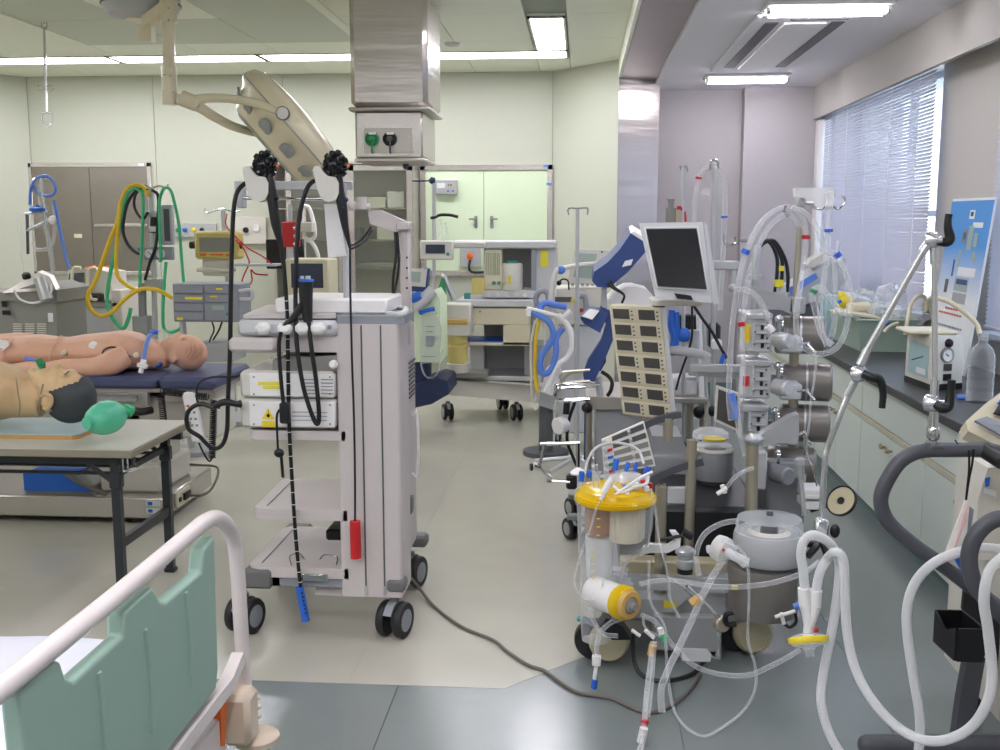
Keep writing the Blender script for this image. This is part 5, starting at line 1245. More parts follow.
h = Thing('breathing_hoses', 'blue ribbed breathing hoses looped over the ventilator support arm', 'hose', v(545,370,Y-.3))
corr(h, 'hose', [v(532,312,Y-.3),v(540,316,Y-.32),v(549,322,Y-.32),v(553,332,Y-.33),v(551,342,Y-.33),v(543,353,Y-.33),v(540,366,Y-.33),v(544,374,Y-.33),v(552,368,Y-.33),v(556,352,Y-.33),v(556,338,Y-.31),v(563,328,Y-.3)], .022, 'blue_pale')
corr(h, 'hose', [v(566,307,Y-.25),v(555,305,Y-.27),v(546,303,Y-.28),v(541,306,Y-.28),v(541,312,Y-.29)], .022, 'blue_pale')
corr(h, 'hose', [v(537,306,Y-.2),v(536,297,Y-.2),v(541,291,Y-.2),v(547,293,Y-.2),v(549,302,Y-.22)], .02, 'grey_panel')
corr(h, 'hose', [v(580,296,Y-.05),v(585,298,Y-.05),v(586,312,Y-.05),v(582,318,Y-.05)], .02, 'grey_panel')
h.part('rail', MB().tube([v(527,308,Y-.3),v(550,314,Y-.33),v(558,316,Y-.33)], .014, 8, 0), 'white')
h.part('end_block', MB().pbox(526,308,531,317,Y-.33,.05,.006), 'white')
h.part('white_hose', MB().tube([v(558,315,Y-.33),v(566,323,Y-.33),v(571,333,Y-.33),v(572,346,Y-.33),v(567,358,Y-.33),v(558,365,Y-.33),v(551,380,Y-.33),v(546,392,Y-.33)], .02, 9, 6), 'white')
h.part('lines', MB().tube([v(540,318,Y-.3),v(536,335,Y-.3),v(535,365,Y-.3),v(536,385,Y-.3),v(538,392,Y-.3)], .012, 7, 5), 'yellow_hose')
h.part('lines', MB().tube([v(535,320,Y-.28),v(531,345,Y-.28),v(531,370,Y-.28),v(532,400,Y-.28),v(536,410,Y-.28)], .009, 7, 5).tube([v(543,320,Y-.28),v(545,345,Y-.28),v(540,380,Y-.28),v(534,402,Y-.28)], .008, 7, 5), 'white_warm')
h.part('mouth_piece', MB().tube([v(563,318,Y-.33),v(571,311,Y-.33)], .02, 10, 0), 'white')
# white lung bag unit below the hoses
t = Thing('humidifier', 'white tapered humidifier unit with a grey base below the blue hoses', 'humidifier', (v(548,400,Y-.15).x,Y-.1,0))
t.part('body', MB().prism([v(541,392,Y-.22),v(545,372,Y-.2),v(556,360,Y-.2),v(561,372,Y-.2),v(556,397,Y-.22)], (0,.16,0)), 'white')
t.part('foot', MB().prism([v(540,392,Y-.23),v(556,397,Y-.23),v(553,410,Y-.23),v(538,405,Y-.23)], (0,.18,0)), 'grey_mid')
t.part('pedestal', MB().cyl(V(v(546,408,Y-.15).x,Y-.14,.03), v(546,405,Y-.15), .05, n=14).cyl(V(v(546,408,Y-.15).x,Y-.14,0), V(v(546,408,Y-.15).x,Y-.14,.03), .16, n=18), 'grey_dark')
# drip stand
v = at(6.6)
t = Thing('drip_stand', 'straight steel drip stand with a two-hook top in front of the corner wall', 'drip stand', (v(577,400).x,6.6,0))
t.part('pole', MB().cyl(V(v(577,400).x,6.6,.1), v(577,300), .017, n=12).cyl(v(577,302), v(577.5,209), .011, n=10), 'alu')
t.part('hook', MB().tube([v(569,215),v(568,210),v(570,208),v(577,208.5),v(586,208),v(588,210),v(587,215)], .006, 6, 4), 'chrome')
for k in range(5):
    a = k*math.tau/5+.3; t.part('leg', MB().tube([(v(577,400).x,6.6,.11),(v(577,400).x+.28*math.cos(a),6.6+.28*math.sin(a),.06)], .014, 8, 0).lathe([(.028,-.012),(.028,.012)], (v(577,400).x+.28*math.cos(a),6.6+.28*math.sin(a),.028), (1,0,0), 12), 'alu')
# ---------------- steel instrument trolley carrying the blue consoles
Y = 5.15; v = at(Y)
t = Thing('steel_trolley', 'steel trolley with a top frame, grey side panel and casters, under the blue consoles', 'trolley', (v(610,480).x,Y+.25,0))
t.part('top', MB().pbox(585,397,650,410,Y,.5,.004), 'stainless_dull')
t.parts('top_rail', [MB().tube([v(600,385,Y-.02),v(560,384,Y-.02),v(556,391,Y-.02),v(557,400,Y-.02),v(590,399,Y-.02)], .01, 8, 3), MB().tube([v(558,388,Y+.2),v(596,386,Y+.2)], .01, 8, 0)], 'chrome')
t.part('wire_basket', MB().tube([v(562,372,Y),v(575,371,Y),v(590,370,Y)], .007, 6, 3).tube([v(562,373,Y),v(560,378,Y),v(568,382,Y),v(590,381,Y)], .007, 6, 3).tube([v(559,392,Y),v(562,382,Y),v(570,374,Y),v(584,371,Y)], .006, 6, 5), 'steel_tan')
for x in (589,646): t.part('post', MB().cyl(V(v(x,480).x,Y+.02,.10), v(x,405,Y+.02), .017, n=10), 'steel_tan'); t.part('post', MB().cyl(V(v(x,480).x,Y+.48,.10), v(x,405,Y+.02)+V(0,.46,0), .017, n=10), 'steel_tan')
t.part('side_panel', MB().pbox(595,409,652,472,Y+.03,.42,.006), 'grey_mid')
t.part('blue_strip', MB().pbox(584,410,588,460,Y+.02,.02,.003), 'navy')
t.part('shelf', MB().b2((v(584,500).x,Y,.13),(v(652,500).x,Y+.5,.16)), 'stainless_dull')
for x, dy in ((571,.05),(572,.45),(648,.05),(648,.45)): caster(t, (v(x,520).x,Y+dy), .055, .05, .5, 'grey_mid')
t.part('leg_arm', MB().b2((v(571,500).x-.02,Y+.02,.10),(v(652,500).x,Y+.07,.13),.006).b2((v(571,500).x-.02,Y+.43,.10),(v(652,500).x,Y+.48,.13),.006), 'alu_dark')
t.part('clamp_knob', MB().ball(v(587,408,Y-.03), (.028,.02,.026), 10, 8), 'black')
# blue consoles
t = Thing('blue_console', 'navy console on a slanted arm with a white keypad, on the steel trolley', 'console', v(592,395,Y+.1))
Yk = Y-.02
hd_ = t.part('keypad_head', MB().prism([v(580,318,Yk-.05),v(589,309,Yk),v(601,310,Yk),v(608,315,Yk),v(600,333,Yk),v(584,324,Yk-.05)], (0,.16,0)), 'navy')
t.part('keypad', MB().prism([v(582,316.5,Yk-.06),v(589.5,309.2,Yk-.006),v(599.5,311,Yk-.006),v(592,320,Yk-.06)], (0,-.006,.003)), 'white', hd_)
t.part('arm', MB().prism([v(600,306,Yk+.02),v(610,311,Yk+.02),v(613,340,Yk+.02),v(604,362,Yk+.02),v(594,382,Yk+.02),v(584,380,Yk+.02),v(583,374,Yk+.02),v(588,360,Yk+.02),v(601,340,Yk+.02),v(606,325,Yk+.02)], (0,.07,0)), 'navy')
t.part('arm_back', MB().prism([v(598,352,Yk+.08),v(606,345,Yk+.08),v(606,362,Yk+.08),v(600,372,Yk+.08)], (0,.05,0)), 'navy_dark')  # dark navy block behind the slanted arm
t.parts('mount', [MB().pbox(601,288,607,308,Yk+.04,.05,.004), MB().cyl(v(602,408,Yk+.06), v(598,378,Yk+.06), .018, n=8)], 'alu_paint')
t.part('cable', MB().tube([v(602,372,Yk),v(608,376,Yk-.02),v(612,382,Yk-.03),v(611,390,Yk-.03),v(608,395,Yk)], .01, 8, 5), 'black')
t = Thing('blue_monitor', 'navy-backed tilted monitor seen from behind, above the white printer', 'monitor', v(602,290,Y+.05))
bb = t.part('back_shell', MB().prism([v(592,281,Yk),v(594,272,Yk),v(608,262,Yk),v(620,249,Yk),v(631,233,Yk),v(643,240,Yk),v(645.5,252,Yk),v(628,272,Yk),v(609,288,Yk),v(597,287,Yk)], (0,.20,.03)), 'navy')
t.part('bezel', MB().prism([v(630.5,233,Yk-.006),v(634,231.5,Yk-.006),v(645,238,Yk-.006),v(643,241,Yk-.006)], (0,.22,.03)), 'white', bb)
t.part('plate', MB().prism([v(625,261,Yk-.004),v(633,259,Yk-.004),v(631,265,Yk-.004),v(622,267,Yk-.004)], (0,-.004,0)), 'post_white', bb)
t.part('cable', MB().tube([v(609,282,Yk-.01),v(614,288,Yk-.02),v(624,295,Yk-.03),v(622,303,Yk-.02)], [.014,.01,.006,.006], 8, 5), 'black', bb)
one('printer', MB().prism([v(608,300,Y+.05),v(616,292,Y+.05),v(626,287,Y+.05),v(634,286.5,Y+.05),v(648,290,Y+.05),v(655,298,Y+.05),v(654,306,Y+.05),v(609,304,Y+.05)], (0,.35,0)), 'white', 'white rounded printer under the navy-backed monitor', 'printer', v(630,306,Y+.2))
# ---------------- rack of small displays
Y = 4.45; v = at(Y)
t = Thing('display_rack', 'cream leaning rack of small grey displays in two columns', 'display rack', v(645,418,Y))
Q4 = [v(609.5,305.5), v(660.5,307.5), v(671.5,420), v(623,414)]
nrm_ = (Q4[1]-Q4[0]).cross(Q4[3]-Q4[0]).normalized()
def uvq(a, b, d=0):
    return Q4[0].lerp(Q4[1], a).lerp(Q4[3].lerp(Q4[2], a), b)+V(0,-d,0)
t.part('case', MB().prism(Q4, (.02,.09,.0)), 'cream')
t.part('side_cheek', MB().prism([Q4[1]+V(.001,0,.0), Q4[1]+V(.022,.0,0), Q4[2]+V(.022,0,0), Q4[2]+V(.001,0,0)], (0,.09,0)), 'grey_light')
for r_ in range(7):
    for cc_ in range(2):
        a0_, a1_, b0_, b1q = cc_*.5+.01, cc_*.5+.49, r_/7+.012, (r_+1)/7-.012
        md = t.part('module', MB().prism([uvq(a0_,b0_,.001),uvq(a1_,b0_,.001),uvq(a1_,b1q,.001),uvq(a0_,b1q,.001)], (0,-.006,0)), 'cream')
        t.part('screen', MB().prism([uvq(a0_+.04,b0_+.014,.008),uvq(a0_+.36,b0_+.014,.008),uvq(a0_+.36,b1q-.016,.008),uvq(a0_+.04,b1q-.016,.008)], (0,-.002,0)), 'screen_grey' if r_ < 6 or cc_ else 'grey_dark', md)
        for k in range(3): t.part('key', MB().box(uvq(a0_+.41,b0_+.03+k*.036,.009), (.008,.004,.006)), 'grey_dark', md)
t.part('arm', MB().tube([v(664,350,Y+.05),v(680,351,Y+.05),v(700,354,Y+.05),v(709,358,Y+.05)], [.018,.02,.019,.021], 10, 4).cyl(v(707,356,Y+.05), v(707,372,Y+.05), .022, n=12), 'alu_paint')
t.part('arm_lower', MB().prism([v(698,366,Y),v(712,366,Y),v(742,370,Y),v(744,380,Y),v(712,377,Y),v(698,376,Y)], (0,.05,0)), 'alu')
# LCD monitor
t = Thing('lcd_monitor', 'grey flat monitor with a black screen above the display rack', 'monitor', v(682,304,Y-.05))
Ya, Yb_ = Y-.06, Y-.12
fr_ = [P(639,223,Y=Ya),P(703,222,Y=Ya),P(712,303,Y=Yb_),P(655.5,298,Y=Yb_)]
bz = t.part('bezel', MB().prism(fr_, (.012,.05,.0)), 'grey_light')
t.part('back_shell', MB().prism([P(703.5,223,Y=Ya),P(707,225,Y=Ya),P(719.5,304,Y=Yb_),P(712.5,304,Y=Yb_)], (.0,.09,0)), 'alu_paint', bz)
t.part('screen', MB().prism([P(646,229,Y=Ya-.004),P(696.5,228.5,Y=Ya-.004),P(706.5,289,Y=Yb_-.004),P(658,286,Y=Yb_-.004)], (0,-.003,0)), 'screen', bz)
t.part('frame_line', MB().tube([P(644.5,227.5,Y=Ya-.004),P(697.5,227,Y=Ya-.004),P(708,290.5,Y=Yb_-.004),P(657,287.5,Y=Yb_-.004),P(644.5,227.5,Y=Ya-.004)], .003, 6, 0), 'white', bz)
t.part('slot', MB().prism([P(674,293,Y=Yb_-.004),P(691,295.5,Y=Yb_-.004),P(693,300,Y=Yb_-.004),P(677,298.5,Y=Yb_-.004)], (0,-.004,0)), 'black', bz)
t.part('tray', MB().pbox(652,300,702,306,Y-.02,.2,.004), 'white_warm')
t.part('arm', MB().pbox(712,261,740,270,Y+.05,.06,.006).cyl(v(734,268,Y+.08), v(734,287,Y+.08), .02, n=12).ball(v(732,288,Y+.06), .018, 8, 6), 'alu_paint')
# ================================================================= HEART-LUNG MACHINE
YH_ = 4.25; v = at(YH_)
HLM = t = Thing('heart_lung_machine', 'heart-lung machine base with steel masts, stacked roller pumps and large beige casters', 'heart-lung machine', (.40,4.2,0))
# base
t.part('base', MB().b2((.10,3.75,.13),(.72,5.0,.24),.02), 'grey_mid')
t.part('base_cover', MB().b2((.16,3.95,.24),(.70,4.95,.52),.02), 'black')
t.part('cream_panel', MB().pbox(620,562,735,600,3.86,.08,.006), 'caster_beige')
t.part('front_panel', MB().pbox(654,616,722,652,3.72,.10,.008), 'grey_mid')
t.part('front_bar', MB().tube([(.13,3.72,.30),(.72,3.70,.30)], .02, 8, 0, sq=(.03,.05)), 'alu')
t.part('strut', MB().prism([v(668,590,3.7),v(690,580,3.7),v(740,570,3.7),v(740,577,3.7),v(695,592,3.7),v(672,612,3.7),v(664,612,3.7)], (0,.03,0)), 'alu')
t.part('yellow_tag', MB().pbox(664,601,677,608,3.70,.01), 'yellow')
def big_caster(x, y, ang):
    d = V(math.cos(ang), math.sin(ang), 0)
    o = V(x, y, .075)
    f = t.part('caster', MB().lathe([(0,-.035),(.06,-.035),(.072,-.02),(.075,.0),(.072,.02),(.06,.035),(0,.035)], o+V(.03,-.03,.012), d.cross(V(0,0,1)), 22).cyl(o+V(.03,-.0,.04), o+V(.03,0,.13), .03), 'caster_beige')
    t.part('wheel', MB().lathe([(.05,-.022),(.072,-.022),(.075,-.012),(.075,.012),(.072,.022),(.05,.022)], o-d*.022+V(0,.02,0), d.cross(V(0,0,1)), 28), 'rubber', f)
    t.part('pedal', MB().box(o+V(-.045,-.03,.085), (.05,.04,.012), .003, Matrix.Rotation(.5,3,'Y')), 'alu_dark', f)
    t.part('pedal_tip', MB().box(o+V(-.075,-.045,.10), (.025,.03,.012), .004), 'teal', f)
big_caster(.085, 3.70, 0); big_caster(.62, 3.82, .2); big_caster(.10, 4.9, 0); big_caster(.66, 4.95, 0)
# masts
t.part('mast', MB().cyl(V(v(661,560,3.78).x,3.78,.24), v(661,486,3.78), .021, n=14), 'steel_tan')
t.part('mast_cap', MB().lathe([(.007,0),(.007,.006)], v(658.5,485.5,3.77), n=8).lathe([(.007,0),(.007,.006)], v(664.5,485.5,3.77), n=8), 'chrome')
t.part('mast', MB().cyl(V(v(688,560,3.95).x,3.95,.24), v(692,440,3.95), .020, n=14), 'steel_tan')
t.part('panel_plate', MB().pbox(667,488,686,585,4.0,.03,.004), 'grey_light')
t.part('mast', MB().cyl(V(v(751,560,3.9).x,3.9,.02), v(753,432,3.9), .023, n=14), 'steel_tan')
t.part('mast_foot', MB().lathe([(.05,0),(.05,.02),(.024,.025)], (v(751,560,3.9).x,3.9,0), n=18), 'grey_mid')
t.part('mast_collar', MB().b2((v(744,436,3.9).x,3.86,v(750,445,3.9).z),(v(763,436,3.9).x,3.95,v(750,432,3.9).z),.02), 'alu')
t.part('collar_arm', MB().prism([v(759,436,3.9),v(790,417,3.9),v(799,414,3.9),v(799,436,3.9),v(786,442,3.9),v(762,446,3.9)], (0,.06,0)), 'alu')
t.part('mast', MB().cyl(V(v(790,560,4.35).x,4.35,.24), v(795,300,4.35), .020, n=14).cyl(v(795,302,4.35), v(800,226,4.35), .013, n=12), 'steel_tan')
t.part('mast', MB().cyl(V(v(752,560,4.5).x,4.5,.24), v(756,245,4.5), .017, n=12).cyl(v(755.5,280,4.5), v(755.7,275,4.5), .03, n=14).cyl(v(755.8,262,4.5), v(756,248,4.5), .022, n=12), 'alu')
t.part('mast_hook', MB().tube([v(748,241,4.45),v(739,241,4.45),v(732,245,4.45),v(725,243,4.45),v(724,235,4.45)], .006, 6, 4).tube([v(736,243,4.45),v(735,237,4.45)], .005, 6, 0), 'chrome')
t.part('bracket', MB().prism([v(750,286,4.25),v(792,298,4.25),v(792,314,4.25),v(752,300,4.25)], (0,.03,0)).pbox(789,298,806,314,4.25,.1,.006), 'grey_mid')
t.part('cross_bar', MB().pbox(690,365,760,373,4.4,.03,.004), 'alu')
t.part('base_column', MB().b2((v(764,520,4.2).x,4.15,.3),(v(802,520,4.2).x,4.4,v(780,470,4.2).z),.01), 'alu_dark')
t.part('clamp_ring', MB().cyl(v(788,492,4.25),v(788,486,4.25),.035,n=14).cyl(v(788,510,4.25),v(788,494,4.25),.028,n=14), 'alu')
# roller pumps
def pump(xb, yb, hb, xm, ym, label):
    """block with knurled face, clamp cylinder and dark motor drum; xb,yb block corner, xm motor left"""
    q_ = Thing('roller_pump', label, 'pump', v(xb+13,yb+hb,4.2), 'roller pumps on the heart-lung machine')
    bl = q_.part('pump_block', MB().pbox(xb,yb,xb+27,yb+hb,4.13,.12,.008), 'grey_light')
    q_.part('block_cap', MB().pbox(xb-1,yb-3,xb+28,yb+4,4.11,.17,.006), 'alu', bl)
    for k in range(3):
        q_.part('face_slot', MB().pbox(xb+16,yb+9+k*9,xb+19,yb+14+k*9,4.124,.008), 'black', bl)
        q_.part('face_step', MB().pbox(xb+10,yb+8+k*9,xb+24,yb+9.2+k*9,4.12,.012,.001), 'alu', bl)
    for k, (dx, dy) in enumerate(((22,7),(10,16),(22,22),(9,28),(23,hb-5))): q_.part('bolt', MB().lathe([(.005,0),(.005,.004),(0,.005)], v(xb+dx,yb+dy,4.13), (0,-1,0), 8), 'grey_dark', bl)
    q_.part('cover', MB().pbox(xb-4,yb+3,xb+10,yb+hb-2,4.09,.04,.006), 'plastic_clear', bl)
    mt = q_.part('motor', MB().lathe([(.070,-.10),(.078,-.09),(.078,.09),(.070,.10)], v(xm+11,ym+18,4.36), (1,-.15,0), 28), 'pump_grey')
    q_.part('motor_band', MB().lathe([(.079,-.004),(.0795,.0),(.079,.004)], v(xm+11,ym+18,4.36), (1,-.15,0), 28), 'alu', mt)
    q_.part('tube_collar', MB().lathe([(.032,0),(.034,.004),(.034,.055),(.028,.06)], v(xb+27,yb+20,4.2), (1,-.1,0), 18), 'alu_dark')
    cl_ = q_.part('clamp', MB().lathe([(.026,-.02),(.03,-.015),(.03,.045),(.026,.05)], v(xb+34,yb+24,4.08), (.75,-1,0), 20), 'alu')
    q_.part('clamp_disc', MB().lathe([(.024,.05),(.024,.054),(0,.055)], v(xb+34,yb+24,4.08), (.75,-1,0), 18), 'grey_light', cl_)
    q_.part('clamp_body', MB().pbox(xb+36,yb+21,xb+58,yb+37,4.16,.1,.006), 'grey_light')
    q_.part('lever', MB().cyl(v(xb+54,yb+28,4.14), v(xb+64,yb+27,4.1), .006, n=8).cyl(v(xb+63,yb+28,4.1), v(xb+71,yb+37,4.08), .006, n=8), 'chrome')
    q_.part('top_knob', MB().ball(v(xb+34,yb+3,4.15), .017, 10, 8).cyl(v(xb+34,yb+6,4.15), v(xb+34,yb+18,4.15), .008, n=8), 'chrome')
    q_.part('winding', MB().lathe([(.03,-.004),(.038,-.004),(.038,.004),(.03,.004),(.03,-.004)], v(xb+36,yb+10,4.2), (1,0,0), 18, cap=False), 'chrome')
    return q_
pumps = [pump(745,316,37,789,317,'roller pump under the grey bracket, topmost of the stack on the mast'),
         pump(744,363,36,795,364,'roller pump with a red tube mark, second of the stack on the mast'),
         pump(741,408,34,793,405,'roller pump above the curved collar arm, third of the stack'),
         ]
q_ = Thing('roller_pump', 'roller pump at the foot of the stack, level with the curved collar arm', 'pump', v(785,500,4.25), 'roller pumps on the heart-lung machine')
q_.part('pump_block', MB().pbox(757,452,767,490,4.05,.1,.006), 'grey_light')
q_.part('motor', MB().lathe([(.07,-.10),(.08,-.09),(.08,.09),(.07,.10)], v(790,466,4.3), (1,-.15,0), 28), 'pump_grey')
q_.part('clamp', MB().lathe([(.03,-.03),(.036,-.025),(.036,.05),(.03,.055)], v(779,474,4.08), (.6,-1,0), 20), 'alu_dark')
q_.part('clamp_plate', MB().pbox(768,462,798,478,4.12,.08,.006), 'grey_mid')
q_.part('winding', MB().lathe([(.03,-.006),(.04,-.006),(.04,.006),(.03,.006)], v(777,456,4.15), (1,0,0), 18), 'chrome')
pumps[1].part('red_tube', MB().cyl(v(746,376,4.07), v(746,386,4.07), .012, n=8), 'red')
pumps[0].part('yellow_tube', MB().cyl(v(747,325,4.07), v(747,342,4.07), .013, n=8), 'yellow_hose')
# sample cup on rod, small rods
t.part('sample_rod', MB().tube([v(800,434,3.85),v(805,433,3.85),v(806,445,3.85),v(807,456,3.85),v(812,465,3.85)], .007, 8, 4).cyl(v(811,465,3.85), v(817,486,3.85), .003, n=6), 'chrome')
t.part('sample_cup', MB().lathe([(.012,0),(.016,.05),(.02,.055),(.02,.075),(.012,.08)], v(801,479,3.85), (-.1,0,1), 16).cyl(v(801,480,3.85), v(804,515,3.85), .009, n=8), 'alu')
# round reflector beside the arm
t = Thing('round_plate', 'round tan plate with a black rim and black centre, above the drum centrifuge', 'disc', v(842,515,3.9))
nn = V(-.62,-.55,.5)
t.part('disc', MB().lathe([(.055,-.003),(.055,.003)], v(841.5,501,3.9), nn, 32), 'caster_beige')
t.part('rim', MB().lathe([(.054,-.005),(.060,-.005),(.060,.005),(.054,.005)], v(841.5,501,3.9), nn, 32, cap=False), 'black')
t.part('hub', MB().lathe([(.014,.003),(.014,.007),(0,.008)], v(841.5,501,3.9), nn, 16), 'black')
t.part('arm', MB().tube([v(841,503,3.92),v(825,506,4.0),v(812,510,4.1)], .01, 8, 3), 'black')
one('white_tray', MB().pbox(803,490,824,500,4.0,.12,.004).pbox(803,502,824,510,4.0,.12,.004).pbox(807,496,823,498.5,3.995,.01), 'white', 'small white stacked tray beside the round plate', 'tray', v(813,510,4.05))
# ---------------- drum centrifuge
Yd = 3.72; v = at(Yd)
t = Thing('drum_centrifuge', 'grey drum centrifuge with a clear bowl on top', 'centrifuge', (v(770,580).x,Yd,v(770,612).z))
cxm = v(768,560).x; R0 = .5*(v(811,560).x-v(740,560).x)
z_ = lambda y: v(770,y).z
t.part('drum', MB().lathe([(R0*.96,z_(612)),(R0,z_(608)),(R0,z_(567)),(R0*.97,z_(564))], (cxm-.02,Yd,0), n=40), 'pump_grey')
t.part('neck', MB().lathe([(R0*.9,z_(569)),(R0*.86,z_(562)),(R0*.92,z_(556))], (cxm,Yd,0), n=36), 'grey_dark')
t.part('upper_ring', MB().lathe([(R0*.94,z_(560)),(R0,z_(557)),(R0,z_(535)),(R0*.96,z_(531)),(R0*.88,z_(531)),(R0*.86,z_(540)),(0,z_(541))], (cxm,Yd,0), n=40), 'alu_paint')
bw = t.part('bowl', MB().lathe([(R0*.93,z_(532)),(R0*.95,z_(523)),(R0*.90,z_(518)),(R0*.3,z_(515)),(0,z_(515))], (cxm,Yd,0), n=36), 'plastic_clear')
t.part('inner_ring', MB().lathe([(R0*.6,z_(538)),(R0*.62,z_(532)),(R0*.5,z_(529)),(R0*.45,z_(533))], (cxm,Yd,0), n=30), 'white_warm', bw)
t.part('spindle', MB().lathe([(.035,z_(538)),(.03,z_(524)),(.012,z_(520)),(.012,z_(512))], (cxm,Yd,0), n=18), 'grey_dark', bw)
t.part('yellow_mark', MB().pbox(732,586,738,590,Yd-R0+.02,.01), 'yellow')
t.part('stand', MB().cyl((cxm-.02,Yd,.24), (cxm-.02,Yd,z_(611)), .03, n=14), 'steel_tan')
t.part('stopcock', MB().cyl(v(775,617,Yd-.16), v(795,611,Yd-.16), .007, n=8).cyl(v(781,613,Yd-.16), v(784,624,Yd-.16), .007, n=8), 'white')
t.part('stopcock_line', MB().tube([v(784,624,Yd-.16),v(790,627,Yd-.16),v(796,622,Yd-.16),v(795,613,Yd-.16)], .006, 7, 4), 'black')
t.part('blue_cap', MB().cyl(v(794,607,Yd-.16), v(800,605,Yd-.16), .012, n=10), 'blue_pale')
# pair of small bowls behind
Yd2 = 4.35; v = at(Yd2)
t = Thing('cell_bowl', 'grey cylinder pump with two stacked clear domes, red and yellow inside', 'pump', v(714,480))
R1 = .5*(v(733,460).x-v(695,460).x); cx1 = v(714,460).x; z_ = lambda y: v(714,y).z
t.part('cylinder', MB().lathe([(R1*.7,z_(520)),(R1*.75,z_(482)),(R1,z_(478)),(R1,z_(452)),(R1*.95,z_(449))], (cx1,Yd2,0), n=30), 'alu_dark')
for y, m in ((450,'red'),(440,'yellow')):
    d = t.part('dome', MB().lathe([(R1*.98,z_(y)),(R1*.95,z_(y-5)),(R1*.6,z_(y-9)),(0,z_(y-10.5))], (cx1-(.01 if y == 440 else 0),Yd2+(.06 if y == 440 else 0),0), n=26), 'film')
    t.part('ring', MB().lathe([(R1*.6,z_(y-.5)),(R1*.62,z_(y-2)),(R1*.4,z_(y-2))], (cx1,Yd2,0), n=20), m, d)
t.part('rim', MB().lathe([(R1*.98,z_(451)),(R1*1.04,z_(450)),(R1*1.04,z_(448.5)),(R1*.98,z_(448))], (cx1,Yd2,0), n=28), 'white_warm')
t.part('post', MB().cyl((cx1,Yd2,.52), (cx1,Yd2,z_(519)), .04, n=12), 'grey_dark')
# grey bins and the dark curved handles
v = at(4.5)
one('grey_bin', MB().prism([v(652,436),v(682,437),v(690,458),v(653,456)], (0,.25,0)).pbox(653,456,692,482,4.48,.2,.006), 'grey_mid', 'grey open bin behind the white colour-coded rack', 'bin', v(672,482,4.55))
t = Thing('curved_handle', 'dark grey curved push handles of the perfusion console', 'handle', v(680,470,3.95)); v = at(3.95)
t.part('grip', MB().tube([v(640,428,4.1),v(652,422,4.1),v(668,417,4.1),v(681,414,4.1)], .013, 8, 4, sq=(.028,.026)), 'handle_grey')
t.part('grip', MB().tube([v(648,482),v(660,475),v(680,467),v(703,461)], .013, 8, 4, sq=(.03,.028)), 'handle_grey')
t.part('post', MB().cyl(v(668,440,4.1), v(668,418,4.1), .02, n=12), 'steel_tan')
t.part('post', MB().cyl(v(690,500), v(692,463), .019, n=12), 'steel_tan')
# tilted tablet
v = at(4.1)
t = Thing('tablet_panel', 'tilted dark panel with a pale frame beside the roller pumps', 'panel', v(725,430))
t.part('frame', MB().prism([v(717,386),v(740,394),v(741,433),v(714.5,421)], (.0,.025,0)), 'white_warm')
t.part('screen', MB().prism([v(718.5,389,4.098),v(737,396,4.098),v(738,429,4.098),v(716.5,419,4.098)], (0,-.003,0)), 'screen_grey')
# white rack with coloured ends
Y = 4.0; v = at(Y)
t = Thing('tube_rack', 'white slanted rack with grey slots and colour-coded clips', 'rack', v(628,472))
R4 = [v(601.5,440),v(644,421.5),v(655.5,466),v(604,474)]
ur = lambda a, b, d=0: R4[0].lerp(R4[1],a).lerp(R4[3].lerp(R4[2],a),b)+V(0,-d,0)
t.part('board', MB().prism(R4, (0,.02,0)), 'white')
for k, m in enumerate(('yellow_tag','red','blue','green','red')):
    b0_, b1q = k*.2+.03, k*.2+.15
    for a0_, a1_ in ((.24,.60),(.66,.97)): t.part('slot', MB().prism([ur(a0_,b0_,.001),ur(a1_,b0_,.001),ur(a1_,b1q,.001),ur(a0_,b1q,.001)], (0,-.003,0)), 'grey_dark' if k < 2 else 'vent_grey')
    t.part('clip', MB().box(ur(.16,b1q,.006), (.022,.012,.010), .002, Matrix.Rotation(-.35,3,'Y')), m)
    t.part('clip_cap', MB().lathe([(.010,0),(.010,.012),(.006,.014)], ur(.06,b0_+.06,.002), (0,-1,0), 12), 'grey_light')
    t.part('clip_cap', MB().ball(ur(.63,b0_+.05,.006), .007, 8, 6), 'alu')
# ---------------- cardiotomy reservoir with yellow lid
Y = 3.55; v = at(Y)
cxr = v(615.5,495).x; R0 = .5*(v(656.5,490).x-v(575.5,490).x); z_ = lambda y: v(615,y).z
t = Thing('blood_reservoir', 'clear hard-shell blood reservoir with a yellow lid and blue-capped ports', 'reservoir', (cxr,Y,z_(640)))
lid = t.part('lid', MB().lathe([(R0,z_(500)),(R0*1.0,z_(494)),(R0*.93,z_(491.5)),(R0*.90,z_(488)),(R0*.7,z_(486)),(R0*.3,z_(485)),(0,z_(485))], (cxr,Y,0), n=40), 'plastic_yellow')
t.part('lid_rim', MB().lathe([(R0*.97,z_(501)),(R0*1.02,z_(499)),(R0*1.02,z_(496)),(R0*.97,z_(494))], (cxr,Y,0), n=40), 'plastic_yellow', lid)
sh = MB(); prof = [(R0*.96,499,0),(R0*.94,525,0),(R0*.88,545,-.004),(R0*.62,560,-.035),(R0*.50,585,-.05),(R0*.44,612,-.058),(R0*.36,640,-.06)]
loft(sh, [((cxr+dx,Y,z_(y)), (r,0,0), (0,r*.95,0)) for r, y, dx in prof], 32)
t.part('shell', sh, 'plastic_clear')
fil = t.part('filter', MB().lathe([(R0*.44,z_(538)),(R0*.46,z_(536)),(R0*.46,z_(503)),(R0*.44,z_(502))], (cxr+.035,Y-.01,0), n=24), 'cream')
pt = MB()
for k in range(20):
    a = math.tau*k/20; pt.box((cxr+.035+R0*.47*math.cos(a),Y-.01+R0*.47*math.sin(a),(z_(536)+z_(503))/2), (.004,.004,z_(503)-z_(536)))
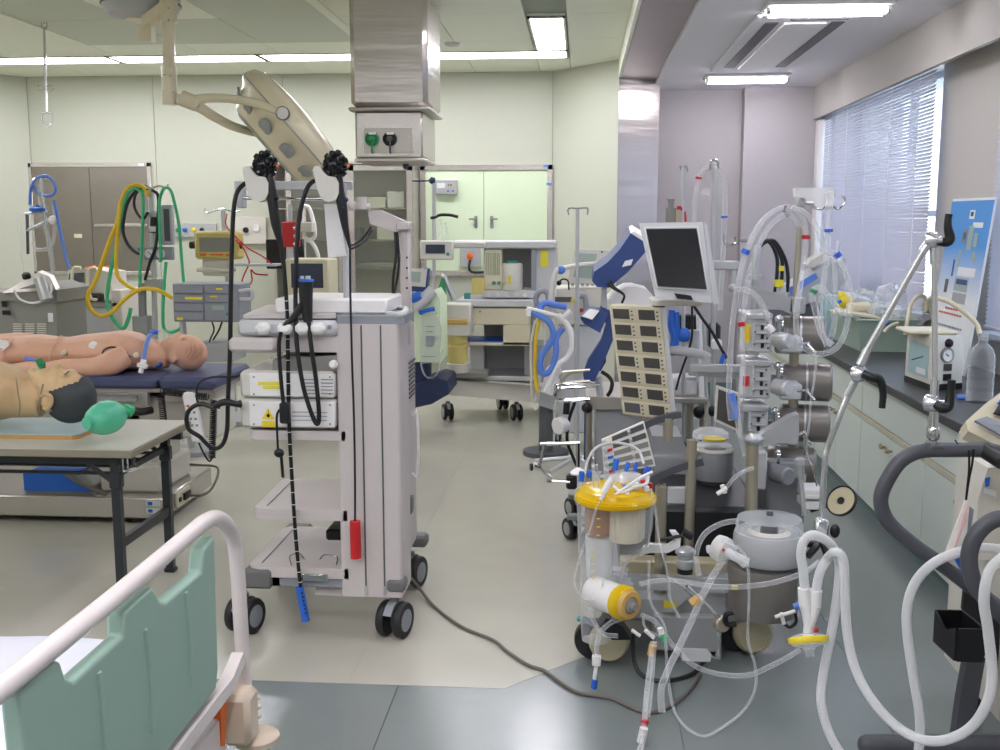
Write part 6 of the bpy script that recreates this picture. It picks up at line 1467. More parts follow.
t.part('filter_pleat', pt, 'offwhite', fil)
t.part('fluid_chamber', MB().lathe([(R0*.34,z_(532)),(R0*.36,z_(528)),(R0*.36,z_(504))], (cxr-.055,Y-.01,0), n=20), 'fluid_tan')
t.part('funnel', MB().lathe([(R0*.26,z_(608)),(R0*.34,z_(560)),(R0*.36,z_(536))], (cxr-.052,Y-.0,0), n=20), 'hose_milky')
for k in range(9): t.part('scale_mark', MB().box((cxr-.075,Y-R0*.52-.02,z_(542+k*7)), (.012,.002,.003)), 'yellow')
for k in range(3): t.part('scale_mark', MB().box((cxr-.06,Y-R0*.9-.012,z_(508+k*8)), (.012,.002,.003)), 'yellow')
random.seed(5)
for x, y, h, r, m in ((581,484,12,.010,'blue_lid'),(589,478,9,.009,'blue_lid'),(614.5,470,14,.0105,'blue_lid'),(626,470,11,.008,'blue_lid'),(635,470,11,.007,'blue_lid'),(645,472,9,.007,'blue_lid'),(649,470,7,.008,'blue_lid'),(617,500,5,.008,'blue_lid'),(624,497,9,.009,'blue_lid'),(627,501,6,.008,'white'),(634,493,9,.011,'white'),(644,490,9,.009,'red'),(650,490,6,.009,'red'),(647,494,6,.009,'white'),(622,484,7,.009,'white')):
    yy_ = 3.55+.09*(480-y)/20; yy_ = max(3.455, min(3.64, yy_))
    base = v(x, min(y+10, 497), yy_)
    b0 = V(base.x, yy_, z_(486)); tp = v(x, y-h/2, yy_)
    p_ = t.part('port', MB().cyl(b0, tp.lerp(b0,.3), r*.55, n=8), 'plastic_clear', lid)
    t.part('port_cap', MB().lathe([(r,0),(r,h*.0026),(r*.8,h*.0029)], tp.lerp(b0,.35), (random.uniform(-.3,.3),0,1), 12), m, lid)
t.part('tall_port', MB().cyl(v(597,494,3.5), v(594.5,465,3.5), .011, n=12).cyl(v(597,494,3.5), v(597,488,3.5), .015, n=12), 'plastic_clear', lid)
t.part('inner_dome', MB().lathe([(R0*.5,z_(486)),(R0*.48,z_(478)),(R0*.3,z_(474)),(0,z_(473))], (cxr+.04,Y+.01,0), n=24), 'film', lid)
t.part('drip_chamber', MB().tube([v(612,478,3.45),v(606,488,3.44),v(603,496,3.43)], [.009,.012,.005], 10, 3).cyl(v(603,496,3.43), v(601,500,3.43), .007, n=8), 'white', lid)
t.part('lid_line', MB().tube([v(601,500,3.43),v(596,510,3.42),v(590,530,3.42),v(581,555,3.41),v(575,575,3.41),v(576,590,3.41),v(588,600,3.4),v(600,592,3.4),v(604,578,3.4)], .004, 7, 6), 'tube_clear')
t.part('lid_line', MB().tube([v(613,486,3.46),v(622,492,3.45),v(635,487,3.46),v(646,484,3.48),v(648,475,3.5)], .006, 7, 5).tube([v(612,497,3.45),v(625,488,3.45),v(640,478,3.46),v(652,472,3.5)], .005, 7, 4), 'white')
t.part('grey_line', MB().tube([v(585,472,3.6),v(588,460,3.62),v(596,448,3.64),v(610,443,3.66),v(625,444,3.66),v(638,450,3.64),v(644,464,3.6)], .005, 7, 6), 'grey_light')
t.part('puck', MB().lathe([(.026,0),(.028,.006),(.02,.014),(.008,.022)], v(578,474,3.6), n=18), 'white')
# reservoir holder bracket
t.part('holder', MB().prism([v(644,548,3.62),v(650,545,3.62),v(668,546,3.62),v(676,541,3.62),v(672,535,3.62),v(670,532,3.62),v(676,532,3.62),v(681,538,3.62),v(680,547,3.62),v(668,553,3.62),v(650,553,3.62),v(640,556,3.62)], (0,.03,0)), 'white')
t.part('holder_knob', MB().tube([v(660,540,3.62),v(690,534,3.62)], .006, 8, 0).tube([v(683,532,3.6),v(692,537,3.6)], .014, 10, 0), 'black')
t.part('pump_motor', MB().lathe([(.026,0),(.03,.006),(.03,.03),(.026,.034),(.028,.05),(.036,.055),(.036,.066),(.02,.076)], v(685,568,3.62), n=20), 'alu')
t.part('motor_base', MB().lathe([(.027,-.018),(.027,0)], v(685,568,3.62), n=18), 'black')
# oxygenator below
ox = Thing('oxygenator', 'white cylindrical oxygenator with a yellow end cap and clear bottle, under the reservoir', 'oxygenator', v(615,640,3.5))
a, b_ = v(602,594,3.45), v(632,606,3.34)
dd = (b_-a).normalized()
ox.part('body', MB().lathe([(.047,-.02),(.053,-.01),(.053,.12),(.048,.125)], a-dd*.03, dd, 30), 'white')
ox.part('cap', MB().lathe([(.054,.115),(.058,.12),(.058,.15),(.053,.16)], a-dd*.03, dd, 30), 'plastic_yellow')
ox.part('ring', MB().lathe([(.052,.158),(.045,.173),(.03,.175),(.026,.167)], a-dd*.03, dd, 28), 'filter_tan')
ox.part('hub', MB().lathe([(.028,.167),(.026,.175),(.012,.179),(.012,.195),(0,.195)], a-dd*.03, dd, 20), 'vent_grey')
ox.part('bottle', MB().lathe([(.055,0),(.056,.01),(.052,.055),(.03,.075),(.028,.10)], v(618,596,3.56), (.05,0,1), 22), 'plastic_clear')
ox.part('print', MB().box(a+dd*.02-V(0,.058,0)+V(0,0,.01), (.02,.002,.004)), 'print_grey')
ox.part('saddle', MB().prism([v(598,628,3.5),v(606,618,3.5),v(622,626,3.5),v(632,640,3.5),v(612,640,3.5)], (0,.08,0)), 'black')
ox.part('drain_line', MB().tube([v(625,618,3.42),v(612,622,3.40),v(601,632,3.40),v(597,645,3.40),v(596,660,3.40)], .009, 8, 5), 'tube_clear')
ox.part('drain_clamp', MB().pbox(592,656,601,667,3.39,.02,.004), 'white')
ox.part('drain_end', MB().cyl(v(596,667,3.40), v(594.5,680,3.40), .007, n=8), 'white'); ox.part('drain_cap', MB().cyl(v(595,679,3.40), v(593.5,688,3.40), .011, n=10), 'blue_lid', None, 'blue drain cap')
ox.part('side_loop', MB().tube([v(589,560,3.5),v(590,600,3.48),v(594,622,3.46),v(604,634,3.45),v(618,636,3.44)], .008, 8, 5), 'tube_clear')
# ================================================================= TUBING AND ARMS
def tubing(name, label, pts, r, m, cat='tube', grp='clear tubing of the heart-lung machine', k=7, extra=None):
    w = [P(x, y, Y=Y) for x, y, Y in pts]; mid = w[len(w)//2]
    if extra is None: return one(name, MB().tube(w, r, 10, k), m, label, cat, mid, grp)
    t = Thing(name, label, cat, mid, grp); t.part('tube', MB().tube(w, r, 10, k), m)
    for nm, x, y, Y, x2, y2, rr_, mm in extra: t.part(nm, MB().cyl(P(x,y,Y=Y), P(x2,y2,Y=Y), rr_, n=12), mm)
    return t
Y = 4.0
tubing('clear_tube', 'thick clear tube arching over the steel hook, with a blue and a red band', [(731,420,3.95),(729,395,3.95),(730,360,3.95),(733,320,3.95),(738,285,3.95),(747,250,3.98),(760,224,4.0),(776,210,4.02),(791,208,4.04),(802,218,4.05),(806,238,4.05),(803,270,4.02),(798,300,3.98),(796,325,3.96),(801,345,3.96),(815,354,3.96)], .0105, 'tube_clear', extra=(('blue_band',744.5,254,3.975,746.5,249.5,.0155,'blue_lid'),('red_band',806,235,4.05,806,239,.0155,'red')))
tubing('clear_tube', 'inner clear tube running inside the thick arch beside the pumps', [(741,402,3.9),(743,370,3.9),(742,340,3.92),(745,300,3.94),(752,265,3.96),(764,235,3.98),(780,217,4.0),(792,217,4.02),(799,228,4.02)], .0095, 'tube_clear2', extra=(('red_band',741.5,322,3.915,742,326,.014,'red'),))
tubing('clear_tube', 'clear tube crossing from the arch down to the topmost roller pump', [(735,290,3.95),(744,290,3.95),(756,296,3.95),(765,310,3.98),(770,328,4.0)], .011, 'tube_clear', extra=(('connector',768,326,4.0,772,332,.016,'white'),))
tubing('clear_tube', 'outer clear tube hanging from the manifold, with a blue band', [(792,207,4.0),(806,214,4.0),(818,230,4.0),(826,250,4.0),(836,256,3.98),(846,275,3.96),(850,300,3.95),(846,328,3.94),(838,346,3.93),(826,353,3.93),(812,354,3.94)], .011, 'tube_clear', extra=(('blue_band',836,253,3.98,839,257,.0145,'blue_lid'),))
tubing('clear_tube', 'straight clear tube hanging from the manifold elbow, with a blue band', [(829,205,3.98),(828,225,3.98),(827,250,3.97),(824,280,3.96),(820,305,3.95),(822,330,3.94),(827,347,3.93)], .0105, 'tube_clear', extra=(('blue_band',828.5,229,3.98,828.5,232,.0155,'blue_lid'),))
tubing('clear_tube', 'clear tube loop with a green mark beside the counter', [(832,345,3.92),(822,335,3.92),(816,312,3.92),(812,296,3.92),(815,289,3.92),(822,289,3.92),(832,302,3.93),(843,315,3.93)], .012, 'tube_clear', extra=(('green_band',812.5,293,3.92,814,289.5,.0145,'green'),))
tubing('clear_tube', 'clear tube falling straight beside the manifold loops', [(838,240,3.99),(835,265,3.98),(835,300,3.97),(834,325,3.95),(829,345,3.94)], .010, 'tube_clear2')
tubing('sampling_line', 'thin white sampling line hanging from the loops to the pump mast', [(816,356,3.93),(815,375,3.92),(811,400,3.9),(809,425,3.9),(806,440,3.9)], .004, 'tube_clear')
# manifold and hooks at the top
v = at(4.02)
t = Thing('tube_manifold', 'milky white tube manifold with chrome hooks on top of the mast', 'manifold', v(815,208))
t.part('body', MB().prism([v(796,188),v(832,187),v(836,190),v(835,197),v(827,206),v(818,209),v(809,204),v(797,197)], (0,.07,0)), 'hose_milky')
t.part('outlet', MB().tube([v(829,192,4.0),v(830,200,4.0),v(829,208,3.99)], [.016,.015,.014], 10, 3), 'hose_milky')
t.part('clamp', MB().pbox(797,197,806,207,4.02,.05,.005).cyl(v(806,203),v(813,203),.006,n=8), 'alu')
t.part('hook', MB().tube([v(812,203),v(816,208),v(822,209),v(828,204),v(829,197),v(826,194)], .0045, 7, 4).tube([v(832,205),v(838,209),v(844,204),v(845,199),v(842,197)], .0045, 7, 4).tube([v(786,205),v(784,211),v(787,216),v(790,213)], .0045, 7, 4), 'chrome')
# ventilator gas cables with yellow tags
v = at(4.55)
t = Thing('black_cable_bundle', 'three black cables with yellow tags behind the clear tube arch', 'cable', v(782,270))
t.part('cable', MB().tube([v(761,246),v(766,241),v(772,245),(v(777,258)),v(777,275),v(775,292)], .008, 8, 5), 'black')
t.part('cable', MB().tube([v(763,244),v(769,240),v(776,246),v(782,260),v(782,275),v(781,290)], .008, 8, 5), 'black')
t.part('cable', MB().tube([v(764,243),v(772,240),v(779,247),v(786,262),v(788,278),v(787,292)], .008, 8, 5), 'black')
t.part('tag', MB().pbox(779.5,266,784,271,4.53,.03), 'yellow_tag'); t.part('tag', MB().pbox(775.5,280,783.5,287,4.52,.04), 'yellow_tag')
t.part('plug', MB().cyl(v(781,292), v(781,287), .022, n=12), 'grey_light')
# tubes low on the machine
lowg = 'low tubing of the heart-lung machine'
tubing('clear_tube', 'clear tube with a tan connector running from the yellow-capped oxygenator to the floor', [(641,615,3.42),(655,622,3.40),(668,640,3.38),(682,655,3.36),(697,667,3.35),(720,674,3.35),(748,675,3.36),(775,664,3.38),(800,650,3.4)], .0085, 'tube_clear', grp=lowg)
tubing('clear_tube', 'clear tube slanting from the pump housing down across the cream panel', [(735,545,3.45),(720,565,3.42),(705,590,3.38),(694,615,3.34),(680,645,3.28),(668,670,3.22),(661,690,3.18),(662,712,3.16)], .0115, 'tube_clear', grp=lowg, extra=(('tan_joint',699,598,3.37,692,604,.016,'filter_tan'),))
tubing('clear_tube', 'clear tube rising beside the pump housing to the drum bowl', [(699,575,3.5),(696,555,3.5),(703,536,3.52),(716,526,3.54),(728,522,3.55),(738,521,3.56)], .0095, 'tube_clear', grp=lowg)
tubing('clear_tube', 'horizontal clear tube in front of the drum centrifuge', [(640,584,3.45),(665,580,3.42),(690,583,3.4),(720,587,3.39),(760,585,3.39),(790,578,3.4),(808,570,3.44),(818,562,3.5)], .009, 'tube_clear', grp=lowg)
tubing('thin_line', 'thin clear line looping from the drum to the floor and back', [(722,541,3.42),(738,548,3.40),(747,562,3.38),(749,600,3.36),(748,640,3.34),(755,665,3.32),(755,690,3.30),(742,712,3.27),(720,729,3.17),(705,736,3.12),(688,729,3.15),(675,712,3.2),(669,685,3.25),(666,650,3.3),(664,625,3.33),(650,600,3.36),(649,560,3.38)], .0045, 'tube_clear', grp=lowg)
tubing('thin_line', 'thin clear line falling from the reservoir holder past the cream panel', [(650,488,3.5),(655,510,3.47),(659,540,3.45),(667,570,3.42),(671,600,3.4),(680,618,3.38)], .004, 'tube_clear', grp=lowg)
t = tubing('drain_tube_pair', 'pair of clear drain tubes with tan joints and a white clamp reaching the floor', [(653,642,3.30),(651,660,3.26),(647,690,3.18),(645,715,3.1),(642,742,3.04),(639,752,3.0),(632,770,2.93)], .009, 'tube_clear', grp=lowg, extra=(('tan_joint',653,645,3.295,651,655,.013,'filter_tan'),('red_mark',645,720,3.085,644.5,724,.012,'red'),('white_clamp',644,728,3.06,641,742,.013,'white')))
t.part('tube', MB().tube([P(655,642,Y=3.33),P(653,665,Y=3.27),P(651,690,Y=3.2),P(648,716,Y=3.12)], .007, 8, 5), 'tube_clear')
v = at(3.45)
t = Thing('blood_pump_head', 'milky centrifugal pump head with a side nozzle, left of the drum centrifuge', 'pump head', v(722,560))
t.part('housing', MB().lathe([(.02,-.03),(.04,-.025),(.044,-.005),(.044,.015),(.03,.03),(.015,.034)], v(722,549), (.75,-.6,-.25), 26), 'hose_milky')
t.part('inner_cone', MB().lathe([(.035,-.01),(.03,.015),(.01,.025)], v(722,549), (.75,-.6,-.25), 22), 'cream')
t.part('nozzle', MB().tube([v(726,552,3.42),v(738,558,3.40),v(746,563,3.40)], [.018,.016,.02], 10, 3), 'hose_milky')
t.part('inlet', MB().lathe([(.01,0),(.014,.004),(.014,.012)], v(711,549), (-1,-.3,0), 14), 'hose_milky')
t.part('red_dot', MB().ball(v(723.5,550,3.40), .005, 8, 6), 'red')
# stopcock cluster and articulated holders
v = at(3.35)
t = Thing('stopcock_cluster', 'green and white stopcocks hanging on the clear lines under the oxygenator', 'stopcock', v(660,640))
t.part('green_tap', MB().cyl(v(659,637), v(668,637), .008, n=8).cyl(v(664,633), v(664,642), .008, n=8), 'green_hose')
t.part('white_tap', MB().cyl(v(645,630), v(654,638), .007, n=8), 'white'); t.part('white_tap', MB().cyl(v(632,630), v(640,636), .006, n=8), 'white'); t.part('white_tap', MB().cyl(v(660,628), v(662,634), .01, n=8), 'white')
t.part('link', MB().tube([v(643,615,3.38),v(644,625,3.36),v(650,632),v(660,636)], .004, 6, 4), 'tube_clear')
v = at(3.5)
t = Thing('articulated_holder', 'chrome jointed holder arm with a grey clip, below the drum centrifuge', 'holder arm', v(718,640))
t.part('rod', MB().cyl(v(668,578), v(688,590), .006, n=8), 'steel_tan')
t.part('rod', MB().cyl(v(686,587), v(700,599), .012, n=10).cyl(v(699,598), v(722,620), .0075, n=10), 'chrome')
t.part('joint', MB().lathe([(.022,-.02),(.026,-.015),(.026,.015),(.022,.02)], v(721,624), (.3,-1,.2), 18).ball(v(722,618), .011, 10, 8), 'steel_tan')
t.part('rod', MB().tube([v(719,630),v(719,645),v(718.5,656)], [.008,.007,.012], 10, 3), 'chrome')
t.part('handle', MB().tube([v(733,612,3.48),v(726,615,3.48),v(727,624,3.48),v(736,624,3.48)], .01, 8, 4), 'black')
t.part('clip', MB().prism([v(682,650),v(708,651),v(712,656),v(710,662),v(682,661)], (0,.02,0)), 'grey_light')
t.part('clip_pin', MB().cyl(v(711,657), v(720,659), .006, n=8), 'chrome')
# chrome reaching arm over the aisle
v = at(5.0)
t = Thing('swing_arm', 'thin chrome swing arm with a black star knob reaching over the aisle', 'holder arm', v(556,480))
t.part('rod', MB().cyl(v(540,444), v(580,443), .009, n=10), 'chrome'); t.part('rod', MB().cyl(v(545,444), v(539,467), .010, .007, n=10), 'chrome')
t.part('rod', MB().cyl(v(539,468), v(551,479), .008, .005, n=8), 'chrome'); t.part('rod', MB().cyl(v(552,481), v(570,482), .008, n=8), 'chrome')
t.part('star_knob', MB().lathe([(.006,0),(.02,.003),(.02,.014),(0,.016)], v(533,467), (-1,-.3,0), 6), 'black')
t.part('collar', MB().cyl(v(534,467), v(541,469), .014, n=12), 'chrome')
t.part('clamp_block', MB().pbox(566,476,577,490,5.0,.06,.01), 'black')
t.part('post', MB().cyl(v(578,470), v(578,443), .01, n=8), 'chrome')
# white lamp cup near the trolley
v = at(5.05)
t = Thing('white_cup_lamp', 'round white cup hanging below the steel trolley rail', 'cup', v(562,432))
t.part('cup', MB().lathe([(.005,-.03),(.032,-.028),(.04,-.01),(.042,.03),(.036,.034),(0,.03)], v(562,425), (-.7,-.7,-.1), 22), 'white')
t.part('lead', MB().tube([v(575,402),v(569,420),v(567,440),v(572,455),v(578,468)], .008, 8, 5), 'black')
t.part('holder', MB().cyl(v(566,414), v(567,402), .016, n=10), 'black')
# cables and blue hoses in the gap behind the monitor
v = at(5.6)
t = Thing('gas_bottle_stand', 'stand of blue hoses, black fittings and yellow-topped regulators behind the monitor', 'gas stand', (v(690,500).x,5.6,0))
t.part('pole', MB().cyl(V(v(684,500).x,5.6,.05), v(683,168), .011, n=10), 'alu'); t.part('pole', MB().cyl(V(v(715,500).x,5.7,.05), P(714,163,Y=5.7), .014, n=10), 'alu')
t.part('hook', MB().tube([v(680,166),v(682,171),v(684,168),v(686,166),v(688,172)], .006, 6, 4), 'chrome'); t.part('hook', MB().tube([v(710,170),v(711,162),v(714,160),v(718,162),v(718,169)], .007, 6, 4), 'chrome')
t.part('regulator', MB().cyl(v(671,222), v(671,208), .028, n=12).cyl(v(671,208), v(671,200), .014, n=10).lathe([(.02,0),(.02,.01)], v(671,201), n=10), 'vent_grey'); t.part('yellow_valve', MB().cyl(v(674,222), v(674,210), .015, n=10), 'yellow')
t.part('red_hose', MB().tube([v(677,208),v(681,208),v(684,213),v(685,222)], .01, 8, 4), 'red')
t.part('clear_loop', MB().tube([v(694,222),v(696,195),v(700,175),(v(706,168)),v(714,166),v(722,175),v(725,195),v(724,230),v(722,270),v(720,310)], .014, 9, 6), 'tube_clear'); t.part('red_band', MB().cyl(v(698.5,179), v(699,177), .018, n=10), 'red'); t.part('blue_band', MB().cyl(v(724.5,216), v(724.5,218), .018, n=10), 'blue')
t.part('face_mask', MB().prism([v(700,193),v(706,188),v(712,190),v(711,197)], (0,.03,0)), 'film')
t.part('blue_hose', MB().tube([v(672,310),v(671,325),v(674,338),v(671,355)], .018, 8, 5).tube([v(676,312),v(677,330),v(676,345)], .016, 8, 4).ball(v(684,335), (.035,.03,.04), 10, 8), 'blue')
t.part('black_block', MB().pbox(677,315,699,333,5.7,.1,.01), 'black'); t.part('black_block', MB().pbox(709,323,721,350,5.7,.1,.02), 'black')
t.part('white_box', MB().pbox(677,340,690,352,5.6,.12,.006), 'white'); t.part('white_box', MB().pbox(712,340,722,350,5.65,.1,.006), 'white')
t.part('cylinder', MB().cyl(v(694,375), v(694,330), .03, n=14), 'alu'); t.part('cylinder', MB().cyl(v(702,400), v(699,315), .016, n=10), 'white'); t.part('cylinder', MB().cyl(v(706,398), v(703,318), .012, n=10), 'alu')
t.part('black_cable', MB().tube([v(694,306,5.2),v(702,318,5.2),v(712,332,5.2),v(722,350,5.2),v(727,358,5.2)], .008, 7, 5), 'black'); t.part('black_cable', MB().tube([v(692,306,5.2),v(692,335,5.2),v(688,352,5.2),v(680,375,5.2),v(676,390,5.2)], .006, 7, 5), 'black'); t.part('blue_end', MB().cyl(v(724,354,5.2), v(721,364,5.2), .012, n=8), 'blue')
t.part('shelf', MB().pbox(668,398,708,404,5.55,.3,.006), 'stainless_dull'); t.part('device', MB().pbox(672,378,700,398,5.6,.2,.02), 'grey_light'); t.part('device', MB().pbox(655,388,672,398,5.6,.2,.02), 'white')
t.part('post', MB().cyl(V(v(690,500).x,5.6,.05), v(690,400), .02, n=10), 'steel_tan'); t.part('post', MB().cyl(V(v(703,500).x,5.6,.05), v(703,400), .02, n=10), 'steel_tan')
t.part('knob', MB().ball(v(699,412,5.5), (.03,.02,.035), 10, 8), 'black'); t.part('knob', MB().ball(v(712,411,5.5), (.02,.02,.03), 10, 8), 'black')
t.part('base', MB().b2((v(672,500).x,5.45,0),(v(720,500).x,5.9,.05),.01), 'grey_mid')
one('black_lead_bundle', MB().tube([P(676,435,Y=4.6),P(690,452,Y=4.6),P(700,480,Y=4.5),P(720,505,Y=4.4),P(738,520,Y=4.2)], .008, 7, 5).tube([P(680,445,Y=4.6),P(695,490,Y=4.5),P(715,515,Y=4.4),P(735,530,Y=4.2)], .008, 7, 5).tube([P(690,478,Y=4.5),P(705,500,Y=4.45),P(714,525,Y=4.4)], .007, 7, 5), 'black', 'bundle of black leads sagging behind the heart-lung machine', 'cable', P(700,480,Y=4.5))
one('black_floor_cable', MB().tube([P(633,635,Y=3.7),P(634,660,Z=.05),P(642,675,Z=.01),P(662,681,Z=.008),P(690,675,Z=.008),P(706,660,Z=.03)], .008, 8, 6), 'black', 'black cable looped on the grey floor under the heart-lung machine', 'cable', P(655,680,Z=.008))
v = at(3.6)
t = HLM
t.part('connector', MB().cyl(v(717,494), v(727,488), .008, n=8).cyl(v(722,485), v(725,493), .008, n=8), 'white'); t.part('connector_line', MB().tube([v(727,487),v(734,478),v(744,471),v(754,468)], .007, 8, 4), 'tube_clear')
# purple-tinted tube beside the pumps
tubing('purple_tube', 'clear tube with a lilac sleeve beside the third roller pump', [(731,390,3.93),(733,405,3.92),(737,418,3.92),(741,440,3.92),(744,455,3.94)], .010, 'tube_clear', extra=(('lilac_sleeve',731.5,393,3.925,736,418,.0135,'blue_pale'),))
# ================================================================= ON THE WORKTOP
ZC = .80
# green plastic bin with bagged supplies
a, b = P(842,347,Z=ZC), P(908,350,Z=ZC)
t = Thing('plastic_bin', 'green plastic bin heaped with bagged tubing on the black worktop', 'bin', (1.86,6.95,ZC))
x0, x1, y0, y1, zt_ = a.x+.02, 2.06, 6.62, 7.35, ZC+.20
def bin_ring(z, g, xa=x0, xb=x1, ya=y0, yb=y1): return [(xa-g,ya-g,z),(xb+g,ya-g,z),(xb+g,yb+g,z),(xa-g,yb+g,z)]
mb = MB(); r1, r2, r3, r4 = bin_ring(ZC+.001,-.03), bin_ring(zt_,.0), bin_ring(zt_,-.008), bin_ring(ZC+.008,-.038)
for A_, B_ in ((r1,r2),(r2,r3),(r3,r4)):
    mb.add(A_+B_, [(i,(i+1)%4,(i+1)%4+4,i+4) for i in range(4)])
mb.add(r1, [(0,1,2,3)]); mb.add(r4, [(0,1,2,3)])
t.part('tub', mb, 'bin_green')
t.part('rim', MB().tube([V(*p)+V(0,0,0) for p in bin_ring(zt_,.006)]+[V(*bin_ring(zt_,.006)[0])], .008, 8, 0), 'bin_green')
t.part('liner_sheet', MB().prism([P(830,313,Y=6.66),P(850,315,Y=6.64),P(872,318,Y=6.63),P(884,321,Y=6.63),P(872,316,Y=6.8),P(855,312,Y=6.9),P(836,309,Y=6.95)], (0,.0,.012)), 'cream')
one('yellow_mask', MB().ball(P(845,302,Y=7.0), (.05,.05,.055), 12, 9).ball(P(842,296,Y=7.0), (.03,.03,.03), 10, 8).ball(P(848,310,Y=7.0), (.04,.04,.05), 10, 8), 'yellow', 'crumpled yellow bag in the green plastic bin', 'bag', P(845,312,Y=7.0))
one('blue_stopper', MB().lathe([(.012,0),(.014,.02),(.008,.024)], P(839,302,Y=6.93), (0,-1,.3), 12), 'blue_lid', 'small blue stopper on the yellow bag in the bin', 'stopper', P(839,302,Y=6.93))
one('rolled_bandage', MB().cyl(P(849,309,Y=6.85), P(868,308,Y=6.9), .04, n=16), 'cream', 'cream rolled bandage beside the yellow bag in the bin', 'bandage', P(858,314,Y=6.87))
def crumple(c_, r, seed, n=16, m=10):
    random.seed(seed); b = MB().ball(c_, r, n, m)
    b.v = [v_+V(random.uniform(-1,1)*r[0]*.16, random.uniform(-1,1)*r[1]*.16, random.uniform(-1,1)*r[2]*.2) for v_ in b.v]
    return b
for i, (x, y, Y, r, lb) in enumerate(((862,303,7.05,(.11,.12,.09),'clear crumpled bag beside the cream bandage in the bin'),(882,314,6.9,(.12,.12,.07),'clear crumpled bag in the middle of the bin'),(905,318,6.75,(.14,.10,.06),'clear crumpled bag at the window end of the bin'),(893,300,7.2,(.13,.12,.10),'clear crumpled bag leaning towards the blind'))):
    one('plastic_bag', crumple(P(x,y,Y=Y), r, 30+i), 'film', lb, 'bag', P(x,y+8,Y=Y), 'clear bags in the green bin', 60)
one('pale_tubing', MB().tube([P(905,335,Y=6.5),P(908,318,Y=6.55),P(911,305,Y=6.6),P(918,296,Y=6.65),P(925,298,Y=6.7),P(926,312,Y=6.7)], .012, 8, 6).tube([P(884,332,Y=6.5),P(890,326,Y=6.52),P(898,323,Y=6.55)], .01, 8, 4), 'cream', 'cream tubing hanging out of the green bin', 'tube', P(908,318,Y=6.55))
one('blue_clip', MB().tube([P(880,322,Y=6.58),P(884,324,Y=6.58),P(889,323,Y=6.58)], .012, 8, 3), 'blue', 'blue clip among the clear bags in the bin', 'clip', P(884,324,Y=6.58))
# slanted grey analyser and blue box beyond the bin
Y = 7.75; v = at(Y)
t = Thing('analyser', 'grey slanted analyser with a blue window at the far end of the worktop', 'analyser', (1.75,Y+.1,ZC))
t.part('case', MB().prism([v(788,312),v(838,291),v(847,280),v(846,258),v(822,268),v(786,290)], (0,.35,0)), 'alu_paint')
t.part('foot', MB().b2((v(790,310).x,Y+.02,ZC),(v(845,310).x,Y+.33,v(810,305).z),.01), 'grey_dark')
t.part('window', MB().prism([v(790,296,Y-.002),v(818,278,Y-.002),v(815,273,Y-.002),v(788,288,Y-.002)], (0,-.008,0)), 'blue_pale')
t.part('lid', MB().prism([v(808,265,Y+.05),v(812,260,Y+.05),v(826,252,Y+.05),v(830,256,Y+.05),v(814,268,Y+.05)], (0,.2,0)), 'white_warm')
one('blue_case', MB().b2((P(826,310,Y=7.45).x,7.45,ZC),(P(841,310,Y=7.45).x,7.65,P(833,296,Y=7.45).z),.008), 'board_blue', 'pale blue case between the analyser and the green bin', 'case', (P(833,318,Y=7.5).x,7.55,ZC))
# suction pump
a = P(905,383,Z=ZC); 
t = Thing('suction_pump', 'cream suction pump with a round gauge, black knob and switches', 'suction pump', (1.74,4.95,ZC))
q0, q1, q2, q3 = P(904,381,Z=ZC), P(930,391,Z=ZC), P(962,389,Z=ZC), None
ax_ = V(q1.x-q0.x, q1.y-q0.y, 0); bx_ = V(q2.x-q1.x, q2.y-q1.y, 0)
p0, p1, p2 = V(q0.x,q0.y,ZC), V(q1.x,q1.y,ZC), V(q2.x,q2.y,ZC); p3 = p0+(p2-p1)
def up_(p, z): return V(p.x, p.y, z)
t.part('foot', MB().prism([p0,p1,p2,p3], (0,0,.03)), 'black')
zc_ = P(945,337,Y=p1.y).z; cen = (p0+p2)/2; ins = lambda p, k: p.lerp(V(cen.x,cen.y,p.z), k)
bod = MB(); lo = [ins(up_(p,ZC+.03),.02) for p in (p0,p1,p2,p3)]; mid_ = [ins(up_(p,zc_-.03),.04) for p in (p0,p1,p2,p3)]; hi = [ins(up_(p,zc_),.16) for p in (p0,p1,p2,p3)]
bod.add(lo+mid_+hi, [(0,1,5,4),(1,2,6,5),(2,3,7,6),(3,0,4,7),(4,5,9,8),(5,6,10,9),(6,7,11,10),(7,4,8,11),(0,3,2,1),(8,9,10,11)])
bo = t.part('case', bod, 'offwhite')
n1 = (ax_.cross(V(0,0,1))).normalized(); n2_ = (bx_.cross(V(0,0,1))).normalized()
sp0 = [lo[0].lerp(lo[1],.12).lerp(mid_[0].lerp(mid_[1],.12),.12), lo[0].lerp(lo[1],.88).lerp(mid_[0].lerp(mid_[1],.88),.12), lo[0].lerp(lo[1],.88).lerp(mid_[0].lerp(mid_[1],.88),.92), lo[0].lerp(lo[1],.12).lerp(mid_[0].lerp(mid_[1],.12),.92)]
t.part('side_label', MB().prism(sp0, n1*.003), 'board_blue', bo)
sq = [sp0[0].lerp(sp0[1],.45).lerp(sp0[3].lerp(sp0[2],.45),k) for k in (.08,.25)]; sr = [sp0[0].lerp(sp0[1],.9).lerp(sp0[3].lerp(sp0[2],.9),k) for k in (.08,.25)]
t.part('white_sticker', MB().prism([p+n1*.003 for p in (sq[0],sr[0],sr[1],sq[1])], n1*.002), 'post_white', bo)
ln = [sp0[0].lerp(sp0[1],.2).lerp(sp0[3].lerp(sp0[2],.2),.42)+n1*.004, sp0[0].lerp(sp0[1],.75).lerp(sp0[3].lerp(sp0[2],.75),.62)+n1*.004]
t.part('label_script', MB().tube(ln, .003, 6, 0), 'navy', bo)
ff = lambda u, w: lo[1].lerp(lo[2],u).lerp(mid_[1].lerp(mid_[2],u),w)
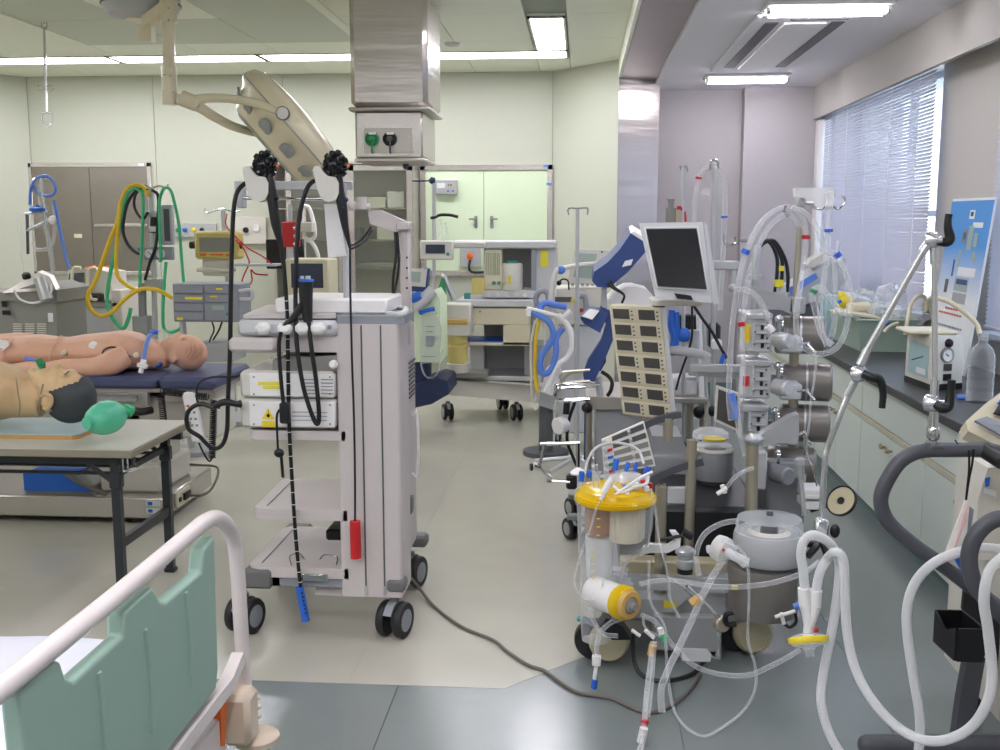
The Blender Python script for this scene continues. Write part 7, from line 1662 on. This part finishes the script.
t.part('knob', MB().lathe([(.022,0),(.02,.012),(.012,.02),(0,.021)], ff(.5,.98), n2_, 18), 'black', bo)
t.part('gauge', MB().lathe([(.034,0),(.034,.012),(.03,.014),(.03,.008),(0,.008)], ff(.45,.70), n2_, 24), 'white', bo)
t.part('gauge_ring', MB().lathe([(.0345,.0),(.036,.0),(.036,.014),(.0305,.0145)], ff(.45,.70), n2_, 24, cap=False), 'alu_dark', bo)
t.part('needle', MB().tube([ff(.40,.73)+n2_*.01, ff(.49,.67)+n2_*.01], .002, 5, 0), 'black', bo)
for w, m in ((.40,'screen_grey'),(.16,'black')):
    t.part('switch', MB().prism([ff(.38,w-.08)+n2_*.001,ff(.62,w-.08)+n2_*.001,ff(.62,w+.08)+n2_*.001,ff(.38,w+.08)+n2_*.001], n2_*.006), m, bo)
t.part('top_tray', MB().b2((cen.x-.16,cen.y-.12,zc_),(cen.x+.07,cen.y+.12,zc_+.02),.008), 'cream')
t.part('outlet_tube', MB().tube([V(cen.x+.0,cen.y,zc_+.02), P(930,300,Y=5.0), P(940,310,Y=4.95)+V(0,0,.05), P(955,312,Y=4.9)+V(0,0,.03), P(975,322,Y=4.85), P(980,334,Y=4.82)], .011, 8, 6), 'cream')
# water bottle
b0 = P(979,402,Z=ZC)
t = Thing('water_bottle', 'large clear plastic bottle standing beside the suction pump', 'bottle', b0)
bm_ = MB(); H = .30
loft(bm_, [((b0.x,b0.y,ZC+z), (w_2,0,0), (0,w_2*.9,0)) for w_2, z in ((.052,.0),(.058,.006),(.058,.05),(.054,.055),(.058,.06),(.058,.10),(.054,.105),(.058,.11),(.058,.15),(.054,.155),(.058,.16),(.056,.21),(.044,.245),(.02,.265),(.018,.29))], 20)
t.part('body', bm_, 'plastic_clear'); t.part('neck_ring', MB().lathe([(.02,.28),(.02,.31)], b0, n=16), 'film')
one('bottle_stopper', MB().cyl(P(957,397,Z=ZC+.01), P(965,397,Z=ZC+.01), .011, n=12), 'blue_pale', 'pale blue bottle cap lying on the worktop beside the suction pump', 'cap', P(961,399,Z=ZC))
one('white_carton', MB().b2((1.95,4.62,ZC),(2.12,4.95,ZC+.09),.004), 'white', 'white carton on the worktop behind the clear bottle', 'box', (2.03,4.8,ZC))
# poster leaning on the pier
T0, T1 = P(953,199,X=2.10), P(995.5,197,X=2.10)
xm_ = (P(926,372,Y=T0.y).x+P(962,370,Y=T1.y).x)/2
A0, A1 = V(xm_,T0.y,ZC+.002), V(xm_,T1.y,ZC+.002)
t = Thing('poster_board', 'leaning poster board with a blue drawing of medical machines and red text', 'poster', ((A0.x),(A0.y+A1.y)/2,ZC))
nP = (A1-A0).cross(T0-A0).normalized()
if nP.x > 0: nP = -nP
t.part('board', MB().prism([A0,A1,T1,T0], -nP*.012), 'post_white')
pu = lambda u, w, d=.001: A0.lerp(A1,u).lerp(T0.lerp(T1,u),w)+nP*d
def pq(u0, w0, u1, w1, d, m, name):
    t.part(name, MB().prism([pu(u0,w0,d),pu(u1,w0,d),pu(u1,w1,d),pu(u0,w1,d)], nP*.0008), m)
for k in range(10): pass
mb_ = bpy.data.materials.new('poster_fade'); mb_.use_nodes = True; M['poster_fade'] = mb_
N_ = mb_.node_tree.nodes; L_ = mb_.node_tree.links; bs = N_['Principled BSDF']; bs.inputs['Roughness'].default_value = .35
tcn = N_.new('ShaderNodeTexCoord'); sep = N_.new('ShaderNodeSeparateXYZ'); L_.new(tcn.outputs['Object'], sep.inputs[0])
mr_ = N_.new('ShaderNodeMapRange'); mr_.inputs['From Min'].default_value = .40*(T0.z-ZC); mr_.inputs['From Max'].default_value = .72*(T0.z-ZC); L_.new(sep.outputs['Z'], mr_.inputs['Value'])
cm_ = N_.new('ShaderNodeMix'); cm_.data_type = 'RGBA'; cm_.inputs[6].default_value = (*lin('e4e8ea'),1); cm_.inputs[7].default_value = (*lin('3f92da'),1)
L_.new(mr_.outputs[0], cm_.inputs[0]); L_.new(cm_.outputs[2], bs.inputs['Base Color'])
pq(.0,.40,1,.985,.0006,'poster_fade','print_field')
for u0, w0, u1, w1, m in ((.5,.88,.62,.93,'post_white'),(.42,.74,.52,.82,'print_grey'),(.55,.70,.66,.84,'screen_pale'),(.70,.72,.78,.80,'screen_pale'),(.62,.83,.85,.86,'post_white'),(.72,.64,.80,.69,'screen_pale'),(.45,.55,.86,.60,'post_white'),(.42,.46,.74,.54,'screen_pale'),(.42,.39,.74,.45,'grey_mid'),(.40,.60,.45,.70,'screen_pale'),(.18,.44,.26,.52,'grey_dark'),(.30,.54,.34,.64,'navy')):
    pq(u0,w0,u1,w1,.0018,m,'machine_print')
pq(.53,.895,.59,.92,.0028,'black','machine_print'); pq(.44,.76,.5,.8,.0028,'screen_grey','machine_print'); pq(.46,.50,.72,.53,.0028,'navy','machine_print')
for w0, u0, u1, m in ((.345,.30,.62,'print_red'),(.315,.15,.72,'print_red'),(.24,.15,.78,'print_grey'),(.18,.18,.72,'print_grey'),(.155,.18,.66,'print_grey')):
    k = u0
    while k < u1: pq(k,w0,min(k+.05,u1),w0+.012,.0018,m,'text_print'); k += .065

# ================================================================= HANDLEBAR CART, NEAR RIGHT
YN = 2.75; v = at(YN)
t = Thing('handlebar_cart', 'cart with dark grey tube handlebars, a black holder box and a floor frame', 'cart', (1.15,2.9,0))
hb = [v(1060,470,2.95),v(1020,462,2.85),v(1000,453),v(985,450),v(955,450),v(922,451),(v(902,460)),v(889,477),v(881,496),v(883,512),v(892,526),v(915,546),v(945,567),v(975,590),v(1005,612,2.8),v(1060,655,2.95)]
t.part('handlebar', MB().tube(hb, .0195, 14, 6), 'handle_grey', None)
hb2 = [v(1060,520,2.6),v(1010,518,2.6),v(990,522,2.6),v(975,537,2.6),v(969,558,2.6),v(973,580,2.6),v(985,598,2.6),v(1010,622,2.6),v(1060,660,2.6)]
t.part('handlebar', MB().tube(hb2, .021, 14, 6), 'handle_grey', None)
t.part('bar_end', MB().tube([v(984,450),v(1003,462,2.7)], .021, 12, 0), 'black')
xa = P(950,640,Y=2.95).x
A_, B_, C_ = P(958,628,Y=2.72), P(937,608,Y=2.85), P(984,628,Y=2.72)
zt2 = A_.z; zb3 = P(960,661,Y=2.72).z; B_.z = C_.z = zt2; D_ = B_+(C_-A_)
def wall2(p, q_, dip=0):
    lo_ = lambda r: V(r.x, r.y, zb3); m_ = (p+q_)/2-V(0,0,dip)
    n_ = V(q_.y-p.y, p.x-q_.x, 0).normalized()*.006
    return MB().prism([lo_(p), lo_(q_), q_, m_, p], n_)
bx2 = t.part('holder_box', MB().prism([V(r.x,r.y,zb3) for r in (A_,C_,D_,B_)], (0,0,.006)), 'black')
for p_, q_, d_ in ((B_,A_,.03),(A_,C_,.0),(C_,D_,0),(D_,B_,0)): t.part('box_wall', wall2(p_, q_, d_), 'black', bx2)
t.part('back_plate', MB().prism([P(965,590,Y=3.0),P(1000,612,Y=3.0),P(1000,670,Y=3.0),P(984,655,Y=3.0),P(963,610,Y=3.0)], (0,.02,0)), 'rubber')
t.part('post', MB().tube([P(974,655,Y=2.98),P(966,700,Y=2.95),P(960,745,Y=2.93)], .024, 10, 0, sq=(.05,.04)), 'handle_grey')
t.part('floor_bar', MB().tube([P(868,745,Y=2.9),P(1060,745,Y=2.9)], .03, 12, 0).ball(P(868,745,Y=2.9), .03, 12, 8), 'handle_grey')
t.part('floor_bar', MB().tube([P(1040,745,Y=2.3),P(1060,745,Y=3.4)], .03, 12, 0), 'handle_grey')
t.part('body', MB().b2((P(1010,500,Y=2.95).x+.02,2.95,.15),(P(1010,500,Y=2.95).x+.24,3.45,.95),.02), 'offwhite')
t.part('side_pod', MB().prism([v(988,468,3.05),v(1010,466,3.05),v(1012,560,3.05),v(975,560,3.05),v(978,500,3.05)], (0,.12,0)), 'offwhite')
t.part('pod_sticker', MB().prism([v(985,478,3.045),v(990,477,3.045),v(989,486,3.045),v(985,487,3.045)], (0,-.002,0)), 'blue', None)
t.part('pod_label', MB().prism([v(984,488,3.045),v(996,491,3.045),v(996,497,3.045),v(984,493,3.045)], (0,-.002,0)), 'post_white')
co = t.part('control_panel', MB().prism([v(966,421,2.9),v(985,404,3.0),v(1020,378,3.1),v(1040,440,2.95),v(1010,452,2.85),v(968,431,2.88)], (0,.04,-.03)), 'cream')
t.part('panel_label', MB().prism([v(974,422,2.88),v(986,418,2.905),v(1018,432,2.88),v(1014,444,2.855)], (0,-.006,.006)), 'grey_panel', co)
t.part('panel_screen', MB().prism([v(993,414,2.93),v(1003,398,2.99),v(1025,400,2.99),v(1025,424,2.93)], (0,-.006,.006)), 'black', co)
t.part('panel_button', MB().prism([v(997,404,2.965),v(1003,394,3.0),v(1008,395,3.0),v(1002,405,2.965)], (0,-.009,.006)), 'blue', co)
for x in (1.30, 1.45):
    for y in (3.02, 3.38): caster(t, (x,y), .06, .04)
# instruction cards on a black string
t = Thing('hanging_cards', 'bundle of paper cards hung by black string from the handlebar', 'cards', v(962,560))
t.part('string', MB().tube([v(974,449,2.73),v(972,465,2.73),v(969,480,2.73),v(966,500,2.73)], .003, 6, 4).tube([v(969,450,2.73),v(969,470,2.73),v(967,490,2.73),v(966,500,2.73)], .003, 6, 4).tube([v(958,444,2.73),v(955,440,2.73)], .002, 6, 0), 'black')
t.part('card', MB().prism([v(966,500,2.74),v(970,502,2.74),v(966,545,2.74),v(957,572,2.74),v(941,565,2.74),v(944,556,2.74)], (0,.006,0)), 'paper')
t.part('card', MB().prism([v(967,502,2.735),v(955,545,2.735),v(946,560,2.735),v(952,556,2.735),v(966,520,2.735)], (0,-.003,0)), 'paper_pink')
t.part('card', MB().prism([v(968,505,2.75),v(974,510,2.75),v(966,560,2.75),v(956,566,2.75)], (0,.006,0)), 'grey_panel')
t.part('card', MB().prism([v(955,560,2.72),v(964,556,2.72),v(968,566,2.72),v(960,569,2.72)], (0,.003,0)), 'blue')
# jointed holder arm standing on the handlebar
t = Thing('jointed_arm', 'aluminium jointed holder arm with black clamp levers, rising from the handlebar', 'holder arm', v(932,448))
t.part('foot', MB().b2((v(927,446).x,YN-.02,v(930,449).z),(v(943,446).x,YN+.03,v(930,444).z),.004), 'handle_grey')
t.part('stem', MB().cyl(v(933,446), v(933,440), .010, n=12).lathe([(.012,0),(.0165,.006),(.0165,.03),(.013,.036)], v(933,440), n=18).cyl(v(933.5,428), v(934,410), .012, n=12), 'chrome')
t.part('knuckle', MB().lathe([(.020,-.016),(.022,-.012),(.022,.012),(.020,.016)], v(931.5,403), (1,-.7,0), 20).lathe([(.010,.014),(.010,.03)], v(931.5,403), (1,-.3,0), 12), 'alu_bright')
t.part('lever', MB().tube([v(936,404,2.73),v(942,408,2.72),v(948,406,2.72),v(950,398,2.72),v(951,388,2.72),v(952,380,2.72)], [.012,.014,.014,.011,.010,.010], 10, 4), 'black')
t.part('upright', MB().cyl(v(934,398), v(935,380), .011, n=12).cyl(v(935,382), v(934.5,262), .0075, n=12).cyl(v(934.5,264), v(934,246), .011, n=12), 'alu_bright')
t.part('knuckle', MB().lathe([(.019,-.014),(.021,-.01),(.021,.01),(.019,.014)], v(932,240), (1,-.5,0), 20).lathe([(.009,.012),(.009,.024)], v(932,240), (1,-.2,0), 12), 'alu_bright')
t.part('lever', MB().tube([v(938,241),v(946,242),v(950,238),v(948,228),v(948,220),v(949,214)], [.010,.013,.013,.0105,.009,.009], 10, 4), 'black')
t.part('forearm', MB().cyl(v(930,241), v(922,252), .0115, n=12).cyl(v(923,251), v(866,352,2.78), .0085, n=12).cyl(v(867,350,2.78), v(860,365,2.78), .0115, n=12), 'alu_bright')
t.part('knuckle', MB().lathe([(.019,-.014),(.021,-.01),(.021,.012),(.016,.02)], v(858,374,2.78), (1,-.6,.2), 20), 'alu_bright')
t.part('lever', MB().tube([v(863,374,2.75),v(872,377,2.74),v(880,380,2.74),v(883,392,2.74),v(882,408,2.74)], [.012,.012,.012,.0095,.0085], 10, 4), 'black')
t.part('gooseneck', MB().cyl(v(857,377,2.79), v(847,396,2.8), .011, n=12).tube([v(848,395,2.8),v(838,420,2.8),v(828,446,2.82),v(825,460,2.82),v(823,490,2.84),v(822,522,2.85)], .0085, 10, 5), 'alu_bright')
t.part('clamp', MB().pbox(816,520,829,544,2.83,.035,.006), 'alu_bright'); t.part('clamp_wing', MB().ball(P(835,531,Y=2.84), (.014,.01,.02), 10, 8), 'black')
t.part('claw', MB().tube([P(820,540,Y=2.83),P(815,548,Y=2.8),P(808,556,Y=2.78)], .010, 8, 3).tube([P(822,540,Y=2.83),P(826,552,Y=2.8),P(830,560,Y=2.78)], .010, 8, 3).tube([P(815,545,Y=2.82),P(802,543,Y=2.8)], .009, 8, 0), 'black')
# breathing circuit on the arm
t = Thing('patient_circuit', 'milky ribbed ventilator hoses with a white Y-piece and a yellow filter', 'breathing circuit', P(811,640,Y=2.78))
Yc_ = 2.78
k_ = lambda x, y, Y=Yc_: P(x, y, Y=Y)
corr(t, 'hose', [k_(805,590),k_(803,570),k_(801,553),k_(804,541),k_(812,535),(k_(822,538)),k_(832,546,2.8),k_(839,562,2.8),k_(838,590,2.8),k_(832,630,2.8),k_(824,670,2.8),k_(821,700,2.78),k_(828,730,2.76),k_(842,755,2.74),k_(860,775,2.72)], .0132, 'hose_milky', 12, 8)
corr(t, 'hose', [k_(816,590),k_(820,572),k_(828,558),k_(836,552,2.76),k_(843,560,2.76),k_(845,590,2.76),k_(847,630,2.76),k_(854,665,2.74),k_(870,697,2.7),k_(895,725,2.66),k_(920,739,2.62),k_(945,740,2.6),k_(970,728,2.58),k_(986,705,2.56),k_(992,675,2.56),k_(988,630,2.56),k_(984,600,2.55),k_(990,570,2.55),k_(1010,552,2.55)], .0132, 'hose_milky', 12, 8)
corr(t, 'hose', [k_(1015,552,2.7),k_(985,548,2.7),k_(955,553,2.7),k_(930,566,2.7),k_(914,585,2.72),k_(907,610,2.73),k_(908,640,2.74),k_(914,680,2.74),k_(919,710,2.74),k_(920,735,2.74),k_(917,765,2.72)], .0132, 'hose_milky', 12, 8)
t.part('y_piece', MB().cyl(k_(804,588), k_(805,604), .017, n=14).cyl(k_(816,590), k_(815,606), .017, n=14).tube([k_(805,604),k_(808,615),k_(809,628)], [.017,.016,.013], 12, 3).tube([k_(815,606),k_(812,615),k_(809,628)], [.017,.016,.013], 12, 3).cyl(k_(809,624), k_(808,636), .014, n=14), 'white')
fl = t.part('filter', MB().lathe([(.012,.02),(.045,.012),(.052,.006),(.052,-.006),(.045,-.014),(.02,-.02),(.012,-.028),(.012,-.045)], k_(808,640), (-.1,.5,1), 28), 'plastic_clear')
t.part('filter_band', MB().lathe([(.0525,.008),(.0535,.006),(.0535,-.006),(.0525,-.008)], k_(808,640), (-.1,.5,1), 28, cap=False), 'yellow', fl)
t.part('red_plug', MB().ball(k_(816,630,2.76), .007, 8, 6), 'red')
